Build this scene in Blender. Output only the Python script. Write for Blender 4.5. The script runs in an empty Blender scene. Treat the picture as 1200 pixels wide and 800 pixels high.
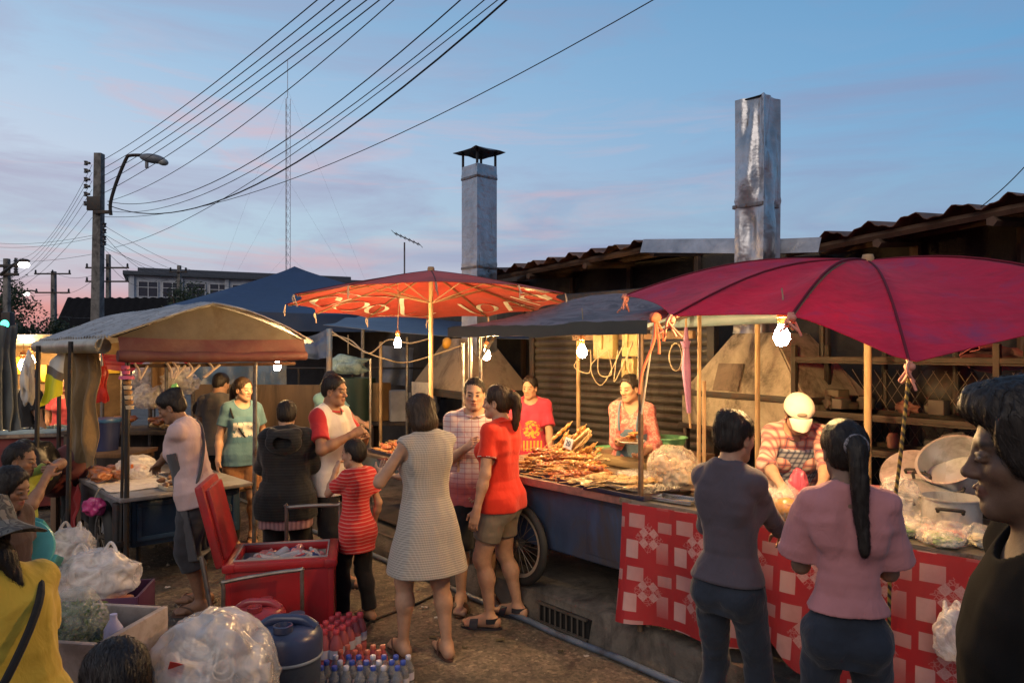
import bpy, bmesh, math, random
import numpy as np
from mathutils import Vector, Matrix, Euler
random.seed(7); RNG = np.random.default_rng(7)
R = math.radians
scene = bpy.context.scene
COL = scene.collection
# ------------------------------------------------------------------ survey frame
CAMZ, FPX, HOR = 1.82, 850.0, 410.0          # eye height, focal length and horizon of the 1200 px wide photograph
def at(px, py, Y):                            # a surveyed point: bearing, elevation and distance
    return Vector(((px-600)/FPX*Y, Y, CAMZ-(py-HOR)/FPX*Y))
def zat(py, Y): return CAMZ-(py-HOR)/FPX*Y
KB = Vector((0.93, 3.97, 0)); KU = Vector((-.653, .757, 0)); KV = Vector((.757, .653, 0))   # kerb origin, along, into the pavement
def K(u, v, z=0): return KB+KU*u+KV*v+Vector((0, 0, z))
def onv(px, v):                               # where a bearing meets the line at distance v behind the kerb
    t = (px-600)/FPX
    Y = (v+KB.x*KV.x+KB.y*KV.y)/(t*KV.x+KV.y)
    return Vector((t*Y, Y, 0))
KANG = math.atan2(-KU.y, -KU.x)               # heading of the row towards the camera's right
PAVE = .2
# ------------------------------------------------------------------ object helpers
def tag(o, label=None, cat=None, group=None, kind=None):
    if label: o['label'] = label
    if cat: o['category'] = cat
    if group: o['group'] = group
    if kind: o['kind'] = kind
    return o
def thing(name, label, cat, loc=(0, 0, 0), rz=0, group=None):
    o = bpy.data.objects.new(name, None); COL.objects.link(o); o.empty_display_size = .1
    o.location = loc; o.rotation_euler = (0, 0, rz)
    return tag(o, label, cat, group)
def link(name, me, parent=None, m=None):
    o = bpy.data.objects.new(name, me); COL.objects.link(o)
    if parent: o.parent = parent
    if m is not None:
        for k in (m if isinstance(m, (list, tuple)) else [m]): me.materials.append(k)
    return o
def dup(o, loc=None, rot=None, scale=None, label=None, parent=None):
    c = o.copy(); COL.objects.link(c)
    if parent is not None: c.parent = parent
    for ch in list(o.children): dup(ch, parent=c)
    if loc is not None: c.location = loc
    if rot is not None: c.rotation_euler = rot
    if scale is not None: c.scale = scale if hasattr(scale, '__len__') else (scale,)*3
    if label: c['label'] = label
    return c
class MB:
    """collects shapes into one mesh"""
    def __init__(s): s.bm = bmesh.new()
    def box(s, c, size, rot=None, bev=.004, taper=1.0):
        M = Matrix.Translation(Vector(c)) @ (rot if isinstance(rot, Matrix) else Euler(rot or (0, 0, 0)).to_matrix().to_4x4())
        b = bmesh.new(); r = bmesh.ops.create_cube(b, size=1)
        for v in b.verts:
            t = taper if v.co.z < 0 else 1
            v.co = Vector((v.co.x*size[0]*t, v.co.y*size[1]*t, v.co.z*size[2]))
        if bev: bmesh.ops.bevel(b, geom=b.edges[:], offset=min(bev, min(size)*.4), segments=2, affect='EDGES', profile=.6)
        s._add(b, M); return s
    def _add(s, b, M=None):
        if M is not None: b.transform(M)
        me = bpy.data.meshes.new('t'); b.to_mesh(me); b.free(); s.bm.from_mesh(me); bpy.data.meshes.remove(me)
    def tube(s, pts, r, n=8, cap=True):
        pts = [Vector(p) for p in pts]; N = len(pts)
        rs = list(r) if hasattr(r, '__len__') else [r]*N
        rings = []; pn = None
        for i, p in enumerate(pts):
            t = (pts[min(i+1, N-1)]-pts[max(i-1, 0)])
            if t.length < 1e-9: t = Vector((0, 0, 1))
            t.normalize()
            if pn is None:
                a = Vector((0, 0, 1)) if abs(t.z) < .9 else Vector((1, 0, 0))
                pn = t.cross(a).normalized()
            pn = (pn-t*pn.dot(t)).normalized(); q = t.cross(pn)
            rings.append([s.bm.verts.new(p+(pn*math.cos(2*math.pi*k/n)+q*math.sin(2*math.pi*k/n))*rs[i]) for k in range(n)])
        for a, b in zip(rings, rings[1:]):
            for k in range(n): s.bm.faces.new((a[k], a[(k+1) % n], b[(k+1) % n], b[k]))
        if cap:
            s.bm.faces.new(rings[0][::-1]); s.bm.faces.new(rings[-1])
        return s
    def lathe(s, prof, c=(0, 0, 0), n=28, M=None, sx=1, sy=1, fn=None):
        """prof: list of (r, z); closed at r=0"""
        c = Vector(c); rows = []
        for (r, z) in prof:
            row = []
            for k in range(n if r > 1e-6 else 1):
                a = 2*math.pi*k/n; p = Vector((r*math.cos(a)*sx, r*math.sin(a)*sy, z))
                if fn: p = fn(p, a)
                if M is not None: p = M @ p
                row.append(s.bm.verts.new(p+c))
            rows.append(row)
        for a, b in zip(rows, rows[1:]):
            for k in range(n):
                k2 = (k+1) % n
                if len(a) == 1 and len(b) == 1: continue
                if len(a) == 1: s.bm.faces.new((a[0], b[k2], b[k])) if True else 0
                elif len(b) == 1: s.bm.faces.new((a[k], a[k2], b[0]))
                else: s.bm.faces.new((a[k], a[k2], b[k2], b[k]))
        return s
    def grid(s, fn, nu, nv, thick=0, closed_u=False):
        """fn(u,v) in 0..1 -> point; optional thickness along the normal (solid sheet)"""
        P = [[Vector(fn(i/(nu), j/(nv))) for j in range(nv+1)] for i in range(nu+1)]
        vs = [[s.bm.verts.new(p) for p in row] for row in P]
        fs = []
        for i in range(nu):
            for j in range(nv):
                fs.append(s.bm.faces.new((vs[i][j], vs[i+1][j], vs[i+1][j+1], vs[i][j+1])))
        if thick:
            s.bm.normal_update()
            lo = [[s.bm.verts.new(vs[i][j].co-vs[i][j].normal*thick) for j in range(nv+1)] for i in range(nu+1)]
            for i in range(nu):
                for j in range(nv):
                    s.bm.faces.new((lo[i][j], lo[i][j+1], lo[i+1][j+1], lo[i+1][j]))
            for i in range(nu):
                s.bm.faces.new((vs[i+1][0], vs[i][0], lo[i][0], lo[i+1][0])); s.bm.faces.new((vs[i][nv], vs[i+1][nv], lo[i+1][nv], lo[i][nv]))
            for j in range(nv):
                s.bm.faces.new((vs[0][j], vs[0][j+1], lo[0][j+1], lo[0][j])); s.bm.faces.new((vs[nu][j+1], vs[nu][j], lo[nu][j], lo[nu][j+1]))
        return s
    def prism(s, poly, z0, z1, M=None):
        a = [s.bm.verts.new((M or Matrix()) @ Vector((x, y, z0))) for x, y in poly]
        b = [s.bm.verts.new((M or Matrix()) @ Vector((x, y, z1))) for x, y in poly]
        n = len(poly)
        s.bm.faces.new(a[::-1]); s.bm.faces.new(b)
        for k in range(n): s.bm.faces.new((a[k], a[(k+1) % n], b[(k+1) % n], b[k]))
        return s
    def blob(s, c, r, rot=None, sub=2, amp=.0, freq=8., seed=0):
        b = bmesh.new(); bmesh.ops.create_icosphere(b, subdivisions=sub, radius=1)
        rr = r if hasattr(r, '__len__') else (r, r, r)
        if amp:
            P = np.array([v.co[:] for v in b.verts]); d = noise3(P*freq*.3+seed*7.3)*amp
            for v, k in zip(b.verts, d): v.co *= 1+k
        for v in b.verts: v.co = Vector((v.co.x*rr[0], v.co.y*rr[1], v.co.z*rr[2]))
        s._add(b, Matrix.Translation(Vector(c)) @ (Euler(rot).to_matrix().to_4x4() if rot else Matrix())); return s
    def build(s, name, m, parent=None, smooth=True, ang=40):
        bmesh.ops.recalc_face_normals(s.bm, faces=s.bm.faces[:])
        me = bpy.data.meshes.new(name); s.bm.to_mesh(me); s.bm.free()
        if smooth:
            me.polygons.foreach_set('use_smooth', [True]*len(me.polygons))
            try: me.set_sharp_from_angle(angle=R(ang))
            except Exception: pass
        return link(name, me, parent, m)
# ------------------------------------------------------------------ numpy noise
_PERM = RNG.integers(0, 1 << 30, 4096)
def _h(i, j, k): return (_PERM[(i*73+_PERM[(j*151+_PERM[k & 4095]) & 4095]) & 4095] & 65535)/32767.5-1
def noise3(P):
    P = np.asarray(P, float); i = np.floor(P).astype(np.int64); f = P-i; f = f*f*(3-2*f)
    x, y, z = i[..., 0], i[..., 1], i[..., 2]; u, v, w = f[..., 0], f[..., 1], f[..., 2]
    L = lambda a, b, t: a+(b-a)*t
    c = lambda a, b, d: _h(x+a, y+b, z+d)
    return L(L(L(c(0,0,0), c(1,0,0), u), L(c(0,1,0), c(1,1,0), u), v), L(L(c(0,0,1), c(1,0,1), u), L(c(0,1,1), c(1,1,1), u), v), w)
def n1(x, y=0., z=0.): return float(noise3(np.array([[x, y, z]]))[0])
# ------------------------------------------------------------------ materials
class NT:
    def __init__(s, name):
        s.m = bpy.data.materials.new(name); s.m.use_nodes = True
        s.t = s.m.node_tree; s.b = s.t.nodes['Principled BSDF']; s.out = s.t.nodes['Material Output']
    def n(s, typ, **kw):
        x = s.t.nodes.new('ShaderNode'+typ)
        for k, v in kw.items():
            if k in x.inputs: x.inputs[k].default_value = v
            else: setattr(x, k, v)
        return x
    def l(s, a, b): s.t.links.new(a, b)
    def coord(s, scale=(1, 1, 1), rot=(0, 0, 0), kind='Object', loc=(0, 0, 0)):
        tc = s.n('TexCoord'); mp = s.n('Mapping'); s.l(tc.outputs[kind], mp.inputs[0])
        mp.inputs['Scale'].default_value = scale; mp.inputs['Rotation'].default_value = rot; mp.inputs['Location'].default_value = loc
        return mp.outputs[0]
    def noise(s, co, scale, detail=4, rough=.6, dist=0):
        x = s.n('TexNoise'); s.l(co, x.inputs['Vector'])
        x.inputs['Scale'].default_value = scale; x.inputs['Detail'].default_value = detail; x.inputs['Roughness'].default_value = rough; x.inputs['Distortion'].default_value = dist
        return x.outputs[0]
    def ramp(s, f, stops, interp='LINEAR'):
        x = s.n('ValToRGB'); s.l(f, x.inputs[0]); x.color_ramp.interpolation = interp
        e = x.color_ramp.elements
        while len(e) > 1: e.remove(e[0])
        e[0].position = stops[0][0]; e[0].color = c4(stops[0][1])
        for p, c in stops[1:]:
            k = e.new(p); k.color = c4(c)
        return x.outputs[0]
    def mix(s, f, a, b, typ='MIX'):
        x = s.n('Mix', data_type='RGBA', blend_type=typ)
        for i, v in ((0, f), (6, a), (7, b)):
            if hasattr(v, 'node'): s.l(v, x.inputs[i])
            else: x.inputs[i].default_value = v if i == 0 else c4(v)
        return x.outputs[2]
    def math(s, op, a, b=0., c=None):
        x = s.n('Math', operation=op)
        for i, v in enumerate((a, b) if c is None else (a, b, c)):
            if hasattr(v, 'node'): s.l(v, x.inputs[i])
            else: x.inputs[i].default_value = v
        return x.outputs[0]
    def bump(s, h, strength=.3, dist=.01, prev=None):
        x = s.n('Bump'); s.l(h, x.inputs['Height']); x.inputs['Strength'].default_value = strength; x.inputs['Distance'].default_value = dist
        if prev is not None: s.l(prev, x.inputs['Normal'])
        return x.outputs[0]
    def base(s, c):
        if hasattr(c, 'node'): s.l(c, s.b.inputs['Base Color'])
        else: s.b.inputs['Base Color'].default_value = c4(c)
    def set(s, **kw):
        for k, v in kw.items():
            k = k.replace('_', ' ')
            if hasattr(v, 'node'): s.l(v, s.b.inputs[k])
            else: s.b.inputs[k].default_value = v
def c4(c): return (c, c, c, 1) if not hasattr(c, '__len__') else (tuple(c)+(1,) if len(c) == 3 else tuple(c))
def sc(c, k): return tuple(min(1, x*k) for x in c[:3])
MATS = {}
def simple(name, col, rough=.6, metal=0, var=.25, vscale=6, bump=.15, bscale=40, spec=.5, dirt=None, dscale=3, trans=0, stretch=(1, 1, 1), bdist=.004, sheen=0):
    """paint / plastic / metal / cloth: base colour with mottling, dirt patches and surface relief"""
    if name in MATS: return MATS[name]
    t = NT(name); co = t.coord(scale=stretch)
    n = t.noise(co, vscale, 5)
    c = t.ramp(n, [(.25, sc(col, 1-var)), (.75, sc(col, 1+var))])
    if dirt is not None:
        d = t.ramp(t.noise(co, dscale, 8, .7, .4), [(.48, 0), (.62, 1)])
        c = t.mix(t.math('MULTIPLY', d, .75), c, dirt)
    t.base(c); t.set(Roughness=t.math('ADD', t.math('MULTIPLY', n, .25), max(.02, rough-.12)), Metallic=metal, Specular_IOR_Level=spec)
    if sheen: t.set(Sheen_Weight=sheen)
    if trans: t.set(Transmission_Weight=trans)
    if bump: t.l(t.bump(t.noise(co, bscale, 4), bump, bdist), t.b.inputs['Normal'])
    MATS[name] = t.m; return t.m
def cloth(name, col, var=.12, weave=420, rough=.85, wr=.5):
    if name in MATS: return MATS[name]
    t = NT(name); co = t.coord()
    n = t.noise(co, 9, 5)
    t.base(t.ramp(n, [(.25, sc(col, 1-var)), (.75, sc(col, 1+var))]))
    t.set(Roughness=rough, Sheen_Weight=.15, Specular_IOR_Level=.25)
    b = t.bump(t.noise(co, weave, 2), .25, .002)
    t.l(creases(t, wr, b), t.b.inputs['Normal']); MATS[name] = t.m; return t.m
def creases(t, wr, b=None):
    x = t.n('TexNoise', noise_type='RIDGED_MULTIFRACTAL'); t.l(t.coord(scale=(1, 1, .5), rot=(.25, .4, 0)), x.inputs['Vector'])
    for k, v in (('Scale', 7), ('Detail', 3), ('Roughness', .45), ('Distortion', .9)): x.inputs[k].default_value = v
    b = t.bump(x.outputs[0], wr*.55, .012, b)
    return t.bump(t.noise(t.coord(scale=(1, 1, .55), rot=(.2, .35, 0)), 17, 3, .5, .8), wr, .012, b)
def cloth_fn(name, fn, rough=.85, wr=.5):
    """cloth whose colour comes from fn(t, coords)"""
    if name in MATS: return MATS[name]
    t = NT(name); co = t.coord(); t.base(fn(t, co)); t.set(Roughness=rough, Sheen_Weight=.15, Specular_IOR_Level=.25)
    t.l(creases(t, wr), t.b.inputs['Normal']); MATS[name] = t.m; return t.m
def sep(t, co):
    x = t.n('SeparateXYZ'); t.l(co, x.inputs[0]); return x.outputs
def stripes(t, v, period, duty, soft=.08):
    f = t.math('FRACT', t.math('MULTIPLY', v, 1/period))
    d = t.math('ABSOLUTE', t.math('SUBTRACT', f, .5))
    return t.ramp(d, [(max(0, duty/2-soft), 1), (duty/2+soft, 0)])
def emit(name, col, strength):
    if name in MATS: return MATS[name]
    t = NT(name); t.base((.8, .8, .8)); t.set(Emission_Color=c4(col), Emission_Strength=strength); MATS[name] = t.m; return t.m
def clear_plastic(name, tint=(.9, .88, .85), alpha=.35, rough=.18, bsc=14, bst=.8):
    """thin crinkled plastic film: part see-through, part milky"""
    if name in MATS: return MATS[name]
    t = NT(name); co = t.coord(); n = t.noise(co, bsc, 5, .6, 1.2)
    t.base(tint); t.set(Roughness=rough, Specular_IOR_Level=.8)
    t.set(Alpha=t.ramp(n, [(.3, max(0, alpha-.2)), (.7, min(1, alpha+.3))]))
    t.l(t.bump(n, bst, .02), t.b.inputs['Normal']); MATS[name] = t.m; return t.m
SKY, SUN = 1.15, 1.1
# ================================================================== people: implicit surfaces
def A(*a): return np.array(a, float)
class Prims:
    def __init__(s): s.p = []
    def cap(s, a, b, ra, rb, k=.02, op='u', flat=None):
        s.p.append(('c', A(*a), A(*b), ra, rb, k, op)); return s
    def ell(s, c, r, M=None, k=.02, op='u'):
        s.p.append(('e', A(*c), A(*r), np.eye(3) if M is None else M, 0, k, op)); return s
    def loft(s, o, M, st, k=.02, op='u', ex=2.3):
        s.p.append(('l', A(*o), M, np.array(st, float), ex, k, op)); return s
    def plane(s, pt, nrm, k=.004, op='cut'):   # keeps the side the normal points away from
        n = A(*nrm); s.p.append(('p', A(*pt), n/np.linalg.norm(n), 0, 0, k, op)); return s
    def noise(s, amp, f=(1, 1, 1), seed=0, ridge=False):
        s.p.append(('n', amp, A(*f), seed, ridge, 0, 'n')); return s
    def shell(s, th): s.p.append(('s', th, 0, 0, 0, 0, 's')); return s
    def sub(s, other, k=.004): s.p.append(('x', other, 0, 0, 0, k, 'sub')); return s
    def cyl(s, a, b, r, k=.003, op='sub'):       # flat-ended cylinder
        s.p.append(('y', A(*a), A(*b), r, 0, k, op)); return s
    def dist(s, q, P):
        typ = q[0]
        if typ == 'c':
            ba = q[2]-q[1]; pa = P-q[1]; t = np.clip(pa@ba/max(ba@ba, 1e-12), 0, 1); w = pa-t[:, None]*ba
            return np.sqrt((w*w).sum(1))-(q[3]+(q[4]-q[3])*t)
        if typ == 'e':
            w = (P-q[1])@q[3]/q[2]; k0 = np.sqrt((w*w).sum(1)); w = w/q[2]; k1 = np.sqrt((w*w).sum(1))
            return k0*(k0-1)/np.maximum(k1, 1e-9)
        if typ == 'l':
            w = (P-q[1])@q[2]; st = q[3]; z = np.clip(w[:, 2], st[0, 0], st[-1, 0])
            a = np.interp(z, st[:, 0], st[:, 1]); b = np.interp(z, st[:, 0], st[:, 2]); yc = np.interp(z, st[:, 0], st[:, 3])
            X = np.abs(w[:, 0]/a)+1e-9; Y = np.abs((w[:, 1]-yc)/b)+1e-9; ex = q[4]
            rho = (X**ex+Y**ex)**(1/ex); m = (X*X*a+Y*Y*b)/(X*X+Y*Y)
            e = (rho-1)*m; dz = np.maximum(st[0, 0]-w[:, 2], w[:, 2]-st[-1, 0])
            return np.where(dz > 0, np.sqrt(np.maximum(e, 0)**2+dz**2), np.maximum(e, dz))
        if typ == 'p': return (P-q[1])@q[2]
        if typ == 'y':
            ba = q[2]-q[1]; L = math.sqrt(ba@ba); u = ba/L; pa = P-q[1]; t = pa@u; w = pa-t[:, None]*u
            return np.maximum(np.sqrt((w*w).sum(1))-q[3], np.maximum(-t, t-L))
        if typ == 'x': return q[1](P)
    def __call__(s, P, keep=None):
        d = np.full(len(P), 1e3)
        for j, q in enumerate(s.p):
            if keep is not None and not keep[j]: continue
            k, op = q[5], q[6]
            if op == 'n':
                v = noise3(P*q[2]+q[3]*13.7)
                if q[4]: v = 1-2*np.abs(v)
                d = d+q[1]*v; continue
            if op == 's': d = np.maximum(d, -(d+q[1])); continue
            e = s.dist(q, P)
            if op == 'u':
                h = np.clip(.5+.5*(e-d)/k, 0, 1); d = e*(1-h)+d*h-k*h*(1-h)
            elif op == 'sub':
                h = np.clip(.5-.5*(d+e)/k, 0, 1); d = d*(1-h)-e*h+k*h*(1-h)
            else:
                h = np.clip(.5-.5*(d-e)/k, 0, 1); d = d*(1-h)+e*h+k*h*(1-h)
        return d
    def chunks(s, idx, lo, h, B=10):
        """evaluate grid nodes block by block, skipping shapes too far to matter"""
        key = idx//B; n = key.max(0)+1; kk = (key[:, 0]*n[1]+key[:, 1])*n[2]+key[:, 2]
        order = np.argsort(kk, kind='stable'); ks = kk[order]; cut = np.flatnonzero(np.diff(ks))+1
        st = np.concatenate([[0], cut, [len(ks)]]); out = np.empty(len(idx))
        cen = lo+(key[order[st[:-1]]]*B+B/2)*h; rho = B*h*.87*1.25
        E = np.array([s.dist(q, cen) if q[6] in ('u', 'sub', 'cut') else np.zeros(len(cen)) for q in s.p])
        U = np.array([q[6] == 'u' for q in s.p]); kz = np.array([q[5] for q in s.p])[:, None]
        mn = E[U].min(0); K = np.ones(E.shape, bool)
        for j, q in enumerate(s.p):
            if q[6] == 'u': K[j] = E[j] < mn+2*rho+kz[j]+.015
            elif q[6] == 'sub': K[j] = E[j] < rho+q[5]+.02
            elif q[6] == 'cut': K[j] = E[j] > -(rho+q[5]+.02)
        for i in range(len(st)-1):
            o = order[st[i]:st[i+1]]; out[o] = s(lo+idx[o]*h, K[:, i])
        return out
def nets(f, lo, hi, h):
    """surface nets with a coarse-to-fine band"""
    lo = np.array(lo, float); n = np.ceil((np.array(hi)-lo)/h).astype(int)+1
    C = 3; nc = np.ceil(n/C).astype(int)+1
    g = np.stack(np.meshgrid(*[np.arange(k) for k in nc], indexing='ij'), -1).reshape(-1, 3)
    dc = f.chunks(g, lo, h*C, 6).reshape(nc)
    V = np.repeat(np.repeat(np.repeat(dc, C, 0), C, 1), C, 2)[:n[0], :n[1], :n[2]].copy()
    near = np.abs(dc) < h*C*1.35+.004
    # cell-wise: sample every node of a coarse cell any of whose corners is near
    cell = near.copy()
    for ax in range(3):
        sh = np.roll(cell, -1, ax); cell = cell | sh
    nb = np.repeat(np.repeat(np.repeat(cell, C, 0), C, 1), C, 2)[:n[0], :n[1], :n[2]]
    idx = np.argwhere(nb)
    if len(idx) == 0: return np.zeros((0, 3)), np.zeros((0, 4), int)
    V[nb] = f.chunks(idx, lo, h)
    S = V < 0
    cnt = np.zeros(n-1, int)
    for a in (0, 1):
        for b in (0, 1):
            for c in (0, 1): cnt += S[a:n[0]-1+a, b:n[1]-1+b, c:n[2]-1+c]
    act = np.argwhere((cnt > 0) & (cnt < 8))
    vid = -np.ones(n-1, int); vid[tuple(act.T)] = np.arange(len(act))
    acc = np.zeros((len(act), 3)); num = np.zeros(len(act))
    cs = [(a, b, c) for a in (0, 1) for b in (0, 1) for c in (0, 1)]
    for c0 in cs:
        for ax in range(3):
            if c0[ax]: continue
            c1 = list(c0); c1[ax] = 1
            v0 = V[tuple((act+c0).T)]; v1 = V[tuple((act+c1).T)]
            m = (v0 < 0) != (v1 < 0)
            t = np.where(m, v0/np.where(m, v0-v1, 1), 0)
            p = np.tile(np.array(c0, float), (len(act), 1)); p[:, ax] += t
            acc[m] += p[m]; num[m] += 1
    P = lo+(act+acc/num[:, None])*h
    F = []
    for ax in range(3):
        b, c = [(1, 2), (2, 0), (0, 1)][ax]
        s0 = [slice(1, -1)]*3; s1 = [slice(1, -1)]*3
        s0[ax] = slice(0, n[ax]-1); s1[ax] = slice(1, n[ax])
        A0 = S[tuple(s0)]; A1 = S[tuple(s1)]
        e = np.argwhere(A0 != A1); off = np.ones(3, int); off[ax] = 0
        e = e+off
        inside = S[tuple(e.T)]
        db = np.zeros(3, int); db[b] = 1; dcv = np.zeros(3, int); dcv[c] = 1
        q = np.stack([vid[tuple((e-db-dcv).T)], vid[tuple((e-dcv).T)], vid[tuple(e.T)], vid[tuple((e-db).T)]], 1)
        q[~inside] = q[~inside][:, ::-1]
        F.append(q)
    return P, np.concatenate(F)
def npmesh(name, P, F, smooth=True, cols=None):
    me = bpy.data.meshes.new(name)
    me.vertices.add(len(P)); me.vertices.foreach_set('co', P.astype(np.float32).ravel())
    me.loops.add(F.size); me.loops.foreach_set('vertex_index', F.astype(np.int32).ravel())
    me.polygons.add(len(F)); me.polygons.foreach_set('loop_start', np.arange(0, F.size, 4, dtype=np.int32))
    me.polygons.foreach_set('loop_total', np.full(len(F), 4, np.int32))
    if smooth: me.polygons.foreach_set('use_smooth', np.ones(len(F), bool))
    me.update(calc_edges=True); me.validate()
    if cols is not None:
        ca = me.color_attributes.new('tint', 'FLOAT_COLOR', 'POINT')
        ca.data.foreach_set('color', np.concatenate([cols, np.ones((len(P), 1))], 1).astype(np.float32).ravel())
    return me
def rotm(ax, a):
    return np.array(Matrix.Rotation(a, 3, ax))
def frame(z, y=None):
    """columns x,y,z with z along the given direction"""
    z = z/np.linalg.norm(z); y = A(0, 1, 0) if y is None else y
    x = np.cross(y, z)
    if np.linalg.norm(x) < 1e-3: x = np.cross(A(1, 0, 0), z)
    x /= np.linalg.norm(x); return np.stack([x, np.cross(z, x), z], 1)
def ik(a, c, l1, l2, pole):
    d = c-a; L = np.linalg.norm(d)
    if L > (l1+l2)*.995: c = a+d*((l1+l2)*.995/L); d = c-a; L = np.linalg.norm(d)
    L = max(L, abs(l1-l2)+.01)
    x = (l1*l1-l2*l2+L*L)/(2*L); hgt = math.sqrt(max(l1*l1-x*x, 0)); u = d/np.linalg.norm(d)
    p = pole-u*(pole@u); p = p/max(np.linalg.norm(p), 1e-6)
    return a+u*x+p*hgt, c
def skin_mat():
    if 'skin' in MATS: return MATS['skin']
    t = NT('skin'); v = t.n('VertexColor'); v.layer_name = 'tint'; co = t.coord()
    n = t.noise(co, 30, 4)
    t.base(t.mix(1.0, v.outputs[0], t.ramp(n, [(.3, (.86, .84, .84)), (.7, (1.1, 1.08, 1.06))]), 'MULTIPLY'))
    t.set(Roughness=t.math('ADD', t.math('MULTIPLY', n, .25), .42), Subsurface_Weight=.06, Specular_IOR_Level=.38)
    t.b.inputs['Subsurface Radius'].default_value = (.012, .005, .003); t.b.inputs['Subsurface Scale'].default_value = .6
    t.l(t.bump(t.noise(co, 420, 3), .3, .0015, t.bump(t.noise(co, 70, 3), .15, .004)), t.b.inputs['Normal']); MATS['skin'] = t.m; return t.m
def hair_mat(name='hair_black', col=(.012, .009, .008), hi=(.03, .022, .018)):
    if name in MATS: return MATS[name]
    t = NT(name); co = t.coord(scale=(1, 1, .09)); n = t.noise(co, 260, 3, .6, .3)
    t.base(t.ramp(n, [(.3, col), (.75, hi)])); t.set(Roughness=.5, Specular_IOR_Level=.35)
    t.l(t.bump(n, .55, .004), t.b.inputs['Normal']); MATS[name] = t.m; return t.m
TAN, BROWN, PALE = (.40, .235, .15), (.26, .14, .085), (.50, .31, .21)
class Person:
    """pose: lean, twist, head=(yaw,pitch,roll), hands=[(x,y,z)] left,right (metres, person space: x right, y forward),
    feet=[(x,y,yaw)], sit=hip height or None, poles for elbows"""
    def __init__(s, label, loc, face, H, sex='f', tone=TAN, lean=0, twist=0, side=0, head=(0, 0, 0), hands=(None, None), feet=None,
                 sit=None, curl=(.5, .5), poles=(None, None), build=1.0, res=.0085, hres=.0034, group=None, hipoff=(0, 0), palm=(None, None), kneeout=.1):
        s.H, s.sex, s.tone, s.build, s.res, s.hres = H, sex, A(*tone), build, res, hres
        s.rng = np.random.default_rng(abs(hash(label)) % 1000 if False else len(label)*7+int(H*1000))
        s.seed = len(label)+H*10
        s.root = thing('person', label, 'person', loc, face-math.pi/2, group)
        k = build; f = sex == 'f'
        hipz = (.52*H if sit is None else sit); s.hip = A(hipoff[0], hipoff[1], hipz)
        s.T = rotm('Z', twist)@rotm('X', -lean)@rotm('Y', side)
        tp = lambda x, y, z: s.hip+s.T@A(x*H, y*H, z*H)
        s.tp = tp; s.shx = (.083 if f else .097)*(.6+.4*k)
        sx = s.shx; W = lambda v: v*k*H
        if f: st = [(-.075, .075, .055, -.002), (-.03, .094, .066, -.006), (.02, .090, .062, -.004), (.085, .071, .052, .004), (.13, .074, .055, .004), (.2, .088, .063, .006), (.255, .088, .056, -.002), (.295, .068, .044, -.006), (.325, .034, .034, -.008)]
        else: st = [(-.075, .072, .055, 0), (-.03, .088, .064, -.004), (.02, .086, .060, 0), (.085, .078, .056, .004), (.13, .082, .060, .004), (.2, .098, .068, .004), (.255, .1, .062, -.002), (.295, .078, .046, -.006), (.325, .04, .036, -.008)]
        s.st = [(z*H, w*k*H, d*k*H, y*H) for z, w, d, y in st]
        s.sh = [tp(-sx, -.004, .283), tp(sx, -.004, .283)]
        s.neck0 = tp(0, .008, .306)
        la, lf = .168*H, .145*H; s.elb, s.wr = [], []
        for i, sg in ((0, -1), (1, 1)):
            hd = hands[i]
            if hd is None: hd = s.sh[i]+A(sg*.035*H, .05*H, -.30*H)
            pl = A(*poles[i]) if poles[i] is not None else A(sg*.55, -1, -.5)
            hd = A(*hd); e, w = ik(s.sh[i], hd, la, lf, pl); s.elb.append(e); s.wr.append(w)
        s.curl = curl; s.palm = palm
        feet = feet or [(-.06*H, 0, -.12), (.06*H, .0, .12)]
        s.feet = feet; s.hj = [s.hip+A(-.05*H, 0, -.0*H), s.hip+A(.05*H, 0, 0)]
        s.knee, s.ank = [], []
        for i, sg in ((0, -1), (1, 1)):
            fx, fy, fyaw = feet[i][:3]; fz = feet[i][3] if len(feet[i]) > 3 else 0
            a = A(fx, fy, .045*H+fz); kn, an = ik(s.hj[i], a, .245*H, .24*H, A(sg*kneeout-math.sin(fyaw)*.3, 1, .2))
            s.knee.append(kn); s.ank.append(an)
        s.hh = .133*H if H > 1.35 else .19*(.6+.4*H/1.35)
        yaw, pitch, roll = head
        s.Hm = rotm('Z', yaw)@rotm('X', -pitch)@rotm('Y', roll)
        nt = tp(0, -.004, .326)
        s.hc = nt+s.T@A(0, .012*H, .016*H)*.5+s.Hm@A(0, .10, .50)*s.hh
    def hd(s, x, y, z): return s.hc+s.Hm@A(x, y, z)*s.hh
    def legs(s, P, e=0., k=.03, to=2.0, knee_e=None, drop=0):
        H = s.H; k_ = s.build; f = 1.06 if s.sex == 'f' else 1.0
        ke = e if knee_e is None else knee_e
        for i in (0, 1):
            h, kn, an = s.hj[i], s.knee[i], s.ank[i]
            P.cap(h+A(0, 0, -.01*H), kn, (.053*f*k_)*H+e, .033*k_*H+ke, k)
            P.cap(h*.6+kn*.4, kn, (.043*f*k_)*H+e, .031*k_*H+ke, k)
            P.ell(h+A((1 if i else -1)*-.004*H, -.03*H, -.025*H), A(.05, .045, .055)*H*k_+e, k=.03)
            if to > 1:
                end = kn+(an-kn)*min(1, to-1) if to < 2 else an
                d = an-kn; up = d/np.linalg.norm(d); back = A(0, -1, 0)-up*(A(0, -1, 0)@up)
                P.cap(kn, kn+d*.34+back*.012*H, .032*k_*H+ke, .034*k_*H+ke, k)
                P.cap(kn+d*.30+back*.010*H, end, .033*k_*H+ke, (.0185 if to >= 2 else .022)*H+ke+drop, k)
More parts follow.
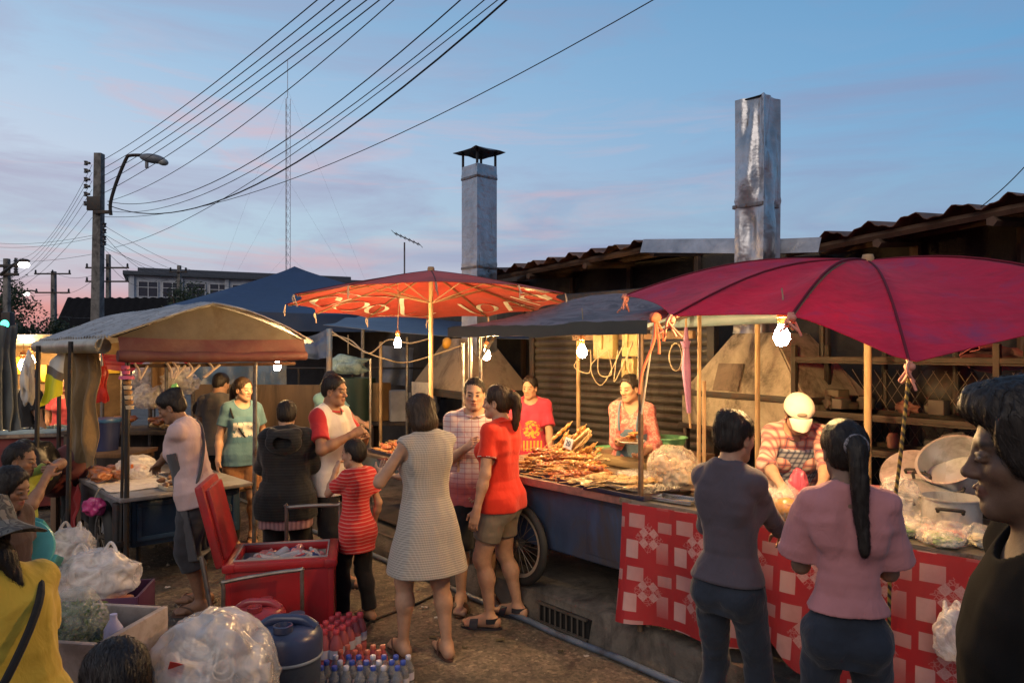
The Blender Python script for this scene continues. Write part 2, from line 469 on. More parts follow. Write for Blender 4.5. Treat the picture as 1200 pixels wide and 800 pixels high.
    def arms(s, P, e=0., k=.02, to=2.0, cuff=0., kk=None):
        H = s.H; b = (.55+.45*s.build)*(.9 if s.sex == 'f' else 1.0)
        for i in (0, 1):
            S, E, W_ = s.sh[i], s.elb[i], s.wr[i]
            P.ell(S, A(.030, .031, .031)*H*b+e, k=kk or .03)
            end = S+(E-S)*min(1, to); r1 = .0295*H*b+e
            P.cap(S, end, r1, (.024+.0055*max(0, 1-to))*H*b+e+(cuff if to <= 1 else 0), kk or k)
            if to > 1:
                d = W_-E; t = min(1, to-1)
                P.cap(E, E+d*min(.35, t), .0235*H*b+e, .0245*H*b+e, k)
                if t > .35: P.cap(E+d*.3, E+d*t, .0245*H*b+e, (.0245-(.0245-.0155)*(t-.3)/.7)*H*b+e+cuff, k)
    def torso(s, P, e=0., k=.03, bust=True, stations=None):
        H = s.H; st = stations or [(z, w+e, d+e, y) for z, w, d, y in s.st]
        P.loft(s.hip, s.T, st, k)
        for sg in (-1, 1):
            P.cap(s.tp(sg*.02, -.012, .318), s.tp(sg*s.shx*.92, -.006, .288), .024*H+e, .027*H+e, k)
            if s.sex == 'f' and bust and s.H > 1.3: P.ell(s.tp(sg*.042, .05, .2), A(.036, .032, .036)*H+e, s.T, k=.025)
            P.ell(s.tp(sg*.042, -.036, .235), A(.038, .02, .055)*H+e, s.T, k=.04)
    def hand(s, P, i):
        L = .105*s.H*(1 if s.sex == 'm' else .95); W_ = s.wr[i]; d = W_-s.elb[i]; d /= np.linalg.norm(d)
        sg = 1 if i else -1
        pn = A(*s.palm[i]) if s.palm[i] is not None else A(-sg, 0, 0.0)      # palm faces the body by default
        pn = pn-d*(pn@d)
        if np.linalg.norm(pn) < 1e-3: pn = np.cross(d, A(0, 1, 0))
        pn /= np.linalg.norm(pn); th = np.cross(d, pn)*(-sg)*(-1)            # thumb side
        if not hasattr(s, 'tside'): s.tside = {}
        # thumb points forward/up
        if th@A(0, 1, .6) < 0: th = -th
        c = s.curl[i]; M = np.stack([th, pn, d], 1)
        pc = W_+d*L*.26; P.ell(pc, A(.21*L, .09*L, .30*L), M, k=.012)
        P.cap(W_-d*.01, W_+d*L*.2, .0155*s.H, .12*L, .015)
        for j, (off, ln) in enumerate(((.155, .40), (.052, .45), (-.052, .42), (-.15, .33))):
            a = W_+d*L*.50+th*off*L; dirn = d.copy(); r = .047*L
            P.cap(W_+d*L*.25+th*off*.8*L, a, r*1.1, r, .008)
            for q, fr in enumerate((.45, .32, .23)):
                ang = c*(1.0 if q else .75); dirn = dirn*math.cos(ang)+np.cross(np.cross(dirn, pn), dirn)*math.sin(ang)
                b = a+dirn*ln*L*fr*1.05; P.cap(a, b, r*(1-.08*q), r*(.92-.1*q), .004); a = b
        a = W_+d*L*.12+th*.16*L+pn*.03*L; b = a+(d*.55+th*.6+pn*.35*c)*L*.25; P.cap(a, b, .062*L, .052*L, .012)
        e = b+(d*.85+th*.15+pn*.5*c)*L*.24; P.cap(b, e, .052*L, .042*L, .005)
        s.tips = getattr(s, 'tips', {}); s.tips[i] = W_+d*L*.55+pn*L*.12
    def foot(s, P, i):
        H = s.H; fy = s.feet[i][2]; an = s.ank[i]; D = A(-math.sin(fy), math.cos(fy), 0)*1.0; N = A(D[1], -D[0], 0)
        z0 = s.feet[i][3] if len(s.feet[i]) > 3 else 0
        heel = A(an[0], an[1], z0)-D*.022*H+A(0, 0, .022*H+.012); ball = A(an[0], an[1], z0)+D*.085*H+A(0, 0, .014*H+.012)
        P.cap(an, heel, .021*H, .021*H, .02); P.cap(an+D*.01*H, ball, .024*H, .0165*H, .03); P.cap(heel, ball, .02*H, .02*H, .02)
        sg = 1 if i else -1
        for j in range(5):
            o = (-.021+.0105*j)*H*sg; b = ball+N*o*.9; ln = (.034-.005*j)*H
            P.cap(b-D*.02*H, b+D*ln*.8+A(0, 0, -.004*H), .0095*H if j else .0125*H, .0075*H if j else .011*H, .008)
    def headprims(s, P):
        h = s.hh; q = s.hd; f = s.sex == 'f'
        E = lambda c, r, k=.012, op='u': P.ell(q(*c), A(*r)*h, s.Hm, k=k, op=op)
        Cp = lambda a, b, ra, rb, k=.01, op='u': P.cap(q(*a), q(*b), ra*h, rb*h, k, op)
        g = .0 if f else 1.0
        E((0, -.07, .14), (.335, .41, .355)); E((0, .09, -.12), (.255+.01*g, .27, .335), .02)
        E((0, .16, -.32), (.15+.02*g, .15, .14), .02); Cp((-.02-.015*g, .275, -.42), (.02+.015*g, .275, -.42), .068, .068, .02)
        for sg in (-1, 1):
            E((sg*.165, .20, -.1), (.10, .11, .10), .015); Cp((sg*(.18+.02*g), 0, -.28), (sg*(.06+.02*g), .23, -.41), .075, .055, .03)
            E((sg*.325, -.04, -.06), (.035, .075, .12), .006); E((sg*.348, -.02, -.05), (.026, .045, .075), .006, 'sub')
        Cp((-.14, .305, .085), (.14, .305, .085), .045+.006*g, .045+.006*g, .02)
        for sg in (-1, 1): E((sg*.135, .425, .0), (.085, .08, .048), .025, 'sub')
        for sg in (-1, 1):
            E((sg*.13, .318, -.003), (.064, .055, .05), .005)
            Cp((sg*.075, .366, .018), (sg*.195, .325, .012), .012, .010, .004)
            Cp((sg*.075, .363, -.032), (sg*.185, .33, -.028), .010, .008, .005)
        Cp((0, .350, .03), (0, .415, -.13), .026, .046, .016); E((0, .418, -.14), (.044+.008*g, .045, .038), .01)
        for sg in (-1, 1): E((sg*.05, .385, -.152), (.034, .04, .029), .01); E((sg*.026, .412, -.182), (.015, .018, .014), .004, 'sub')
        Cp((-.06, .350, -.262), (.06, .350, -.262), .021, .021, .01); Cp((-.048, .348, -.305), (.048, .348, -.305), .026, .026, .012)
        Cp((0, .372, -.262), (0, .372, -.262), .021, .021, .01)
        Cp((-.095, .380, -.281), (.095, .380, -.281), .007, .007, .006, 'sub')
        n0 = s.tp(0, -.012, .29); rn = (.028 if f else .035)*s.H*(.7+.3*s.build)
        P.cap(n0, q(0, -.10, -.22), rn*1.12, rn, .03)
    def bodymesh(s):
        P = Prims(); H = s.H
        s.torso(P, -.004); s.legs(P, -.002); s.arms(P, 0)
        for i in (0, 1): s.hand(P, i); s.foot(P, i)
        s.headprims(P)
        # bounds
        pts = np.array([s.hip, *s.sh, *s.elb, *s.wr, *s.knee, *s.ank, s.hc]); lo = pts.min(0)-.16; hi = pts.max(0)+.17; lo[2] = max(lo[2], -.01)
        boxes = [(s.hc-.62*s.hh, s.hc+.62*s.hh, s.hres)]
        for i in (0, 1):
            L = .105*H; c = s.wr[i]+(s.wr[i]-s.elb[i])/np.linalg.norm(s.wr[i]-s.elb[i])*L*.45
            boxes.append((c-L*.72, c+L*.72, s.hres))
            if s.sit is None if hasattr(s, 'sit') else True:
                fa = s.ank[i]; boxes.append((fa-A(.17, .19, .09), fa+A(.17, .19, .02), .0045))
        Vs, Fs, n = [], [], 0
        big = nets(P, lo, hi, s.res)
        c = big[0][big[1]].mean(1); keep = np.ones(len(c), bool)
        for a, b, r in boxes: keep &= ~np.all((c > a+.004) & (c < b-.004), axis=1)
        Vs.append(big[0]); Fs.append(big[1][keep]); n = len(big[0])
        done = []
        for a, b, r in boxes:
            v, f = nets(P, a, b, r)
            if len(f) == 0: continue
            c = v[f].mean(1); keep = np.ones(len(c), bool)
            for a2, b2 in done: keep &= ~np.all((c > a2+.003) & (c < b2-.003), axis=1)
            done.append((a, b)); Vs.append(v); Fs.append(f[keep]+n); n += len(v)
        V = np.concatenate(Vs); F = np.concatenate(Fs)
        used = np.unique(F); m = -np.ones(len(V), int); m[used] = np.arange(len(used)); V = V[used]; F = m[F]
        cols = np.tile(s.tone, (len(V), 1))
        L = ((V-s.hc)@s.Hm)/s.hh; x, y, z = np.abs(L[:, 0]), L[:, 1], L[:, 2]; front = (y > .2) & (np.abs(L).max(1) < .62)
        def blend(mask, col): cols[:] = cols*(1-mask[:, None])+A(*col)*mask[:, None]
        sm = lambda d, w: np.clip(.5-d/w, 0, 1)*front
        nose = sm(np.hypot(x/.1, (z+.13)/.1)-1, .8)*.25; blend(nose, s.tone*A(1.05, .85, .8))
        blend(sm(np.hypot((x-.17)/.12, (z+.14)/.1)-1, .9)*.3, s.tone*A(1.08, .85, .82))
        lip = sm(np.hypot(x/.115, (z+.282)/.052)-1, .35)*.8; blend(lip, s.tone*A(.95, .52, .5) if s.sex == 'm' else A(.34, .095, .08))
        blend(sm(np.hypot(x/.09, (z+.281)/.008)-1, .8)*.8, s.tone*.25)
        bz = .092+.02*np.clip((x-.13)/.1, -1, 1)-((x-.14)/.1)**2*.02
        blend(sm(np.hypot((x-.14)/.088, (z-bz)/(.017 if s.sex == 'f' else .024))-1, .5)*.85, (.018, .012, .01))
        ez = -.004+.12*(x-.13)
        blend(sm(np.hypot((x-.132)/.062, (z-ez-.004)/.026)-1, .3)*.9, (.03, .017, .012))
        blend(sm(np.hypot((x-.132)/.052, (z-ez+.004)/.0145)-1, .3), (.24, .21, .19))
        blend(sm(np.hypot((x-.130)/.025, (z-ez+.002)/.021)-1, .3), (.012, .008, .006))
        blend(sm(np.hypot((x-.03)/.018, (z+.185)/.012)-1, .5)*.8, s.tone*.2)
        s.body = link('body', npmesh('body', V, F, cols=cols), s.root, skin_mat())
        return s.body
    def garment(s, name, fn, m, res=.007, pad=.15, label=None, bounds=None):
        P = Prims(); fn(P)
        pts = np.array([s.hip, *s.sh, *s.elb, *s.wr, *s.knee, *s.ank]); lo = pts.min(0)-pad; hi = pts.max(0)+pad
        if bounds: lo = np.maximum(lo, np.array(bounds[0])); hi = np.minimum(hi, np.array(bounds[1]))
        v, f = nets(P, lo, hi, res)
        o = link(name, npmesh(name, v, f), s.root, m)
        if label: o['label'] = label
        return o
    # ---- clothes
    def shirt(s, m, name='shirt', sleeve=.6, e=.010, hem=-.06, loose=.02, flare=.01, neck=.05, vneck=0, cuff=.012, wr=.006, res=.007, sleeveless=False, wide=0, bellyd=0, seed=0):
        H = s.H
        def fn(P):
            base = s.st; ch = [q for q in base]
            hips = max(w for z, w, d, y in base[:4])
            st = []; zs = [hem*H-.02]+[z for z, w, d, y in base if z > hem*H]
            for z in zs:
                w = np.interp(z, [q[0] for q in base], [q[1] for q in base]); d = np.interp(z, [q[0] for q in base], [q[2] for q in base]); y = np.interp(z, [q[0] for q in base], [q[3] for q in base])
                t = np.clip((.2*H-z)/(.2*H-hem*H), 0, 1)
                w2 = max(w+e, (base[5][1]+e)*.90+loose*t+flare*t) if t > 0 else w+e
                d2 = max(d+e, (base[5][2]+e)*.93+loose*.8*t+flare*t) if t > 0 else d+e
                if z < .035*H: w2 = max(w2, (.108 if s.sex == 'f' else .104)*H*s.build+e+.014); d2 = max(d2, .076*H*s.build+e+.008)
                st.append((z, w2, d2, y))
            st.insert(0, (hem*H-.05, st[0][1], st[0][2], st[0][3]))
            for i, sg in ((0, -1), (1, 1)):
                if hem < .0: P.ell(s.hip+A(sg*.048*H, -.032*H, -.02*H), A(.05, .047, .055)*H*s.build+e+.006, k=.03)
            s.torso(P, e, k=.035, stations=st)
            if not sleeveless:
                s.arms(P, e*1.0+.002, to=sleeve, cuff=cuff, kk=.03)
                if wide:
                    for i in (0, 1):
                        d = s.elb[i]-s.sh[i]; P.cap(s.sh[i]+d*.25, s.sh[i]+d*sleeve*.98+A((1 if i else -1)*.01, 0, 0), .036*H+e, .036*H+wide, .03)
            else:
                for i in (0, 1): P.ell(s.sh[i]+A(0, 0, .0), A(.03, .034, .034)*H+e*.6, k=.03)
            if wr:
                P.noise(wr, (11, 11, 5), s.seed+seed); P.noise(wr*.6, (23, 23, 9), s.seed+3+seed); P.noise(wr*.35, (9, 9, 38), s.seed+5+seed); P.noise(-wr*.45, (6, 6, 13), s.seed+8+seed, True)
            # hem
            P.plane(s.hip+s.T@A(0, 0, hem*H), s.T@A(0, 0, -1))
            # neck opening
            ax = s.T@A(0, .35, 1); ax /= np.linalg.norm(ax)
            P.cap(s.neck0+ax*.005*H, s.neck0+ax*.16*H, neck*H*.86, neck*H*1.5, .008, 'sub')
            if vneck: P.cap(s.tp(0, .06, .30), s.tp(0, .1, .30-vneck), .035*H, .012*H, .01, 'sub')
            if not sleeveless and sleeve < 1.95:
                for i in (0, 1):
                    if sleeve <= 1: d = s.elb[i]-s.sh[i]; c = s.sh[i]+d*sleeve
                    else: d = s.wr[i]-s.elb[i]; c = s.elb[i]+d*(sleeve-1)
                    d = d/np.linalg.norm(d)
                    # cut only near the cuff
                    P.cyl(c, c+d*.16, .075+max(wide, 0))
                    if wide or cuff > .012:
                        P.cap(c-d*.05, c+d*.1, .026*H, .026*H+max(wide, cuff)*.75, .004, 'sub')
            if sleeveless:
                for i, sg in ((0, -1), (1, 1)):
                    P.cap(s.sh[i]+s.T@A(sg*.045*H, 0, -.03*H), s.sh[i]+s.T@A(sg*.07*H, 0, -.04*H), .046*H, .05*H, .006, 'sub')
        return s.garment(name, fn, m, res, pad=.27)
    def pants(s, m, name='trousers', to=2., e=.010, loose=0., wr=.004, res=.0075, top=.03, flare=0.):
        H = s.H
        def fn(P):
            st = [(z, w+e, d+e, y) for z, w, d, y in s.st if z < top*H+.06]
            P.loft(s.hip, rotm('Z', 0), st, .03)
            s.legs(P, e, k=.03, to=min(to, 1.93), drop=flare, knee_e=e+loose)
            P.noise(wr, (8, 8, 24), s.seed+9); P.noise(wr*.6, (20, 20, 40), s.seed+2)
            P.plane(s.hip+s.T@A(0, 0, top*H), s.T@A(0, 0, 1))
            for i in (0, 1):
                if to <= 1: d = s.knee[i]-s.hj[i]; c = s.hj[i]+d*to
                else: d = s.ank[i]-s.knee[i]; c = s.knee[i]+d*(min(to, 1.93)-1)
                d = d/np.linalg.norm(d)
                P.cyl(c, c+d*.45, .14)
        return s.garment(name, fn, m, res, pad=.22)
    def dress(s, m, name='dress', hem=-.27, e=.012, flare=.10, neck=.05, res=.007, sleeve=None, waist=.1):
        H = s.H
        def fn(P):
            base = s.st; zs = [hem*H-.04, hem*H]+[hem*H*.6, hem*H*.3]+[z for z, *_ in base]
            st = []
            for z in sorted(set(zs)):
                w = np.interp(z, [q[0] for q in base], [q[1] for q in base]); d = np.interp(z, [q[0] for q in base], [q[2] for q in base]); y = np.interp(z, [q[0] for q in base], [q[3] for q in base])
                t = np.clip((waist*H-z)/((waist-hem)*H), 0, 1); t2 = np.clip((.2*H-z)/(.1*H), 0, 1)
                wl = base[5][1]*.90+e+flare*t; dl = base[5][2]*.93+e+flare*.8*t
                st.append((z, max(w+e, wl) if z < .2*H else w+e, max(d+e, dl) if z < .2*H else d+e, y))
            s.torso(P, e, k=.03, stations=st)
            for i in (0, 1): P.ell(s.sh[i], A(.028, .032, .032)*H+e*.5, k=.03)
            P.noise(.012, (9, 9, 1.6), s.seed); P.noise(.004, (22, 22, 7), s.seed+1)
            P.plane(s.hip+A(0, 0, hem*H), A(0, 0, -1))
            P.loft(s.hip, s.T, [(hem*H-.05, st[0][1]-.028, st[0][2]-.028, st[0][3]), (hem*H+.05, st[1][1]-.034, st[1][2]-.034, st[0][3])], k=.004, op='sub')
            ax = s.T@A(0, .3, 1); ax /= np.linalg.norm(ax)
            P.cap(s.neck0+ax*.005*H, s.neck0+ax*.16*H, neck*H*.86, neck*H*1.5, .008, 'sub')
            for i, sg in ((0, -1), (1, 1)):
                P.cap(s.sh[i]+s.T@A(sg*.040*H, 0, -.03*H), s.sh[i]+s.T@A(sg*.07*H, 0, -.04*H), .046*H, .05*H, .006, 'sub')
        return s.garment(name, fn, m, res, pad=.3)
    def collar(s, m, r=.038, h=.02, name='collar'):
        H = s.H; mb = MB(); n = 26; up = s.T@A(0, .25, 1); up /= np.linalg.norm(up)
        c = s.tp(0, -.004, .306); X = s.T@A(1, 0, 0); Y = np.cross(up, X)
        def f(u, v):
            a = -math.pi/2+2*math.pi*(u*.94+.03)+math.pi; rr = (r+.020*v*1.0)*H; z = (h*math.sin(v*2.0)-.010*v)*H
            return c+X*(-math.sin(a)*rr)+Y*(math.cos(a)*rr)*1.0+up*z*.8 if False else c+X*(math.cos(math.pi/2+2*math.pi*(u*.94+.03))*rr)+Y*(math.sin(math.pi/2+2*math.pi*(u*.94+.03))*rr)+up*z
        mb.grid(f, n, 4, .004); return mb.build(name, m, s.root)
    def hair(s, style='short', m=None, name='hair', extra=None):
        m = m or hair_mat(); h = s.hh; q = s.hd
        P = Prims(); E = lambda c, r, k=.01, op='u', M=None: P.ell(q(*c), A(*r)*h, s.Hm if M is None else M, k=k, op=op)
        Cp = lambda a, b, ra, rb, k=.02, op='u': P.cap(q(*a), q(*b), ra*h, rb*h, k, op)
        t = .0 if style in ('short', 'crop') else .012
        if style == 'crop': t = -.012
        E((0, -.08, .165), (.355+t, .44+t, .392+t))
        if style in ('bob', 'long'):
            E((0, -.10, -.1), (.40, .38, .45), .03)
            if style == 'bob': E((0, -.13, -.38), (.37, .33, .27), .05)
            if style == 'long': Cp((0, -.25, -.2), (0, -.36, -1.1), .34, .2, .08)
        elif style in ('tail', 'bun', 'hightail'): E((0, -.18, -.08), (.31, .30, .26), .03)
        else: E((0, -.2, -.06), (.30, .27, .26), .03)
        # face opening
        if style == 'bob': E((0, .57, -.16), (.29, .46, .55), .03, 'sub')
        else: E((0, .53, -.10), (.335, .43, .47), .03, 'sub')
        if style not in ('bob', 'long'):
            for sg in (-1, 1): E((sg*.4, .02, -.12), (.13, .16, .18), .02, 'sub')
            P.plane(q(0, 0, -.36), s.Hm@A(0, .3, -1), .01)
        else: P.plane(q(0, 0, -.62 if style == 'bob' else -1.4), s.Hm@A(0, 0, -1), .02)
        if style == 'tail':
            pts = extra or [(0, -.44, .2), (0, -.58, .1), (0, -.62, -.25), (0, -.55, -.75), (0, -.5, -1.1)]
            pts = [tuple(q) for q in smooth(pts, 3)]; rs = np.linspace(.125, .05, len(pts)); rs[:2] = .10
            for i in range(len(pts)-1): Cp(pts[i], pts[i+1], rs[i], rs[i+1], .03)
        if style == 'mop':
            E((.02, .20, .37), (.28, .18, .09), .05); E((0, .02, .44), (.32, .34, .09), .05); E((0, -.25, -.15), (.34, .27, .30), .05)
            for sg in (-1, 1): E((sg*.33, -.02, .12), (.07, .26, .24), .04)
        if style == 'bun':
            for c, r in (extra or [((0, -.40, .34), .2)]): E(c, (r, r, r*.85), .02)
        P.noise(.0032, (150, 150, 26), s.seed); P.noise(.005, (24, 24, 12), s.seed+1)
        lo = s.hc-A(.75, .75, .7 if style != 'tail' else 1.6)*h; hi = s.hc+.75*h
        if style == 'tail':
            w = np.array([q(*p) for p in pts]); lo = np.minimum(lo, w.min(0)-.06); hi = np.maximum(hi, w.max(0)+.06)
        if style == 'long': lo = s.hc-A(.9, .9, 1.7)*h
        v, f = nets(P, lo, hi, .0036 if s.hres < .0045 else .005)
        if s.hres < .0045: v, f = s.strands(P, v, f, style)
        return link(name, npmesh(name, v, f), s.root, m)
    def strands(s, P, v, f, style):
        """thin locks laid along the hair surface so that its outline is not a smooth shell"""
        rng = np.random.default_rng(int(s.seed*10)); n = 2600; p = v[rng.integers(0, len(v), n)]; e = .003
        def nrm(q):
            d0 = P(q); g = np.stack([P(q+A(e, 0, 0))-d0, P(q+A(0, e, 0))-d0, P(q+A(0, 0, e))-d0], 1); return d0, g/np.maximum(np.linalg.norm(g, axis=1), 1e-9)[:, None]
        back = s.Hm@A(0, -.55, -.75); j = rng.normal(0, .22, (n, 3)); L = rng.uniform(.012, .03, n); lift = rng.uniform(.0005, .0045, n); w = rng.uniform(.0006, .0016, n)
        rows = []; K_ = 5
        d0, N = nrm(p); p = p-N*d0[:, None]
        for k in range(K_):
            t = back+j; t = t-N*(t*N).sum(1)[:, None]; t /= np.maximum(np.linalg.norm(t, axis=1), 1e-6)[:, None]; sd = np.cross(N, t)
            o = p+N*(lift*(.3+k/K_*1.3))[:, None]; wk = (w*(1-.8*k/(K_-1)))[:, None]; rows.append((o-sd*wk, o+sd*wk))
            p = p+t*(L/ (K_-1)*1.6)[:, None]; d0, N = nrm(p); p = p-N*d0[:, None]
        Vs = [v]; Fs = [f]; base = len(v)
        arr = np.stack([np.stack(r, 1) for r in rows], 1)           # n, K, 2, 3
        Vs.append(arr.reshape(-1, 3)); i0 = base+np.arange(n)*K_*2
        for k in range(K_-1): a = i0+2*k; Fs.append(np.stack([a, a+1, a+3, a+2], 1))
        return np.concatenate(Vs), np.concatenate(Fs)
    def sandal(s, m, kind='flip', ms=None):
        H = s.H
        for i in (0, 1):
            fy = s.feet[i][2]; z0 = s.feet[i][3] if len(s.feet[i]) > 3 else 0; an = s.ank[i]
            D = A(-math.sin(fy), math.cos(fy), 0); N = A(D[1], -D[0], 0); o = A(an[0], an[1], z0)
            mb = MB(); prof = []
            n = 22; heel, toe = -.05*H, .125*H
            out = []
            for j in range(n):
                a = 2*math.pi*j/n; y = math.cos(a); x = math.sin(a); w = (.030+.006*y)*H
                out.append(o+D*((toe+heel)/2+y*(toe-heel)/2)+N*x*w)
            b = [mb.bm.verts.new(p+A(0, 0, .001)) for p in out]; t = [mb.bm.verts.new(p+A(0, 0, .016)) for p in out]
            mb.bm.faces.new(b[::-1]); mb.bm.faces.new(t)
            for j in range(n): mb.bm.faces.new((b[j], b[(j+1) % n], t[(j+1) % n], t[j]))
            so = mb.build('sandal', m, s.root)
            mb = MB(); sg = 1 if i else -1
            if kind == 'flip':
                th = o+D*.1*H+A(0, 0, .03*H)
                for q in (-1, 1):
                    mb.tube([o+D*.1*H-N*sg*.006*H+A(0, 0, .016), o+D*.085*H+N*q*.008*H+A(0, 0, .047*H), o+D*.045*H+N*q*.027*H+A(0, 0, .04*H), o+D*.015*H+N*q*.031*H+A(0, 0, .016)], .0045, 6)
            else:
                def f(u, v): a = math.pi*u; return o+D*(.045+.035*v)*H+N*math.cos(a)*(.035-.003*v)*H+A(0, 0, .014+(.040-.008*v)*H*math.sin(a))
                mb.grid(f, 12, 4, .004)
                def g(u, v): a = math.pi*u; return o-D*(.045*math.sin(a)-.01)*H+N*math.cos(a)*.033*H+A(0, 0, .014+(.022+.02*v)*H)
                mb.grid(g, 12, 2, .003)
            mb.build('strap', ms or m, so)
# ================================================================== setting and background
def ground_mat():
    t = NT('ground'); co = t.coord(kind='Object')
    big = t.noise(co, .55, 6, .65, .5); mid = t.noise(co, 3.2, 6, .7, .3); fine = t.noise(co, 55, 5, .75); grit = t.noise(co, 240, 2)
    c = t.ramp(mid, [(.3, (.18, .148, .11)), (.52, (.29, .24, .178)), (.72, (.41, .345, .26))])
    c = t.mix(t.ramp(big, [(.38, 0), (.56, .8)]), c, (.085, .074, .062))
    c = t.mix(t.ramp(fine, [(.35, .6), (.6, 0)]), c, (.055, .046, .037))
    c = t.mix(t.ramp(grit, [(.62, 0), (.74, .7)]), c, (.28, .25, .21))
    vc = t.n('TexVoronoi'); t.l(t.coord(), vc.inputs['Vector']); vc.inputs['Scale'].default_value = 42; vcl = sep(t, vc.outputs['Color'])
    c = t.mix(.75, c, t.ramp(vcl[0], [(.0, (.45, .45, .46)), (.5, (.95, .95, .95)), (.85, (1.15, 1.12, 1.08)), (1, (1.9, 1.85, 1.75))]), 'MULTIPLY')
    stn = t.noise(t.coord(scale=(1.2, .8, 1), rot=(0, 0, .7)), 1.7, 8, .72, .9); c = t.mix(t.ramp(stn, [(.56, 0), (.60, .62)]), c, (.045, .038, .033))
    t.base(c); t.set(Roughness=t.ramp(big, [(.38, .85), (.62, .5)]), Specular_IOR_Level=.4)
    vo = t.n('TexVoronoi', feature='DISTANCE_TO_EDGE'); t.l(t.coord(scale=(.8, .55, 1), rot=(0, 0, .6)), vo.inputs['Vector']); vo.inputs['Scale'].default_value = .55
    b = t.bump(vc.outputs['Distance'], -.5, .012); b = t.bump(fine, .9, .02, b); b = t.bump(mid, .6, .05, b); b = t.bump(grit, .35, .006, b); b = t.bump(t.ramp(vo.outputs[0], [(0, 0), (.006, 1)]), .6, .012, b)
    t.l(b, t.b.inputs['Normal']); return t.m
def conc(name, col, dark=(.03, .027, .024)):
    if name in MATS: return MATS[name]
    t = NT(name); co = t.coord(); n = t.noise(co, 4, 7, .7, .4); f = t.noise(co, 60, 4)
    c = t.ramp(n, [(.3, sc(col, .55)), (.7, sc(col, 1.25))]); c = t.mix(t.ramp(t.noise(t.coord(scale=(1.3, 1.3, .8)), 3.3, 6, .7, .6), [(.47, 0), (.66, .85)]), c, dark)
    t.base(c); t.set(Roughness=.85); t.l(t.bump(f, .5, .01, t.bump(n, .4, .03)), t.b.inputs['Normal']); MATS[name] = t.m; return t.m
def tin(name, col=(.32, .33, .35), rust=(.12, .055, .03), amt=.58, metal=.85, rough=.42):
    if name in MATS: return MATS[name]
    t = NT(name); co = t.coord(); n = t.noise(co, 5, 6, .65, .4); s_ = t.noise(t.coord(scale=(5, 5, .5)), 5, 6, .7)
    c = t.ramp(n, [(.3, sc(col, .6)), (.7, sc(col, 1.25))]); m = t.ramp(s_, [(amt, 0), (amt+.12, 1)]); c = t.mix(m, c, rust)
    t.base(c); t.set(Metallic=t.math('MULTIPLY', t.math('SUBTRACT', 1., m), metal), Roughness=t.ramp(n, [(.3, rough-.1), (.7, rough+.2)]))
    t.l(t.bump(t.noise(co, 3.2, 4), .5, .05), t.b.inputs['Normal']); MATS[name] = t.m; return t.m
wood = lambda n='old_wood', c=(.16, .095, .055): simple(n, c, .75, var=.4, vscale=5, stretch=(1, 1, .12), bump=.35, bscale=60, dirt=sc(c, .35), dscale=4)
STEEL = simple('steel_pole', (.22, .215, .21), .45, .7, .3, 12, dirt=(.10, .05, .028), dscale=9)
DARKMETAL = simple('dark_metal', (.035, .033, .032), .55, .4, .3, 12, dirt=(.07, .035, .02), dscale=9)
BLACK = simple('black_rubber', (.015, .015, .015), .7)
# ground: one sheet to the horizon, finer and uneven where one can see it
mb = MB(); n = 70
def gp(u, v):
    x = (u-.5)*2; y = v; X = math.copysign(abs(x)**2.6, x)*900+x*6; Y = -6+y*16+max(0, y-.25)**3*2600
    w = math.exp(-((X)**2+(Y-4)**2)/60)
    return (X, Y, .012*w*n1(X*1.3, Y*1.3)-.0*w)
mb.grid(gp, 120, 120); g_ = mb.build('ground', ground_mat()); tag(g_, kind='structure')
# pavement with kerb: face, drain slots, top
pm = conc('pavement', (.15, .128, .105))
mb = MB()
def pv(u, v):
    L = -9+u*34
    prof = [(-.015, -.05), (0, .0), (.012, .13), (.03, .19), (.07, PAVE), (.5, PAVE+.01), (3.2, PAVE+.02), (3.2, -.05)]
    k = v*(len(prof)-1); i = min(int(k), len(prof)-2); f = k-i
    a, z = [prof[i][j]+(prof[i+1][j]-prof[i][j])*f for j in (0, 1)]
    w = .018 if i < 5 else 0
    p = K(L, a+w*n1(L*2.3, v*9), z+w*.5*n1(L*3.1, v*5+9) if z > .05 else z); return p
mb.grid(pv, 220, 14); tag(mb.build('pavement', pm), kind='structure')
def grate(u):
    t = thing('drain_grate', 'dark iron bar drain grate set in the kerb face below the red tablecloth', 'drain grate', K(u, .0, 0), KANG)
    m = MB(); m.box((0, .012, .085), (.46, .03, .115), bev=.004); m.build('slot_shade', simple('hollow_black', (.006, .006, .006), .9), t)  # black block stands in for the shade inside the drain slot
    m = MB()
    for i in range(9): m.tube([(-.2+.05*i, -.022, .03), (-.2+.05*i, -.022, .145)], .007, 6)
    m.box((0, -.022, .15), (.46, .02, .016)); m.box((0, -.022, .026), (.46, .02, .014)); m.build('bars', simple('grate_iron', (.10, .085, .07), .7, .3, dirt=(.05, .035, .02)), t)
grate(.92)
# pipe along the kerb foot
mb = MB(); mb.tube([K(-1.6+.25*i, -.07+.012*n1(i*.6), .022+.004*n1(i*.9, 3)) for i in range(34)], .02, 10)
tag(mb.build('water_pipe', simple('pvc_pipe', (.10, .13, .18), .45, dirt=(.05, .04, .03), dscale=4)), 'thin blue grey plastic pipe running along the foot of the kerb', 'pipe')
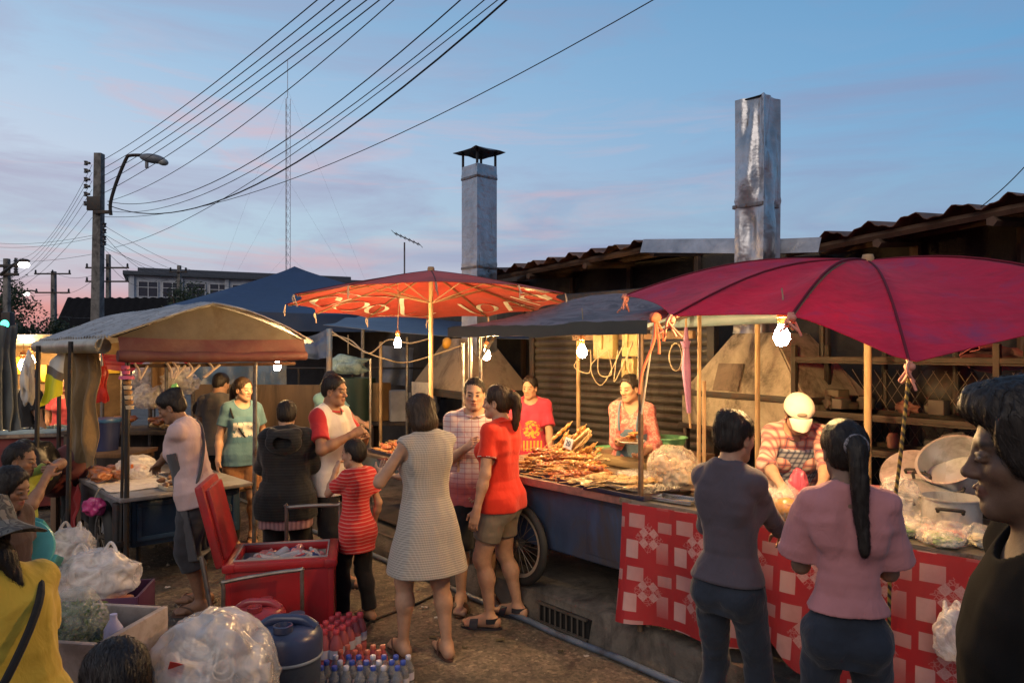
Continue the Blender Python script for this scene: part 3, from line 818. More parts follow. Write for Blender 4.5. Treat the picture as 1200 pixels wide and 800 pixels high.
# black cable on the road
pts = [at(300, 742, 4.66), (-1.25, 4.62, .012), (-1.05, 4.35, .012), (-.92, 4.45, .012), (-.96, 4.72, .012), (-.9, 4.9, .012), (-.7, 5.15, .012), (-.48, 5.5, .012), (-.3, 5.66, .012)]
pts[0] = (-1.6, 4.72, .012)
def smooth(pts, n=8):
    P = [Vector(p) for p in pts]; out = []
    for i in range(len(P)-1):
        a, b, c, d = P[max(i-1, 0)], P[i], P[i+1], P[min(i+2, len(P)-1)]
        for k in range(n):
            t = k/n; out.append(.5*((2*b)+(c-a)*t+(2*a-5*b+4*c-d)*t*t+(3*b-a-3*c+d)*t**3))
    return out+[P[-1]]
mb = MB(); mb.tube(smooth(pts), .009, 8)
tag(mb.build('electric_cable', BLACK), 'black electric cable looping over the bare road beside the bottles', 'cable')
# loose grit on the road, one mass
rg_ = np.random.default_rng(12); n = 5200; gx = rg_.uniform(-4.2, 1.6, n); gy = rg_.uniform(3.2, 8.5, n); cl_ = noise3(np.stack([gx*1.4, gy*1.4, gx*0], 1))+rg_.normal(0, .35, n); vv_ = (gx-KB.x)*KV.x+(gy-KB.y)*KV.y; kp = (cl_ > .05) & (vv_ < -.03); gx, gy = gx[kp], gy[kp]; n = len(gx)
gs = rg_.uniform(.003, .0115, n)*(1+(rg_.random(n) > .97)*1.5); ph_ = rg_.uniform(0, 6.28, n); V = []; F = []
gz = np.array([.012*math.exp(-((X)**2+(Y-4)**2)/60)*n1(X*1.3, Y*1.3) for X, Y in zip(gx, gy)]); base_ = np.stack([gx, gy, gz], 1)
for k in range(4): V.append(base_+np.stack([np.cos(ph_+k*1.57)*gs*rg_.uniform(.7, 1.3, n), np.sin(ph_+k*1.57)*gs*rg_.uniform(.7, 1.3, n), -.001+0*gs], 1))
for k in range(4): V.append(base_+np.stack([np.cos(ph_+k*1.57)*gs*.55, np.sin(ph_+k*1.57)*gs*.55, gs*rg_.uniform(.5, .9, n)], 1))
V = np.stack(V, 1).reshape(-1, 3); i0 = 8*np.arange(n)
for k in range(4): F.append(np.stack([i0+k, i0+(k+1) % 4, i0+4+(k+1) % 4, i0+4+k], 1))
F.append(np.stack([i0+4, i0+5, i0+6, i0+7], 1))
tag(link('road_grit', npmesh('road_grit', V, np.concatenate(F), smooth=False), None, simple('grit', (.24, .205, .16), .9, var=.5, vscale=60)), kind='stuff')
# litter
litm = [simple('paper_scrap', (.5, .47, .42), .8), simple('leaf_scrap', (.07, .06, .03), .8)]
for i in range(26):
    u = random.uniform(-1.6, 3.5); vv = -abs(random.gauss(.0, .5))-.04
    if i > 17: u, vv = random.uniform(.2, 4), random.uniform(-1.8, -.2)
    p = K(u, vv, .014); mb = MB(); s_ = random.uniform(.012, .03)
    mb.grid(lambda a, b: (p.x+(a-.5)*s_*2, p.y+(b-.5)*s_*1.3, p.z+.006*n1(a*3, b*3, i)), 3, 3, .001)
    tag(mb.build('litter_scrap', litm[i % 2]), 'small scrap of paper or leaf lying on the road by the kerb', 'litter', 'scraps of litter on the road')
# ------------------------------------------------------------------ utility poles
polem = conc('pole_concrete', (.20, .185, .17))
ins = simple('insulator', (.03, .028, .03), .3)
def upole(label, px, Y, pytop, w, arms=(), lean=0, group=None, name='utility_pole'):
    b = at(px, HOR, Y); zt = zat(pytop, Y)
    t = thing(name, label, 'utility pole', (b.x, Y, 0), 0, group)
    m = MB(); m.box((lean*.5*zt, 0, zt/2), (w, w, zt), rot=(0, lean, 0), bev=.02, taper=1.35); m.build('pole', polem, t)
    for (py, hw, k) in arms:
        z = zat(py, Y); a = MB(); a.box((lean*z, -.12, z), (hw*2, .09, .09), bev=.01); arm = a.build('crossarm', DARKMETAL, t)
        for i in range(k):
            x = lean*z+(-hw+.08+(2*hw-.16)*i/max(1, k-1)); q = MB()
            q.lathe([(0, .04), (.04, .04), (.07, .09), (.04, .12), (.07, .16), (.04, .2), (.05, .24), (0, .26)], (x, -.12, z), 10); q.build('insulator', ins, arm)
    return t
main = upole('tall concrete utility pole carrying the curved arm street lamp', 113, 26.6, 180, .27, lean=.012)
zs = [zat(p, 26.6) for p in (193, 202, 212, 220, 229, 240)]
for z in zs:
    m = MB(); m.box((-.28+.012*z, -.22, z), (.14, .1, .07)); m.lathe([(0, -.09), (.07, -.07), (.05, 0), (.07, .07), (0, .09)], (-.36+.012*z, -.22, z), 10); m.build('insulator', ins, main)
for z in (zat(265, 26.6), zat(272, 26.6), zat(280, 26.6), zat(286, 26.6)):
    m = MB(); m.lathe([(0, -.09), (.08, -.07), (.05, 0), (.08, .07), (0, .09)], (.34+.012*z, -.22, z), 10); m.build('insulator', ins, main)
m = MB(); m.box((.06, -.24, zat(240, 26.6)), (.5, .12, .5)); m.box((.35, -.24, zat(250, 26.6)), (.62, .1, .12)); m.build('bracket', DARKMETAL, main)
# street lamp on an arm
Y = 26.2
t = thing('street_lamp', 'unlit cobra head street lamp on a long bent tube arm of the tall pole', 'street lamp', at(130, 250, Y))
o = at(130, 250, Y); loc = lambda px, py: at(px, py, Y)-o
m = MB(); m.tube(smooth([loc(130, 252), loc(129.5, 238), loc(136, 215), loc(147, 188), loc(152, 182.5), loc(166, 182)], 5), .06, 8); m.build('arm', DARKMETAL, t)
m = MB(); m.blob(loc(179, 186), (.48, .2, .17), (0, .16, 0), 3); m.box(loc(172, 192), (.09, .09, .32)); m.build('lamp_housing', simple('lamp_grey', (.16, .17, .19), .5), t)
m = MB(); m.blob(loc(191, 190), (.2, .15, .13), (0, .16, 0), 2); m.build('lens', simple('lamp_glass', (.28, .28, .27), .25), t)
# far poles
upole('far dark pole with two crossarms over the black shed roof', 63, 46, 318, .24, [(321, 1.15, 3), (343, 1.1, 3)], name='utility_pole')
upole('far pole with two crossarms just right of the tall pole', 127, 42, 298, .20, [(314, 1.25, 3), (330, 1.25, 3)])
upole('thin pole in front of the long pale building', 210, 40, 311, .18, [(319, .5, 2)])
lp = upole('pole at the far left edge holding the lit street light', 8, 23, 303, .15, [(312, .45, 2), (322, .45, 2)])
lampw = emit('street_light_glow', (1, .93, .86), 14)
def lit_lamp(px, py, Y, label, dx):
    t = thing('lit_street_light', label, 'street light', at(px, py, Y))
    m = MB(); m.blob((0, 0, -.06), (.17, .11, .10), None, 3); m.build('lamp', lampw, t)
    m = MB(); m.blob((0, 0, .06), (.19, .12, .07), None, 2); m.build('lamp_housing', DARKMETAL, t)
    m = MB(); m.tube([(0, 0, .1), (dx*.5, 0, -.25*abs(dx)+.1 if dx < 0 else .12), (dx, 0, -.5*abs(dx) if dx < 0 else .06)], .05, 6); m.build('arm', DARKMETAL, t)
lit_lamp(28, 308, 22.5, 'bright white street light glowing at the upper left', -.7)
lit_lamp(31, 343, 40, 'smaller lit street light low over the trees at left', .6)
# traffic light
t = thing('traffic_light', 'small traffic light showing green at the left edge', 'traffic light', at(6, 380, 18) - Vector((0, 0, 0)))
m = MB(); m.box((0, .1, 0), (.24, .2, .62), bev=.03); m.build('casing', DARKMETAL, t)
m = MB(); m.lathe([(0, 0), (.1, 0), (.11, .02), (0, .05)], (0, 0, 0), 16, M=Matrix.Rotation(R(90), 4, 'X')); m.build('green_lens', emit('green_signal', (.02, .85, .5), 3.5), t)
m = MB(); m.tube([(0, .15, -zat(380, 18)), (0, .15, -.4)], .06, 8); m.build('post', DARKMETAL, t)
# ------------------------------------------------------------------ wires
def wire(a, b, sag, r=.012, n=26):
    a, b = Vector(a), Vector(b); P = []
    for i in range(n+1):
        t = i/n; p = a.lerp(b, t); p.z -= sag*4*t*(1-t); P.append(p)
    m = MB(); m.tube(P, r*.62, 5); return m
def cable(label, a, b, sag, r=.014, group='overhead power lines'):
    tag(wire(a, b, sag, r).build('power_line', BLACK), label, 'power line', group)
LINES = 'black power line rising from the tall pole to the top of the picture'
ends = [(372, 0, .2), (392, 0, .2), (411, 0, .2), (430, 0, .2), (445, 0, .25)]
pz = [(128, 190), (128, 200), (128, 209), (128, 218), (128, 229)]
for (px, py, s_), (qx, qy) in zip(ends, pz):
    a = at(qx-8, qy-2, 26.4); e = at(px, py, 11); e.z += s_*1.3*.64; e = a+(e-a)*1.25; cable(LINES, a, e, s_*1.3, .016)
for (qx, qy), (px, py), s_, r in (((132, 236), (462, 0), .5, .014), ((132, 236), (540, 0), 1.1, .017), ((132, 247), (568, 0), 1.05, .014), ((132, 240), (594, 0), 1.45, .026), ((140, 290), (520, 50), .5, .012), ((128, 254), (766, 0), .95, .014)):
    a = at(qx-6, qy, 26.4); e = at(px, py, 10.5); e.z += s_*1.35*.556; e = a+(e-a)*1.2; cable('sagging dark cable from the tall pole across the sky to upper middle', a, e, s_*1.35, r, 'cables strung from the tall pole across the sky')
for i, (qy, py) in enumerate(((193, 303), (202, 306), (212, 309), (222, 313), (240, 300), (255, 306))):
    cable('thin power line dropping from the tall pole towards far left', at(108, qy, 26.4), at(20-9*i, py+i*9, 44), .9, .012, 'thin lines running from the tall pole to the far left')
for i, (a, b, y0, y1) in enumerate(((-40, 113, 279, 275), (-40, 113, 284, 278), (-40, 113, 299, 297), (-40, 62, 320, 318), (62, 127, 318, 316), (63, 113, 341, 325), (-40, 63, 330, 345), (20, 120, 352, 372))):
    cable('thin black line strung level between the poles at left', at(a, y0, 44), at(b, y1, 44 if b < 113 else 27), .35, .012, 'level lines between the left poles')
for i, (y0, px, py) in enumerate(((262, 300, 324), (272, 290, 326), (281, 250, 325), (288, 320, 330), (270, 212, 314), (287, 213, 318), (297, 190, 322))):
    cable('thin sagging service wire from the tall pole down to the pale building', at(118, y0, 26.4), at(px, py, 60 if px > 220 else 40), .9, .012, 'service wires to the pale building')
cable('lone black wire crossing the sky above the right hand roof', K(-.7, 2.28, 2.74), at(1240, 148, 5.0), .05, .006, None)
# ------------------------------------------------------------------ radio mast with guys
Y = 150; b = at(337, HOR, Y); zt = zat(70, Y); t = thing('radio_mast', 'very tall thin lattice radio mast standing far behind the market', 'radio mast', (b.x, Y, 0))
m = MB(); w = .55
lm = simple('mast_paint', (.45, .44, .48), .6)
cs = [(w*math.cos(a), w*math.sin(a)) for a in (.5, 2.6, 4.7)]
for x, y in cs: m.tube([(x, y, 0), (x, y, zt-8)], .055, 5)
k = int((zt-8)/1.6)
for i in range(k):
    z = i*1.6
    for j in range(3):
        a, c = cs[j], cs[(j+1) % 3]; m.tube([(a[0], a[1], z), (c[0], c[1], z+1.6)], .028, 4)
m.build('lattice', lm, t); m = MB(); m.tube([(0, 0, zt-8), (0, 0, zt)], .07, 5); m.build('antenna_rod', lm, t)
for s_, zz in ((-1, .9), (1, .9), (-1, .6), (1, .6), (-1, .35), (1, .35)):
    m = MB(); m.tube([(0, 0, zt*zz), (s_*22, 4, 0)], .012, 4); m.build('guy_wire', lm, t)
# ------------------------------------------------------------------ pale building far left centre
Y = 90; x0, x1 = at(146, 0, Y).x, at(400, 0, Y).x; zt = zat(322, Y)
t = thing('pale_building', 'long pale two storey building with a dark roof and a band of windows', 'building', ((x0+x1)/2, Y+6.5, 0), R(26)); W = (x1-x0)*1.08
pb = simple('pale_wall', (.50, .52, .56), .8, var=.12, vscale=.6, dirt=(.25, .25, .27), dscale=.4)
m = MB(); m.box((0, 4, zt/2), (W, 8, zt), bev=.02); m.build('wall', pb, t)
m = MB(); m.box((0, 4, zt+.25), (W+1.2, 9.4, .5), bev=.05); m.box((0, 4, zt+.8), (W-2, 6, .6), bev=.1); m.build('roof', simple('dark_roof', (.07, .08, .10), .8), t)
gw = simple('window_glass_dark', (.035, .045, .06), .15, spec=.6)
fx = simple('white_frame', (.55, .56, .58), .6)
for i, wx in enumerate(np.arange(-W/2+1.2, W/2-2, 2.75)):
    m = MB(); zc = zat(338, Y); hh = 1.9
    m.box((wx+1, -.05, zc), (2.2, .1, hh), bev=0); win = m.build('window', gw, t)
    m = MB()
    for q in (0, .5, 1): m.box((wx+1-1.1+2.2*q, -.12, zc), (.09, .12, hh+.1), bev=0)
    for q in (0, .62, 1): m.box((wx+1, -.115, zc-hh/2+hh*q), (2.2, .10, .08), bev=0)
    m.build('window_frame', fx, win)
for wx in np.arange(-W/2+.4, W/2, 5.5):
    m = MB(); m.box((wx, -.15, zt/2), (.5, .3, zt), bev=.02); m.build('column', pb, t)
m = MB(); m.box((0, -.2, zat(346, Y)-.4), (W, .4, .35), bev=.02); m.build('ledge', pb, t)
# dark shed in front
Y = 38; x0, x1 = at(62, 0, Y).x, at(262, 0, Y).x; zt = zat(347, Y)
t = thing('black_shed', 'low wide shed with a plain black sloping roof behind the left stall', 'shed', ((x0+x1)/2, Y, 0)); W = x1-x0
m = MB(); m.box((0, 3, 1.1), (W-.4, 5, 2.2), bev=.02); m.build('wall', simple('shed_wall', (.05, .045, .04), .8), t)
m = MB()
m.grid(lambda u, v: (-W/2+u*W+.15*(v), -.3+v*1.3, zat(396, Y)+v*(zt-zat(396, Y))+.03*math.sin(u*W*14)), 160, 4, .06); m.build('roof', simple('black_roof', (.013, .013, .015), .95, var=.3, spec=.1), t)
# far trees at left
barkm = wood('bark', (.07, .05, .035))
leafm = simple('dark_leaves', (.035, .055, .025), .7, var=.5, vscale=3)
def tree(label, px, Y, pyc, rad, n, seed, h=None):
    rng = np.random.default_rng(seed); b = at(px, HOR, Y); zc = zat(pyc, Y)
    t = thing('tree', label, 'tree', (b.x, Y, 0))
    m = MB(); m.tube([(0, 0, 0), (.1, 0, zc*.4), (0, .1, zc*.75), (.1, 0, zc+rad*.3)], [.22, .17, .12, .05], 8)
    tips = []
    for i in range(9):
        a = rng.uniform(0, 6.28); e = A(math.cos(a)*rad*rng.uniform(.5, .95), math.sin(a)*rad*.7, zc+rng.uniform(-.45, .6)*rad)
        m.tube([(0, 0, zc*rng.uniform(.55, .85)), tuple(e*A(.5, .5, 1)-A(0, 0, .2)), tuple(e)], [.08, .05, .02], 6); tips.append(e)
    m.build('trunk', barkm, t)
    cl = [tips[i % 9]+rng.normal(0, rad*.2, 3) for i in range(22)]; pts = []
    for c in cl: pts.append(c+rng.normal(0, 1, (n//22, 3))*A(.2, .2, .12)*rad)
    P = np.concatenate(pts); k = len(P); s_ = rng.uniform(.06, .13, k)*rad*.55
    d1 = rng.normal(0, 1, (k, 3)); d1 /= np.linalg.norm(d1, axis=1)[:, None]; d2 = np.cross(d1, rng.normal(0, 1, (k, 3))); d2 /= np.linalg.norm(d2, axis=1)[:, None]
    d1 *= s_[:, None]; d2 *= s_[:, None]*.5
    V = np.stack([P-d1, P-d2, P+d1, P+d2], 1).reshape(-1, 3); F = np.arange(4*k).reshape(-1, 4)
    link('crown', npmesh('crown', V, F, smooth=False), t, leafm)
tree('dark leafy tree spreading at the far left below the lit street light', -6, 27, 352, 1.1, 2200, 3)
tree('low dark tree under the pink sky by the green traffic light', 36, 30, 390, 1.2, 2400, 5)
tree('small round dark tree in front of the pale building', 213, 36, 349, 1.15, 1800, 8)
# ------------------------------------------------------------------ TV antenna
Y = 12; b = at(474, 322, Y); t = thing('tv_antenna', 'thin rooftop television antenna against the pink horizon', 'antenna', (b.x, Y, 0))
zt = zat(284, Y); m = MB(); m.tube([(0, 0, 0), (0, 0, zt)], .014, 6); m.build('mast', STEEL, t)
m = MB(); a0, a1 = Vector((-.17, 0, zat(273, Y))), Vector((.26, 0, zat(287, Y))); m.tube([a0, a1], .009, 5)
for i in range(7):
    p = a0.lerp(a1, i/6); m.tube([p+Vector((-.02, -.16, .02)), p+Vector((.02, .16, -.02))], .006, 4)
m.build('elements', STEEL, t)
# ------------------------------------------------------------------ long market shed behind the right hand row
roofm = simple('rusty_roof_sheet', (.17, .088, .058), .8, .1, .45, 3, stretch=(1, .3, 1), dirt=(.03, .02, .016), dscale=2, bump=.3, bscale=20)
def roof(label, u0, u1, z0, z1, vfront, depth, rise, cols):
    t = thing('shed_roof', label, 'roof', K((u0+u1)/2, vfront, 0), math.atan2(KU.y, KU.x)+math.pi)
    # local: x towards camera right, y... row runs along x; +y points out over the road
    L = u0-u1; n = int(abs(L)/.02)
    m = MB()
    def f(a, b):
        x = -L/2+a*L; w = .022*math.sin(x*2*math.pi/.21)*(1 if b < .9 else 1)
        return (x, -b*depth, z0+(z1-z0)*a+rise*b+w+.02*n1(x*1.7, b*3))
    m.grid(f, n, 6, .006); m.build('corrugated_sheet', roofm, t)
    m = MB()
    for i in range(5):
        y = -.15-i*depth/5; zz = rise*(-y/depth)-.07
        m.tube([(-L/2, y, z0+zz), (L/2, y, z1+zz)], .035, 5)
    k = max(3, int(L/1.1))
    for i in range(k+1):
        x = -L/2+L*i/k; zz = z0+(z1-z0)*(i/k); m.tube([(x, -.05, zz-.11), (x, -depth, zz+rise-.11)], .04, 5)
        m.box((x, -.3, (zz-.15)/2+.1), (.09, .09, zz-.15-.2), bev=.004) if i not in () else 0
    m.build('roof_frame', wood('dark_timber', (.09, .052, .032)), t)
    return t
uu = lambda px, v: (onv(px, v)-KB).dot(KU)
roof('long dark corrugated shed roof left of the dented chimney', uu(758, 2.2), uu(560, 2.2)*1.06, 2.87, 2.72, 2.2, 3.2, .12, 0) if False else None
def roof2(label, pxa, pxb, za, zb, v, depth, rise, extra=0):
    ua, ub = uu(pxa, v)+extra, uu(pxb, v)     # ua is the far (left) end
    t = thing('shed_roof', label, 'roof', K(0, 0, 0)); m = MB(); L = ua-ub; n = int(L/.025)
    def P(a, b, dz=0):
        u = ua+(ub-ua)*a; return K(u, v+b*depth, za+(zb-za)*a+rise*b+dz)-KB
    m.grid(lambda a, b: P(a, b, .03*math.sin(a*L*2*math.pi/.30)+.012*math.sin(a*L*2*math.pi/.11)+.025*n1(a*L*1.5, b*3, za)), n, 6, .005); m.build('corrugated_sheet', roofm, t)
    m = MB()
    for i in range(6): m.tube([P(0, .03+i*.19, -.075), P(1, .03+i*.19, -.075)], .032, 5)
    k = max(3, int(L/.9))
    for i in range(k+1): m.tube([P(i/k, .01, -.13), P(i/k, 1, -.13)], .035, 5)
    for i in range(k+1):
        p = P(i/k, .25, -.16); m.tube([Vector((p.x, p.y, .2)), p], .04, 6)
    m.build('roof_frame', wood('dark_timber', (.09, .052, .032)), t); return t
roof2('dark corrugated roof edge climbing to the dented chimney', 578, 762, 2.745, 2.87, 2.2, 3.0, .25, .3)
roof2('rusty brown corrugated roof at right above the crimson parasol', 916, 1330, 2.67, 2.86, 2.2, 3.0, .3)
# flashing sheet between the two roofs
m = MB(); ua, ub = uu(756, 2.15), uu(868, 2.15)
m.grid(lambda a, b: K(ua+(ub-ua)*a, 2.13-.05*b, 2.865-.11*a-.13*b), 20, 4, .006)
tag(m.build('metal_flashing', tin('flashing_tin', (.42, .44, .48), amt=.7, metal=.5)), 'pale sheet metal flashing strip nailed up left of the dented chimney', 'flashing')
m = MB(); ua, ub = uu(910, 2.15), uu(965, 2.15)
m.grid(lambda a, b: K(ua+(ub-ua)*a, 2.12-.05*b, 2.71-.03*a-.12*b), 12, 4, .006)
tag(m.build('metal_flashing', MATS['flashing_tin']), 'short pale sheet metal strip just right of the dented chimney', 'flashing')
# back wall of the shed with roller shutters
wt = thing('shed_wall', 'dark back wall of the market shed behind the stalls', 'wall', K(0, 0, 0))
m = MB(); a = K(14, 3.1, 0)-KB; b = K(-6, 3.1, 0)-KB; c = (a+b)/2
m.box((c.x, c.y, 1.45), (20, .15, 2.7), rot=(0, 0, math.atan2(KU.y, KU.x)), bev=.01); m.build('wall', conc('soot_wall', (.05, .042, .035)), wt)
def shutter(label, pxa, pxb, v, z0, z1):
    ua, ub = uu(pxa, v), uu(pxb, v); L = ua-ub
    t = thing('roller_shutter', label, 'roller shutter', K((ua+ub)/2, v, 0), math.atan2(-KU.y, -KU.x))
    m = MB(); prof = []
    n = int((z1-z0)/.075)
    rows = []
    for i in range(n*4+1):
        z = z0+(z1-z0)*i/(n*4); ph = (i % 4)/4; rows.append((z, -.018*math.sin(math.pi*ph)))
    m.grid(lambda a, b: (-L/2+L*a, rows[min(int(round(b*(len(rows)-1))), len(rows)-1)][1]-.004*n1(a*9, b*5), rows[min(int(round(b*(len(rows)-1))), len(rows)-1)][0]), 12, len(rows)-1, .004)
    m.build('slats', tin('shutter_tin', (.075, .07, .062), (.035, .024, .016), .52, .5, .5), t)
    m = MB(); m.box((-L/2-.03, .0, (z0+z1)/2), (.07, .08, z1-z0)); m.box((L/2+.03, 0, (z0+z1)/2), (.07, .08, z1-z0)); m.box((0, .02, z1+.12), (L+.15, .24, .24), bev=.05); m.build('guide_frame', DARKMETAL, t)
shutter('grey steel roller shutter behind the grilled meat sellers', 628, 832, 2.0, PAVE, 2.15)
# ------------------------------------------------------------------ chimneys and grill hoods
def chimney(label, px, Y, pytop, s_, z0, cap, dent):
    b = at(px, HOR, Y); zt = zat(pytop, Y); t = thing('chimney', label, 'chimney', (b.x, Y, z0), KANG); H_ = zt-z0; rng = random.Random(px)
    m = MB(); nz = 60
    for f in range(4):
        def fn(a, bb, f=f):
            x = -s_+2*s_*a; z = bb*H_; edge = (1-abs(2*a-1)**3); dz = dent*edge*(n1(a*2.2+f*7, z*2.4, 3.1)+.5*n1(a*5+f*3, z*6, 1))
            seam = .006 if (z % 1.02) < .03 else 0
            p = Vector((x*(1+seam*2), -s_-seam-dz, z)); p.rotate(Euler((0, 0, f*math.pi/2))); return p+Vector((.02*math.sin(z*1.1)*dent*20, 0, 0))
        m.grid(fn, 14, nz)
    bmesh.ops.remove_doubles(m.bm, verts=m.bm.verts[:], dist=.0005)
    m.build('duct', tin('chimney_tin_%s' % cap, (.42, .44, .48) if cap else (.46, .47, .50), (.16, .13, .10), .64 if cap else .60, .85, .34), t, ang=50)
    for z in np.arange(1.0, H_, 1.02):
      m = MB(); m.box((0, 0, z), (2*s_+.014, 2*s_+.014, .03), bev=.004); m.build('seam_band', tin('seam_tin', (.2, .2, .21), amt=.5), t)
    if cap:
        m = MB()
        for x in (-1, 1):
            for y in (-1, 1): m.box((x*s_*.92, y*s_*.92, H_+.07), (.022, .022, .2), bev=.002)
        m.build('cap_strut', DARKMETAL, t)
        m = MB(); m.grid(lambda a, bb: ((a-.5)*s_*3.0, (bb-.5)*s_*3.0, H_+.16+.06*math.sin(a*math.pi)*math.sin(bb*math.pi)+.012*n1(a*4, bb*4)), 10, 10, .006); m.build('cap', tin('cap_tin', (.10, .10, .105), amt=.5, metal=.5), t)
    else:
        m = MB(); m.box((0, 0, H_-.01), (2*s_-.03, 2*s_-.03, .01), bev=0); m.build('mouth_shade', simple('hollow_black', (.006, .006, .006), .9), t)  # black plate across the open flue, standing in for the shade inside
chimney('smooth square metal chimney with a flat rain cap', 561.5, 8.3, 196, .143, 1.75, 1, .006)
chimney('dented open topped square metal chimney at right', 886, 5.75, 118, .125, 1.95, 0, .04)
hoodm = conc('hood_plaster', (.36, .31, .24), (.035, .026, .02))
def hood(label, px, v, wx, wy, z0, zb, zt, topw, mm):
    p = onv(px, v); t = thing('grill_hood', label, 'smoke hood', (p.x, p.y, 0), KANG-R(12))
    m = MB(); base = [(-wx, -wy), (wx, -wy), (wx, wy), (-wx, wy)]; tp = [(x/abs(x)*topw, y/abs(y)*topw) for x, y in base]
    v0 = [m.bm.verts.new((x, y, z0)) for x, y in base]; v1 = [m.bm.verts.new((x, y, zb)) for x, y in base]; v2 = [m.bm.verts.new((x, y, zt)) for x, y in tp]
    for a_, b_ in ((v0, v1), (v1, v2)):
        for k in range(4): m.bm.faces.new((a_[k], a_[(k+1) % 4], b_[(k+1) % 4], b_[k]))
    m.bm.faces.new(v2); m.bm.faces.new(v0[::-1]); bmesh.ops.bevel(m.bm, geom=m.bm.edges[:], offset=.012, segments=2, affect='EDGES')
    m.build('hood', mm, t)
    m = MB(); m.box((0, -wy-.006, zb), (2*wx+.03, .03, .045)); m.box((wx+.006, 0, zb), (.03, 2*wy+.03, .045)); m.box((0, -wy-.006, z0+.02), (2*wx+.03, .03, .04)); m.box((wx+.006, 0, z0+.02), (.03, 2*wy+.03, .04)); m.build('angle_frame', DARKMETAL, t)
    m = MB(); m.box((0, wy*.2, .20+.3), (2*wx*.95, 2*wy*.8, .6), bev=.02); m.build('grill_base', conc('grill_brick', (.10, .075, .055)), t)
    for x in (-1, 1):
        for y in (-1, 1): m = MB(); m.box((x*(wx-.03), y*(wy-.03), (z0+.2)/2), (.04, .04, z0-.2), bev=.003); m.build('corner_post', DARKMETAL, t)
    return t
h2 = hood('cracked plaster smoke hood with a patched square below the dented chimney', 903, 1.95, .62, .36, 1.18, 1.47, 1.95, .2, hoodm)
m = MB(); m.box((-.12, -.332, 1.61), (.26, .012, .22), rot=(R(-18), 0, 0), bev=.003); m.build('patch', conc('patch_plaster', (.17, .13, .10)), h2)
h1 = hood('wide grey brown metal smoke hood behind the plaid shirt man', 548, 1.85, .78, .42, 1.30, 1.36, 1.95, .2, simple('hood_metal', (.27, .22, .16), .55, .3, .2, 3, dirt=(.10, .075, .05), dscale=3))
m = MB(); p = onv(497, 1.35); m.box((0, 0, .55), (.36, .03, 1.25), bev=.004)
o = m.build('tin_screen', tin('panel_tin', (.42, .40, .36), amt=.62, metal=.4)); o.location = (p.x, p.y, PAVE+.08); o.rotation_euler = (R(2), 0, KANG); tag(o, 'upright pale sheet metal panel standing left of the umbrella pole', 'metal panel')
# ------------------------------------------------------------------ chain link fence and shelf at right
def fence():
    v = 1.95; ua, ub = uu(962, v), uu(1330, v); L = ua-ub
    t = thing('chain_link_fence', 'rusty chain link fence behind the cooking pots at right', 'fence', K((ua+ub)/2, v, 0), KANG)
    m = MB(); z0, z1 = PAVE, 2.3; d = .075; x = -L/2-(z1-z0)
    m2 = m
    while x < L/2+(z1-z0):
        for sg in (1, -1):
            xa = x if sg == 1 else x+(z1-z0)*.62; pts = []
            k = int((z1-z0)/.06)
            for i in range(0, k+1, 12):
                f = i/k; xx = xa+sg*f*(z1-z0)*.62
                pts.append((xx, 0.004*sg, z0+f*(z1-z0)))
            seg = [p_ for p_ in pts if -L/2 <= p_[0] <= L/2]
            if len(seg) > 1: m.tube(seg, .0022, 4, cap=False)
        x += d
    m.build('mesh', simple('fence_wire', (.30, .24, .17), .5, .5, .3), t)
    for k in range(5):
        m = MB(); xx = -L/2+L*k/4; m.tube([(xx, .02, PAVE), (xx, .02, 2.3)], .022, 8); m.build('post', DARKMETAL, t)
    for z in (2.28, 1.35):
        m = MB(); m.tube([(-L/2, .02, z), (L/2, .02, z)], .018, 6); m.build('rail', DARKMETAL, t)
fence()
# ================================================================== stalls
def mark(m, i):
    for f in m.bm.faces:
        if not f.tag: f.material_index = i; f.tag = True
def canopy_mat(name, col, fade, trans=.35):
    t = NT(name); co = t.coord(); n = t.noise(co, 2.2, 6, .65, .6); f = t.noise(co, 300, 2)
    c = t.ramp(n, [(.32, sc(col, .75)), (.55, col), (.75, fade)]); st = t.noise(t.coord(scale=(1, 1, 5)), 5, 5, .7)
    c = t.mix(t.ramp(st, [(.5, 0), (.72, .45)]), c, sc(col, .45)); t.base(c); t.set(Roughness=.75, Sheen_Weight=.1)
    b = t.bump(f, .2, .002, t.bump(t.noise(co, 5, 3, .5, 1.), .35, .03)); t.l(b, t.b.inputs['Normal'])
    tr = t.n('BsdfTranslucent'); t.l(c, tr.inputs[0]); mx = t.n('MixShader'); mx.inputs[0].default_value = trans
    t.l(t.b.outputs[0], mx.inputs[1]); t.l(tr.outputs[0], mx.inputs[2]); t.l(mx.outputs[0], t.out.inputs[0]); return t.m
BAM = simple('bamboo_pole', (.42, .29, .15), .6, var=.3, vscale=8, stretch=(1, 1, .2), dirt=(.12, .07, .04), dscale=6)
RIBM = simple('rib_bamboo', (.20, .12, .065), .7)
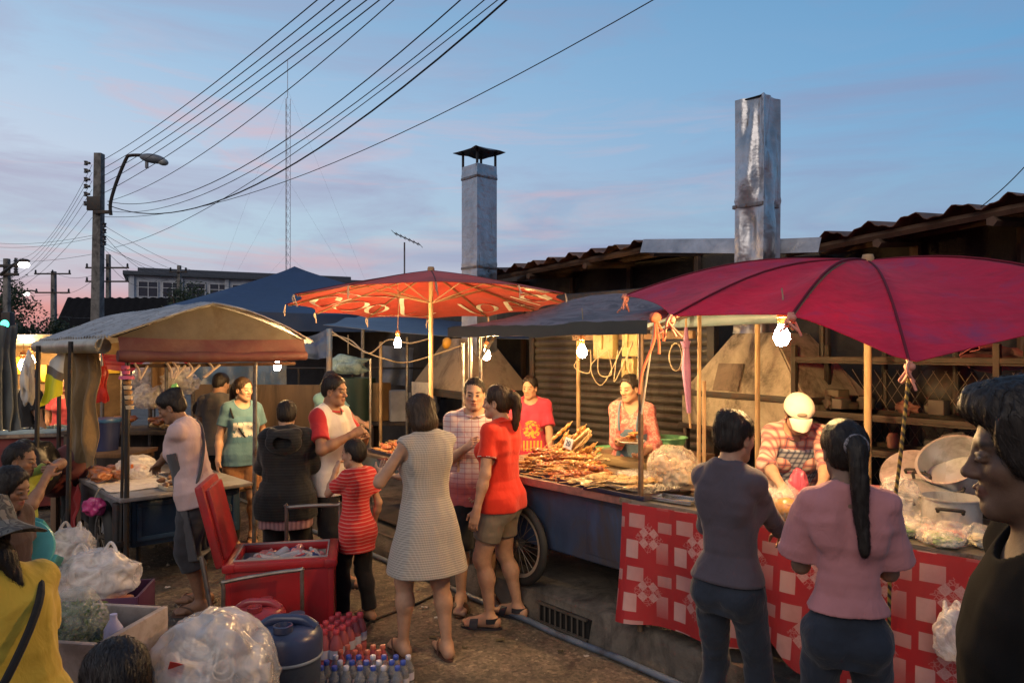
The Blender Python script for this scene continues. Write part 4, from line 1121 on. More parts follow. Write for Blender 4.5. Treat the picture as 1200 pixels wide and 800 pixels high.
def canopy_fn(ribs, za, bulge, sag, zc=0):
    """ribs: (angle, radius, z) anticlockwise, closed"""
    rb = sorted([(math.radians(a % 360), r, z) for a, r, z in ribs]); n = len(rb)
    def f(u, v):
        a = u*2*math.pi
        for i in range(n):
            a0 = rb[i][0]; a1 = rb[(i+1) % n][0]+(2*math.pi if i == n-1 else 0); aa = a if a >= rb[0][0]-1e-9 else a+2*math.pi
            if a0-1e-9 <= aa <= a1+1e-9:
                t = (aa-a0)/(a1-a0); r0, z0 = rb[i][1:]; r1, z1 = rb[(i+1) % n][1:]
                p0 = Vector((r0*math.cos(a0), r0*math.sin(a0), z0)); p1 = Vector((r1*math.cos(a1), r1*math.sin(a1), z1))
                p = p0.lerp(p1, t); s_ = 4*t*(1-t); p.x *= 1-sag*.8*s_; p.y *= 1-sag*.8*s_; p.z += sag*.12*s_
                z = p.z+(za-p.z)*((1-v)**1.0)+bulge*math.sin(math.pi*v)*(1-.45*s_)
                return Vector((p.x*v, p.y*v, z))
        return Vector((0, 0, za))
    return f, rb
def umbrella(label, x, y, z0, za, ribs, col, fade, bulge, sag, polez, polelean=(0, 0), ribmat=None, valance=0, trans=.35, name='market_umbrella'):
    t = thing(name, label, 'umbrella', (x, y, z0)); f, rb = canopy_fn([(a, r, z-z0) for a, r, z in ribs], za-z0, bulge, sag)
    m = MB(); m.grid(lambda u, v: f(u, .03+.97*v), 96, 16, .004); cm = canopy_mat(name+'_cloth_'+label[:6], col, fade, trans)
    bmesh.ops.remove_doubles(m.bm, verts=m.bm.verts[:], dist=.0003); c = m.build('canopy', cm, t)
    m = MB(); m.tube([(polelean[0], polelean[1], 0), (0, 0, za-z0+.012)], .021, 10); m.lathe([(0, -.02), (.03, -.02), (.034, .0), (.028, .022), (0, .026)], (0, 0, za-z0+.015), 12); m.build('pole', ribmat or BAM, t)
    hub = Vector((0, 0, za-z0-.30))
    for a, r, z in rb:
        m = MB(); m.tube([f(a/(2*math.pi), v)+Vector((0, 0, .002)) for v in np.linspace(.04, .995, 12)], .006, 5); m.build('seam', simple('seam_'+label[:6], sc(col, .22), .8), t)
        m = MB(); pts = [f(a/(2*math.pi), v)-Vector((0, 0, .016)) for v in np.linspace(.03, .98, 9)]; m.tube(pts, .007, 5); m.build('rib', RIBM, t)
        m = MB(); m.tube([hub, f(a/(2*math.pi), .45)-Vector((0, 0, .02))], .0055, 5); m.build('strut', RIBM, t)
    return t, f, c
# ---- red umbrella with white script at centre left
ux, uy = at(505, 0, 6.7).x, 6.7
ribs = [(a, 1.3, 2.245+.03*math.cos(R(a))-.08*math.sin(R(a))) for a in np.arange(8, 368, 30)]
u1, uf, uc = umbrella('red orange round market umbrella lettered in white script on its underside', ux, uy, PAVE, 2.55, ribs, (.54, .055, .035), (.34, .06, .07), .012, .10, 0, trans=.22)
wm = simple('white_lettering', (.75, .72, .66), .7)
def script(strokes):
    for (pts, w) in strokes:
        m = MB(); P = smooth(pts, 6); tp = []
        for (a, v, *_) in P:
            q = uf((a/360) % 1, v); tp.append(q-Vector((0, 0, .012)))
        # flat ribbon of the given width
        for p, q in zip(tp, tp[1:]):
            d = (q-p)
            if d.length < 1e-5: continue
            nn = Vector((p.x*.25, p.y*.25, -1)).normalized(); s_ = d.normalized().cross(nn)*w/2; e = d*.12
            vs = [m.bm.verts.new(k) for k in (p-s_-e, p+s_-e, q+s_+e, q-s_+e)]; m.bm.faces.new(vs)
        bmesh.ops.remove_doubles(m.bm, verts=m.bm.verts[:], dist=.012); bmesh.ops.solidify(m.bm, geom=m.bm.faces[:], thickness=.002); m.build('script_stroke', wm, u1)
S = []
def loop(a, v, ra, rv, w=.05): S.append(([(a+ra*math.cos(k)*1., v+rv*math.sin(k), 0) for k in np.linspace(0, 6.5, 12)], w))
loop(150, .80, 8, .10); loop(131, .80, 7, .10); S.append(([(163, .68, 0), (166, .82, 0), (172, .93, 0), (182, .90, 0), (186, .8, 0), (180, .72, 0), (172, .78, 0)], .055))
S.append(([(122, .55, 0), (116, .75, 0), (112, .92, 0), (106, .85, 0)], .05)); S.append(([(190, .66, 0), (160, .60, 0), (135, .55, 0), (112, .56, 0)], .035)); S.append(([(125, .93, 0), (104, .95, 0), (94, .86, 0)], .035))
loop(60, .82, 7, .09); S.append(([(48, .94, 0), (44, .8, 0), (40, .72, 0), (36, .84, 0), (33, .95, 0)], .05)); S.append(([(46, .84, 0), (35, .84, 0)], .04)); S.append(([(76, .70, 0), (72, .9, 0), (68, .93, 0)], .045))
loop(12, .8, 7, .08); S.append(([(2, .7, 0), (-4, .82, 0), (0, .93, 0), (-9, .9, 0)], .045)); S.append(([(24, .7, 0), (22, .95, 0)], .045)); loop(-22, .82, 6, .08)
script(S)
for a, r, z in ribs[::1]:
    p = uf((a/360) % 1, 1.0); m = MB()
    for k in range(2): m.tube(smooth([p, p+Vector((.012*n1(a, k), .012*n1(a, k, 3), -.03)), p+Vector((.03*n1(a, k, 5), .03*n1(a, k, 7), -.07-.03*k))], 3), .006, 4)
    m.build('tie_rag', simple('rag_pale', (.55, .42, .30), .8), u1)
# ---- big crimson umbrella at right
px_, Y_ = 1017, 4.2; bx = at(px_, 0, Y_).x
rib2 = [(-110, 1.4, 1.765), (-130, 1.27, 1.975), (-155, 1.4, 1.985), (160, 1.42, 2.17), (115, 1.35, 2.25), (70, 1.4, 2.25), (25, 1.4, 2.16), (-20, 1.4, 2.02), (-65, 1.42, 1.985)]
u2, uf2, uc2 = umbrella('big crimson parasol tied down at its near corner over the red checked stall', bx, Y_, PAVE, 2.335, rib2, (.62, .010, .06), (.30, .04, .14), .10, .06, 0, trans=.25)
for a in (-110, -130, -155, 160):
    m = MB(); p = uf2(((a) % 360)/360, 1.0)
    for k in range(5):
        m.tube(smooth([p+Vector((.01*n1(k, a), .01*n1(k, a, 2), .01)), p+Vector((.035*n1(k, a, 4), .035*n1(k, a, 6), -.03)), p+Vector((.06*n1(k, a, 8), .06*n1(k, a, 9), -.06-.05*abs(n1(k, a, 11))))], 4), .006, 5)
    m.blob(p+Vector((0, 0, -.012)), (.022, .022, .018), None, 2)
    m.build('tie_rag', simple('rag_pink', (.62, .25, .18), .8), u2)
cp = u2.location+uf2((-110 % 360)/360, 1.0)
def rope_mat(name, a, b, per=.035):
    t = NT(name); s_ = sep(t, t.coord()); ang = t.math('ARCTAN2', s_[1], s_[0]); t.base(t.mix(stripes(t, t.math('ADD', s_[2], t.math('MULTIPLY', s_[0], 1.2)), per, .5, .1), b, a)); t.set(Roughness=.8); return t.m
m = MB(); m.tube(smooth([(cp.x, cp.y, cp.z-.02), (cp.x-.02, cp.y+.03, 1.4), (cp.x-.045, cp.y+.06, 1.0), (cp.x-.05, cp.y+.07, .22), (cp.x-.05, cp.y+.07, .02)], 6), .0075, 8)
tag(m.build('tie_rope', rope_mat('rope_yellow_black', (.35, .24, .05), (.03, .025, .02))), 'yellow and black twisted rope tying the crimson parasol corner down', 'rope')
# ---- tarpaulin awning between
ta, tb_ = 2.12, .20
def awn(a, b):
    u = ta+(tb_-ta)*a; z = 1.985+.30*b+.01*math.sin(a*9)-.035*math.sin(math.pi*b)*(.6+.4*math.sin(a*11))-.02*abs(n1(a*6, b*2, 4)); return K(u, -.03+1.35*b, z)
t = thing('tarp_awning', 'wrinkled purple grey tarpaulin awning over the grilled meat cart', 'awning', (0, 0, 0)); m = MB(); m.grid(awn, 60, 24, .004)
tm = NT('tarp_cloth'); co = tm.coord(); w_ = tm.noise(tm.coord(scale=(1, 1, 3), rot=(0, 0, .7)), 3.2, 5, .6, 1.2)
tm.base(tm.ramp(w_, [(.3, (.11, .08, .08)), (.5, (.20, .16, .165)), (.62, (.08, .06, .06)), (.75, (.24, .20, .205))])); tm.set(Roughness=.6, Specular_IOR_Level=.4); tm.l(tm.bump(w_, .8, .05, tm.bump(tm.noise(co, 30, 3), .2, .01)), tm.b.inputs['Normal'])
m.build('tarpaulin', tm.m, t)
m = MB(); m.grid(lambda a, b: awn(a, 0)+Vector((-.012*KV.x, -.012*KV.y, .012-.075*b-.006*n1(a*20, b*3)))+KV*(-.004), 60, 3, .003); m.build('valance', simple('tarp_edge', (.045, .05, .045), .6), t)
m = MB(); m.tube([awn(0, 0)-Vector((0, 0, .05))+KV*.02, awn(1, 0)-Vector((0, 0, .05))+KV*.02], .013, 8); m.tube([awn(0, 1)-Vector((0, 0, .04)), awn(1, 1)-Vector((0, 0, .04))], .016, 8)
for a in (0.02, .35, .68, .98): m.tube([awn(a, 0)-Vector((0, 0, .04))+KV*.02, awn(a, 1)-Vector((0, 0, .04))], .012, 6)
m.build('awning_frame', STEEL, t)
m = MB(); m.tube([K(.31, .03, .56), K(.31, .03, 1.96)], .016, 10); m.tube([K(.29, .0, PAVE), K(.29, .0, .80)], .017, 10); m.build('front_post', simple('rust_post', (.15, .10, .065), .6, .4, .4, 10, dirt=(.06, .03, .015), dscale=8), t)
m = MB(); m.tube([K(1.98, .06, PAVE), K(1.98, .06, 1.96)], .016, 8); m.tube([K(1.9, .10, PAVE), K(1.9, .10, 1.96)], .014, 8); m.tube([K(1.9, .1, 1.75), K(1.75, .15, 1.97)], .012, 6); m.build('left_post', STEEL, t)
for uq in (.3, 1.4, 2.02):
    m = MB(); m.tube([K(uq, 1.28, PAVE), K(uq, 1.28, 2.22)], .018, 8); m.build('rear_post', BAM, t)
# horizontal timber with junction boxes
t2 = thing('fuse_board', 'yellowed fuse boxes and tangled pale cables fixed under the awning', 'fuse board', K(1.28, 1.05, 1.84), KANG)
yb = simple('yellow_plastic', (.30, .22, .09), .5, dirt=(.12, .08, .04), dscale=14)
for (x, z, w, h) in ((-.19, .02, .21, .22), (.08, .03, .15, .20), (.06, -.16, .12, .15)):
    m = MB(); m.box((x, -.03, z), (w, .07, h), bev=.01); m.box((x-.03, -.07, z+.02), (w*.3, .02, h*.5), bev=.004); m.build('fuse_box', yb, t2)
m = MB(); m.box((0, .03, .09), (1.2, .04, .06)); m.build('timber_rail', wood(), t2)
cab = simple('pale_cable', (.36, .29, .19), .5)
m = MB(); rr = random.Random(4)
for i in range(5):
    a = Vector((-.32+.10*i, -.08, -.02)); m.tube(smooth([a, a+Vector((rr.uniform(-.2, .05), -.03, -.12-rr.random()*.08)), a+Vector((rr.uniform(-.1, .25), -.04, -.16-rr.random()*.12)), a+Vector((rr.uniform(0, .2), 0, rr.uniform(-.05, .08)))], 6), .0038, 6)
m.build('cable_tangle', cab, t2)
m = MB()
for k in range(5): m.tube([(.52+.09*math.cos(q)*(1-.1*k), -.04-.01*k, -.07+.1*math.sin(q)) for q in np.linspace(0, 6.28, 16)], .0036, 5)
m.build('cable_coil', cab, t2)
# ---- light bulbs
glassm = emit('lit_bulb', (1.0, .60, .24), 1350)
def bulb(label, px, py, Y, r=.034, cord=.4, k=1.0):
    p = at(px, py, Y); t = thing('light_bulb', label, 'light bulb', p, 0, None)
    g = glassm
    if k != 1: g = emit('lit_bulb_%d' % int(k*10), (1.0, .60, .24), 1350*k)
    m = MB(); m.lathe([(0, -r*1.25), (r*.6, -r*1.1), (r, -r*.3), (r*.95, r*.3), (r*.5, r*1.2), (r*.42, r*1.6), (0, r*1.65)], (0, 0, 0), 14); m.build('glass', g, t)
    m = MB(); m.lathe([(0, r*1.5), (r*.5, r*1.5), (r*.52, r*2.3), (r*.62, r*2.4), (r*.6, r*3.2), (r*.2, r*3.5), (0, r*3.5)], (0, 0, 0), 14); s_ = m.build('socket', simple('socket_orange', (.40, .16, .06), .5), t)
    m = MB(); m.tube(smooth([(0, 0, r*3.4), (.006, 0, r*3.4+cord*.5), (0, 0, r*3.4+cord)], 5), .004, 6); m.build('cord', cab, s_)
bulb('bare lit bulb hanging below the red lettered umbrella left of its pole', 466, 402, 6.5, .034, .42)
bulb('bare lit bulb at the left end of the tarpaulin awning above the plaid shirt man', 570, 416, 5.65, .032, .13)
bulb('bare lit bulb hanging near the fuse boxes under the awning', 682, 412, 4.95, .034, .18)
bulb('brightest lit bulb at the crimson parasol edge above the white capped seller', 916, 394, 3.45, .038, .10, 1.1)
bulb('lit bulb hanging under the tin roofed left stall by its right post', 325, 429, 6.45, .032, .16)
bulb('left lit bulb of the pair glowing in the far left stall', 27, 428, 8.6, .05, .2, .22)
bulb('right lit bulb of the pair glowing in the far left stall', 36, 423, 8.9, .05, .2, .22)
bulb('tiny lit bulb far back between the posts right of the blue tent', 305, 446, 16, .04, .2, .5) if False else None
# ---- grilled meat cart (blue)
CW = simple('blue_cart_paint', (.035, .06, .12), .55, var=.35, vscale=7, dirt=(.06, .045, .035), dscale=3, stretch=(1, 1, .5))
def wheel(t, c, r, ax, tyre=.03, spokes=20, rimmat=None):
    M = Matrix.Translation(Vector(c)) @ Matrix.Rotation(ax, 4, 'Z') @ Matrix.Rotation(R(90), 4, 'X')
    m = MB(); n = 40; k = 10; rows = []
    m.lathe([(r-tyre+tyre*math.cos(q), tyre*math.sin(q)) for q in np.linspace(0, 2*math.pi, 11)], (0, 0, 0), 44, M=M); w = m.build('wheel', BLACK, t)
    m = MB(); m.lathe([(r-2*tyre+.004, -.014), (r-2*tyre-.018, -.012), (r-2*tyre-.018, .012), (r-2*tyre+.004, .014)], (0, 0, 0), 40, M=M); m.build('rim', rimmat or simple('rim_metal', (.45, .40, .32), .4, .5, .2), w)
    m = MB()
    for i in range(spokes):
        a = 2*math.pi*i/spokes; b = a+.35*(1 if i % 2 else -1); m.tube([M @ Vector((.02*math.cos(b), .02*math.sin(b), .018*(1 if i % 2 else -1))), M @ Vector(((r-2*tyre-.01)*math.cos(a), (r-2*tyre-.01)*math.sin(a), 0))], .0022, 4)
    m.lathe([(0, -.04), (.022, -.04), (.022, .04), (0, .04)], (0, 0, 0), 12, M=M); m.build('spokes', simple('spoke_metal', (.20, .16, .12), .5, .5), w); return w
cart = thing('food_cart', 'dark blue grilled meat cart on spoked bicycle wheels', 'food cart', K(1.2, .06, PAVE), KANG)   # local x: -.85 .. .85
m = MB(); m.box((0, .36, .50), (1.62, .66, .44), bev=.01); m.box((0, .36, .27), (1.5, .5, .05)); m.build('body', CW, cart)
m = MB(); m.box((-.02, .36, .735), (1.82, .80, .028), bev=.006); m.build('top', simple('cart_top', (.26, .20, .16), .55, dirt=(.1, .06, .04), dscale=7), cart)
m = MB(); m.box((-.02, -.043, .725), (1.83, .014, .05), bev=.004); m.build('pink_edge', simple('pink_edge', (.36, .15, .12), .6, dirt=(.1, .06, .05)), cart)
wheel(cart, (-.17, -.045, .285), .285, 0, .03, 24); wheel(cart, (-.17, .76, .285), .285, 0, .03, 24)
m = MB(); m.tube([(-.17, -.05, .285), (-.17, .76, .285)], .014, 8); m.build('axle', DARKMETAL, cart)
for x, y in ((.78, .08), (.78, .64), (-.78, .08), (-.78, .64)):
    m = MB(); m.tube([(x, y, 0.0), (x, y, .5)], .014, 6); m.build('leg', DARKMETAL, cart)
m = MB(); m.box((.55, .03, .49), (.30, .012, .33), bev=.004); m.build('panel_door', CW, cart)
ZT = PAVE+.75
# ---- tables with red checked cloth
def red_check():
    t = NT('red_checked_cloth'); s_ = sep(t, t.coord()); P = .30
    x = t.math('DIVIDE', s_[0], P); z = t.math('DIVIDE', s_[2], P)
    base = (.30, .016, .022); n = t.noise(t.coord(), 40, 2)
    def tile(x, z, ox, oz):
        fx = t.math('SUBTRACT', t.math('FRACT', t.math('ADD', x, ox+20)), .5); fz = t.math('SUBTRACT', t.math('FRACT', t.math('ADD', z, oz+20)), .5); return fx, fz
    def rect(fx, fz, cx, cz, hw, hh):
        a = t.math('LESS_THAN', t.math('ABSOLUTE', t.math('SUBTRACT', fx, cx)), hw); b = t.math('LESS_THAN', t.math('ABSOLUTE', t.math('SUBTRACT', fz, cz)), hh); return t.math('MULTIPLY', a, b)
    fx, fz = tile(x, z, 0, 0); c = base; c = t.mix(0, base, base)
    pale = (.46, .33, .33)
    r1 = rect(fx, fz, -.26, .30, .17, .13); r2 = rect(fx, fz, .28, -.24, .12, .20); r3 = rect(fx, fz, -.34, -.24, .13, .17); r4 = rect(fx, fz, .33, .24, .14, .10)
    g = t.math('ADD', t.math('MULTIPLY', fz, .9), .55); g2 = t.math('SUBTRACT', .62, t.math('MULTIPLY', fx, .9))
    c = t.mix(t.math('MULTIPLY', r1, t.math('MULTIPLY', g2, .72)), c, pale); c = t.mix(t.math('MULTIPLY', r2, g), c, pale); c = t.mix(t.math('MULTIPLY', r3, g2), c, (.45, .28, .28)); c = t.mix(t.math('MULTIPLY', r4, g), c, (.36, .22, .22))
    # tilted small diamonds in the middle
    u = t.math('ADD', fx, fz); v = t.math('SUBTRACT', fx, fz); inn = t.math('MULTIPLY', t.math('LESS_THAN', t.math('ABSOLUTE', u), .30), t.math('LESS_THAN', t.math('ABSOLUTE', v), .30))
    ck = t.math('MODULO', t.math('ADD', t.math('FLOOR', t.math('DIVIDE', t.math('ADD', u, .3), .2)), t.math('FLOOR', t.math('DIVIDE', t.math('ADD', v, .3), .2))), 2.0)
    c = t.mix(t.math('MULTIPLY', inn, .8), c, (.30, .02, .025)); c = t.mix(t.math('MULTIPLY', t.math('MULTIPLY', inn, ck), .55), c, pale)
    lace = t.n('TexVoronoi', feature='DISTANCE_TO_EDGE'); t.l(t.coord(scale=(55, 55, 55)), lace.inputs['Vector']); lace.inputs['Scale'].default_value = 1
    c = t.mix(t.math('MULTIPLY', t.math('MULTIPLY', inn, t.ramp(lace.outputs[0], [(.05, 1), (.1, 0)])), .35), c, pale)
    c = t.mix(t.ramp(t.noise(t.coord(), 2.2, 6, .7), [(.45, 0), (.7, .4)]), c, (.2, .05, .045))
    t.base(c); t.set(Roughness=.45, Specular_IOR_Level=.5); t.l(t.bump(t.noise(t.coord(scale=(1, 1, .3)), 6, 3, .5, .5), .35, .03), t.b.inputs['Normal']); return t.m
RC = red_check()
P1, P2 = Vector((.70, 4.26, 0)), Vector((2.02, 3.10, 0)); TD = (P2-P1).normalized(); TA = math.atan2(TD.y, TD.x); TN = Vector((-TD.y, TD.x, 0))
tb = thing('stall_table', 'long stall table with a dented steel top behind the red checked cloth', 'table', P1, TA); TL = (P2-P1).length+.55
def T(x, y, z=0): return P1+TD*x+TN*y+Vector((0, 0, z))
m = MB(); m.grid(lambda a, b: (-.06+(TL+.1)*a, -.03+.80*b, ZT-.003+.006*n1(a*8, b*4)), 40, 12, .012); m.build('steel_top', simple('steel_top', (.46, .43, .38), .32, .85, .25, 5, dirt=(.16, .11, .07), dscale=5), tb)
m = MB(); m.grid(lambda a, b: (-.06+(TL+.1)*a, -.032-.004*math.sin(a*40)-.003*n1(a*20, 1), ZT-.004-.03*b+.006*n1(a*12, 2)), 60, 2, .004); m.build('edge_strip', MATS['steel_top'], tb)
for x in (.08, .9, TL-.08):
    for y in (.06, .68):
        m = MB(); m.tube([(x, y, PAVE), (x, y, ZT-.012)], .016, 8); m.build('leg', simple('leg_steel', (.30, .26, .20), .45, .6), tb)
ct = thing('table_cloth', 'red cloth with pale rectangles hanging from the front of the stall table', 'tablecloth', P1+Vector((0, 0, 0)), TA)
def clothf(a, b):
    x = -.03+(TL)*a; hemz = .245+.03*math.sin(a*7)+.05*max(0, n1(a*7, 1.1))+(.09*math.exp(-((x-.86)/.1)**2))-.03*(a > .6)
    z = (ZT-.02)*(1-b)+hemz*b; y = -.045-.03*b-.028*b*math.sin(x*14+n1(x*2, 0)*2)-.02*b*n1(x*6, b*2, 3)-.06*b*math.exp(-((x-.95)/.12)**2)
    return (x+.012*b*n1(x*5, b*3, 8), y, z)
m = MB(); m.grid(clothf, 150, 40, .003)
m.grid(lambda a, b: (-.033-.01*math.sin(b*5)*b, -.04+.62*a, (ZT-.02)*(1-b)+(.25+.04*a)*b), 20, 16, .003); m.build('cloth', RC, ct)
# ------------------------------------------------------------------ grilled food
def meatmat(name, a, b, char=(.05, .02, .01)):
    t = NT(name); co = t.coord(); n = t.noise(co, 45, 5, .65); c = t.ramp(n, [(.3, sc(a, .6)), (.5, a), (.7, b)]); c = t.mix(t.ramp(t.noise(co, 28, 4, .7), [(.58, 0), (.7, .8)]), c, char)
    t.base(c); t.set(Roughness=.32, Specular_IOR_Level=.6); t.l(t.bump(n, .6, .006), t.b.inputs['Normal']); return t.m
STICK = simple('bamboo_stick', (.50, .34, .15), .7, var=.2)
MEATS = [meatmat('grilled_gold', (.42, .19, .045), (.55, .30, .09)), meatmat('grilled_red', (.34, .09, .025), (.48, .17, .05)), meatmat('grilled_pale', (.52, .34, .15), (.62, .45, .24))]
def skewer_mesh(kind, seed):
    r = random.Random(seed); m = MB()
    m.tube([(-.13, 0, 0), (.13, 0, 0)], .0028, 6); mark(m, 0)
    if kind == 0:
        for i in range(4): m.blob((-.03+.04*i, r.uniform(-.004, .004), 0), (.026, .017+r.random()*.005, .013), (r.random()*.6, 0, r.uniform(-.3, .3)), 2, .22, 9, seed+i)
    elif kind == 1:
        for i in range(5): m.blob((-.05+.037*i, r.uniform(-.003, .003), 0), (.024, .02, .014), (r.random(), 0, r.uniform(-.4, .4)), 2, .3, 11, seed+i)
    else:
        m.blob((.03, 0, 0), (.085, .028, .011), (0, 0, 0), 3, .25, 10, seed); m.blob((.10, .006, .002), (.03, .02, .012), None, 2, .2, 9, seed)
    mark(m, 1); me_o = m.build('skewer', [STICK, MEATS[kind]]); me = me_o.data; bpy.data.objects.remove(me_o); return me
SK = [[skewer_mesh(k, 10*k+j) for j in range(4)] for k in range(3)]
def skewer(me, loc, rot, label, group, s=1.):
    o = bpy.data.objects.new('skewer', me); COL.objects.link(o); o.location = loc; o.rotation_euler = rot; o.scale = (s, s, s); tag(o, label, 'skewer', group); return o
def heap(c, ang, L, D, hgt, n, kinds, label, group, lean=0., base=0., s=1., dirj=.3, alng=0.):
    rng = random.Random(len(label)+n)
    for i in range(n):
        x = rng.uniform(-L/2, L/2); y = rng.uniform(-D/2, D/2); env = (1-(2*x/L)**4)*(1-(2*y/D)**2*.8)
        z = base+.012+hgt*env*(i/n)**.8
        k = kinds[i % len(kinds)] if not callable(kinds) else kinds(x/L, y/D, rng)
        p = Vector(c)+Vector((x*math.cos(ang)-y*math.sin(ang), x*math.sin(ang)+y*math.cos(ang), z))
        skewer(SK[k][rng.randrange(4)], p, (rng.uniform(-.5, .5), rng.uniform(-.16, .16)-lean*env, ang+alng+rng.gauss(0, dirj)), label, group, s)
traym = simple('dark_blue_tray', (.012, .016, .045), .35, var=.3, dirt=(.06, .04, .02), dscale=9)
def tray(c, ang, w, d, label, h=.028, name='food_tray', m_=None, cat='tray'):
    t = thing(name, label, cat, c, ang); m = MB(); n = 24
    m.box((0, 0, .004), (w-.04, d-.04, .008), bev=.002)
    for (x, y, sx, sy) in ((0, d/2-.01, w, .012), (0, -d/2+.01, w, .012), (w/2-.01, 0, .012, d-.03), (-w/2+.01, 0, .012, d-.03)): m.box((x, y, h/2), (sx, sy, h), bev=.004)
    m.build('pan', m_ or traym, t); return t
# cart heap
cK = lambda u, v, z=ZT: K(u, v, z)
tray(cK(1.32, .27), KANG, .66, .42, 'dark blue tray under the tall heap of golden meat skewers')
heap(cK(1.22, .25), KANG, .55, .36, .17, 70, [0, 0, 1], 'golden grilled meat skewer in the heap on the blue cart', 'grilled skewers heaped on the blue cart', alng=.5, dirj=.25)
heap(cK(1.34, .44), KANG, .40, .18, .20, 34, [0, 2, 0], 'pale grilled chicken skewer standing at the back of the cart heap', 'chicken skewers at the back of the cart heap', lean=.9, s=1.15, alng=.9, dirj=.2, base=.05)
heap(cK(1.02, .20), KANG, .24, .24, .10, 34, [1], 'dark red glazed meat skewer on the right of the cart heap', 'red glazed skewers on the blue cart', alng=.4)
tray(cK(.86, .20), KANG, .30, .34, 'small dark tray between the skewers and the flat grilled pieces')
tray(cK(.50, .17), KANG, .48, .36, 'dark blue rimmed tray of flat grilled fish next to the steel table')
heap(cK(.66, .16), KANG, .40, .24, .05, 30, [2], 'flat pale grilled fish piece on the dark tray', 'flat grilled fish on the tray', s=.9, alng=1.1, dirj=.3, base=.02)
m = MB(); p = cK(.42, .2)
rk = thing('wire_rack', 'fine wire grill rack lying on the dark tray', 'rack', p+Vector((0, 0, .035)), KANG)
for i in range(17): m.tube([(-.17+.02*i, -.15, .0), (-.17+.02*i, .15, 0)], .0016, 4)
for i in range(11): m.tube([(-.17, -.15+.03*i, .003), (.16, -.15+.03*i, .003)], .0016, 4)
m.build('wires', STEEL, rk)
# price card
pc = thing('price_card', 'small white price card reading 20 stuck in the skewer heap', 'price card', cK(1.17, .30, ZT+.17), KANG-R(8))
m = MB(); m.box((0, 0, .05), (.09, .003, .075), rot=(R(-12), R(8), 0), bev=0); m.build('card', simple('card_white', (.62, .66, .68), .6), pc)
m = MB(); m.tube([(0, .006, -.12), (0, .004, .04)], .002, 5); m.build('stick', STICK, pc)
def text(s_, size, mat_, parent, loc, rot, name='lettering', ext=.0008):
    cu = bpy.data.curves.new(name, 'FONT'); cu.body = s_; cu.size = size; cu.align_x = 'CENTER'; cu.align_y = 'CENTER'; cu.extrude = ext
    o = bpy.data.objects.new('tmp', cu); COL.objects.link(o); dg = bpy.context.evaluated_depsgraph_get(); me = bpy.data.meshes.new_from_object(o.evaluated_get(dg)); bpy.data.objects.remove(o)
    q = link(name, me, parent, mat_); q.location = loc; q.rotation_euler = rot; return q
text('20', .055, simple('ink_blue', (.03, .05, .12), .6), pc, (0, -.0045, .05), (R(78), R(8), 0))
# hat hanging on the rear post, plastic bag bundle, cream box
t = thing('styrofoam_box', 'dingy cream cool box with lid behind the skewers', 'cool box', cK(1.12, .92, ZT-.28), KANG)
m = MB(); m.box((0, 0, .15), (.5, .34, .30), bev=.02); m.build('body', simple('box_cream', (.20, .145, .07), .6, dirt=(.15, .1, .05), dscale=4), t); m = MB(); m.box((0, 0, .33), (.54, .38, .06), bev=.02); m.build('lid', MATS['box_cream'], t)
m = MB(); m.box((0, 0, -.25), (.5, .34, .45), bev=.01); m.build('crate_stand', DARKMETAL, t)
t = thing('cloth_cap', 'brown cloth cap hanging on the post behind the pink shirt girl', 'cap', K(1.4, 1.24, 1.36), KANG)
m = MB(); m.lathe([(0, .12), (.05, .115), (.085, .07), (.095, .0), (.088, 0), (.08, .06), (.045, .105), (0, .11)], (0, -.06, 0), 20, M=Matrix.Rotation(R(100), 4, 'X'), fn=lambda p, a: p*(1+.06*math.sin(3*a))); m.build('crown', cloth('cap_brown', (.12, .085, .06)), t)
m = MB(); m.grid(lambda a, b: ((a-.5)*.16, -.07-.01*math.sin(a*3.14), -.09-.09*b-.02*math.sin(a*3.14)), 8, 4, .004); m.build('brim', MATS['cap_brown'], t)
fold_um = thing('folded_umbrella', 'closed lilac umbrella hanging by its handle beside the thin pole', 'umbrella', at(804, 430, 4.75))
m = MB(); m.tube([(0, 0, .26), (.0, 0, .0), (.02, 0, -.30)], [.010, .03, .014], 10); m.tube([(-.004, 0, .17), (0, 0, .12)], [.034, .02], 10); m.build('canopy', simple('lilac_cloth', (.28, .13, .28), .6), fold_um); m = MB(); m.tube([(0, 0, .2), (0, 0, .34)], .007, 6); m.tube([(.02, 0, -.3), (.028, 0, -.40)], .007, 6); m.build('shaft', BAM, fold_um)
m = MB(); q = at(818, 0, 4.7); m.tube([(q.x, q.y, PAVE), (q.x+.01, q.y, 2.08)], .013, 8); q2 = Vector((.03, -.02, 0)); m.tube([(q.x+.03, q.y-.02, PAVE), (q.x+.035, q.y-.02, 1.62)], .012, 8)
tag(m.build('thin_pole', BAM), 'thin bamboo pole beside the closed lilac umbrella', 'pole')
t = thing('plastic_pipe', 'pale blue plastic pipe slung under the crimson parasol', 'pipe', at(812, 380, 4.9), KANG*.35)
m = MB(); m.tube([(-.75, 0, .0), (.62, 0, .05)], .045, 12); m.build('tube', simple('pipe_blue', (.25, .36, .42), .4), t)
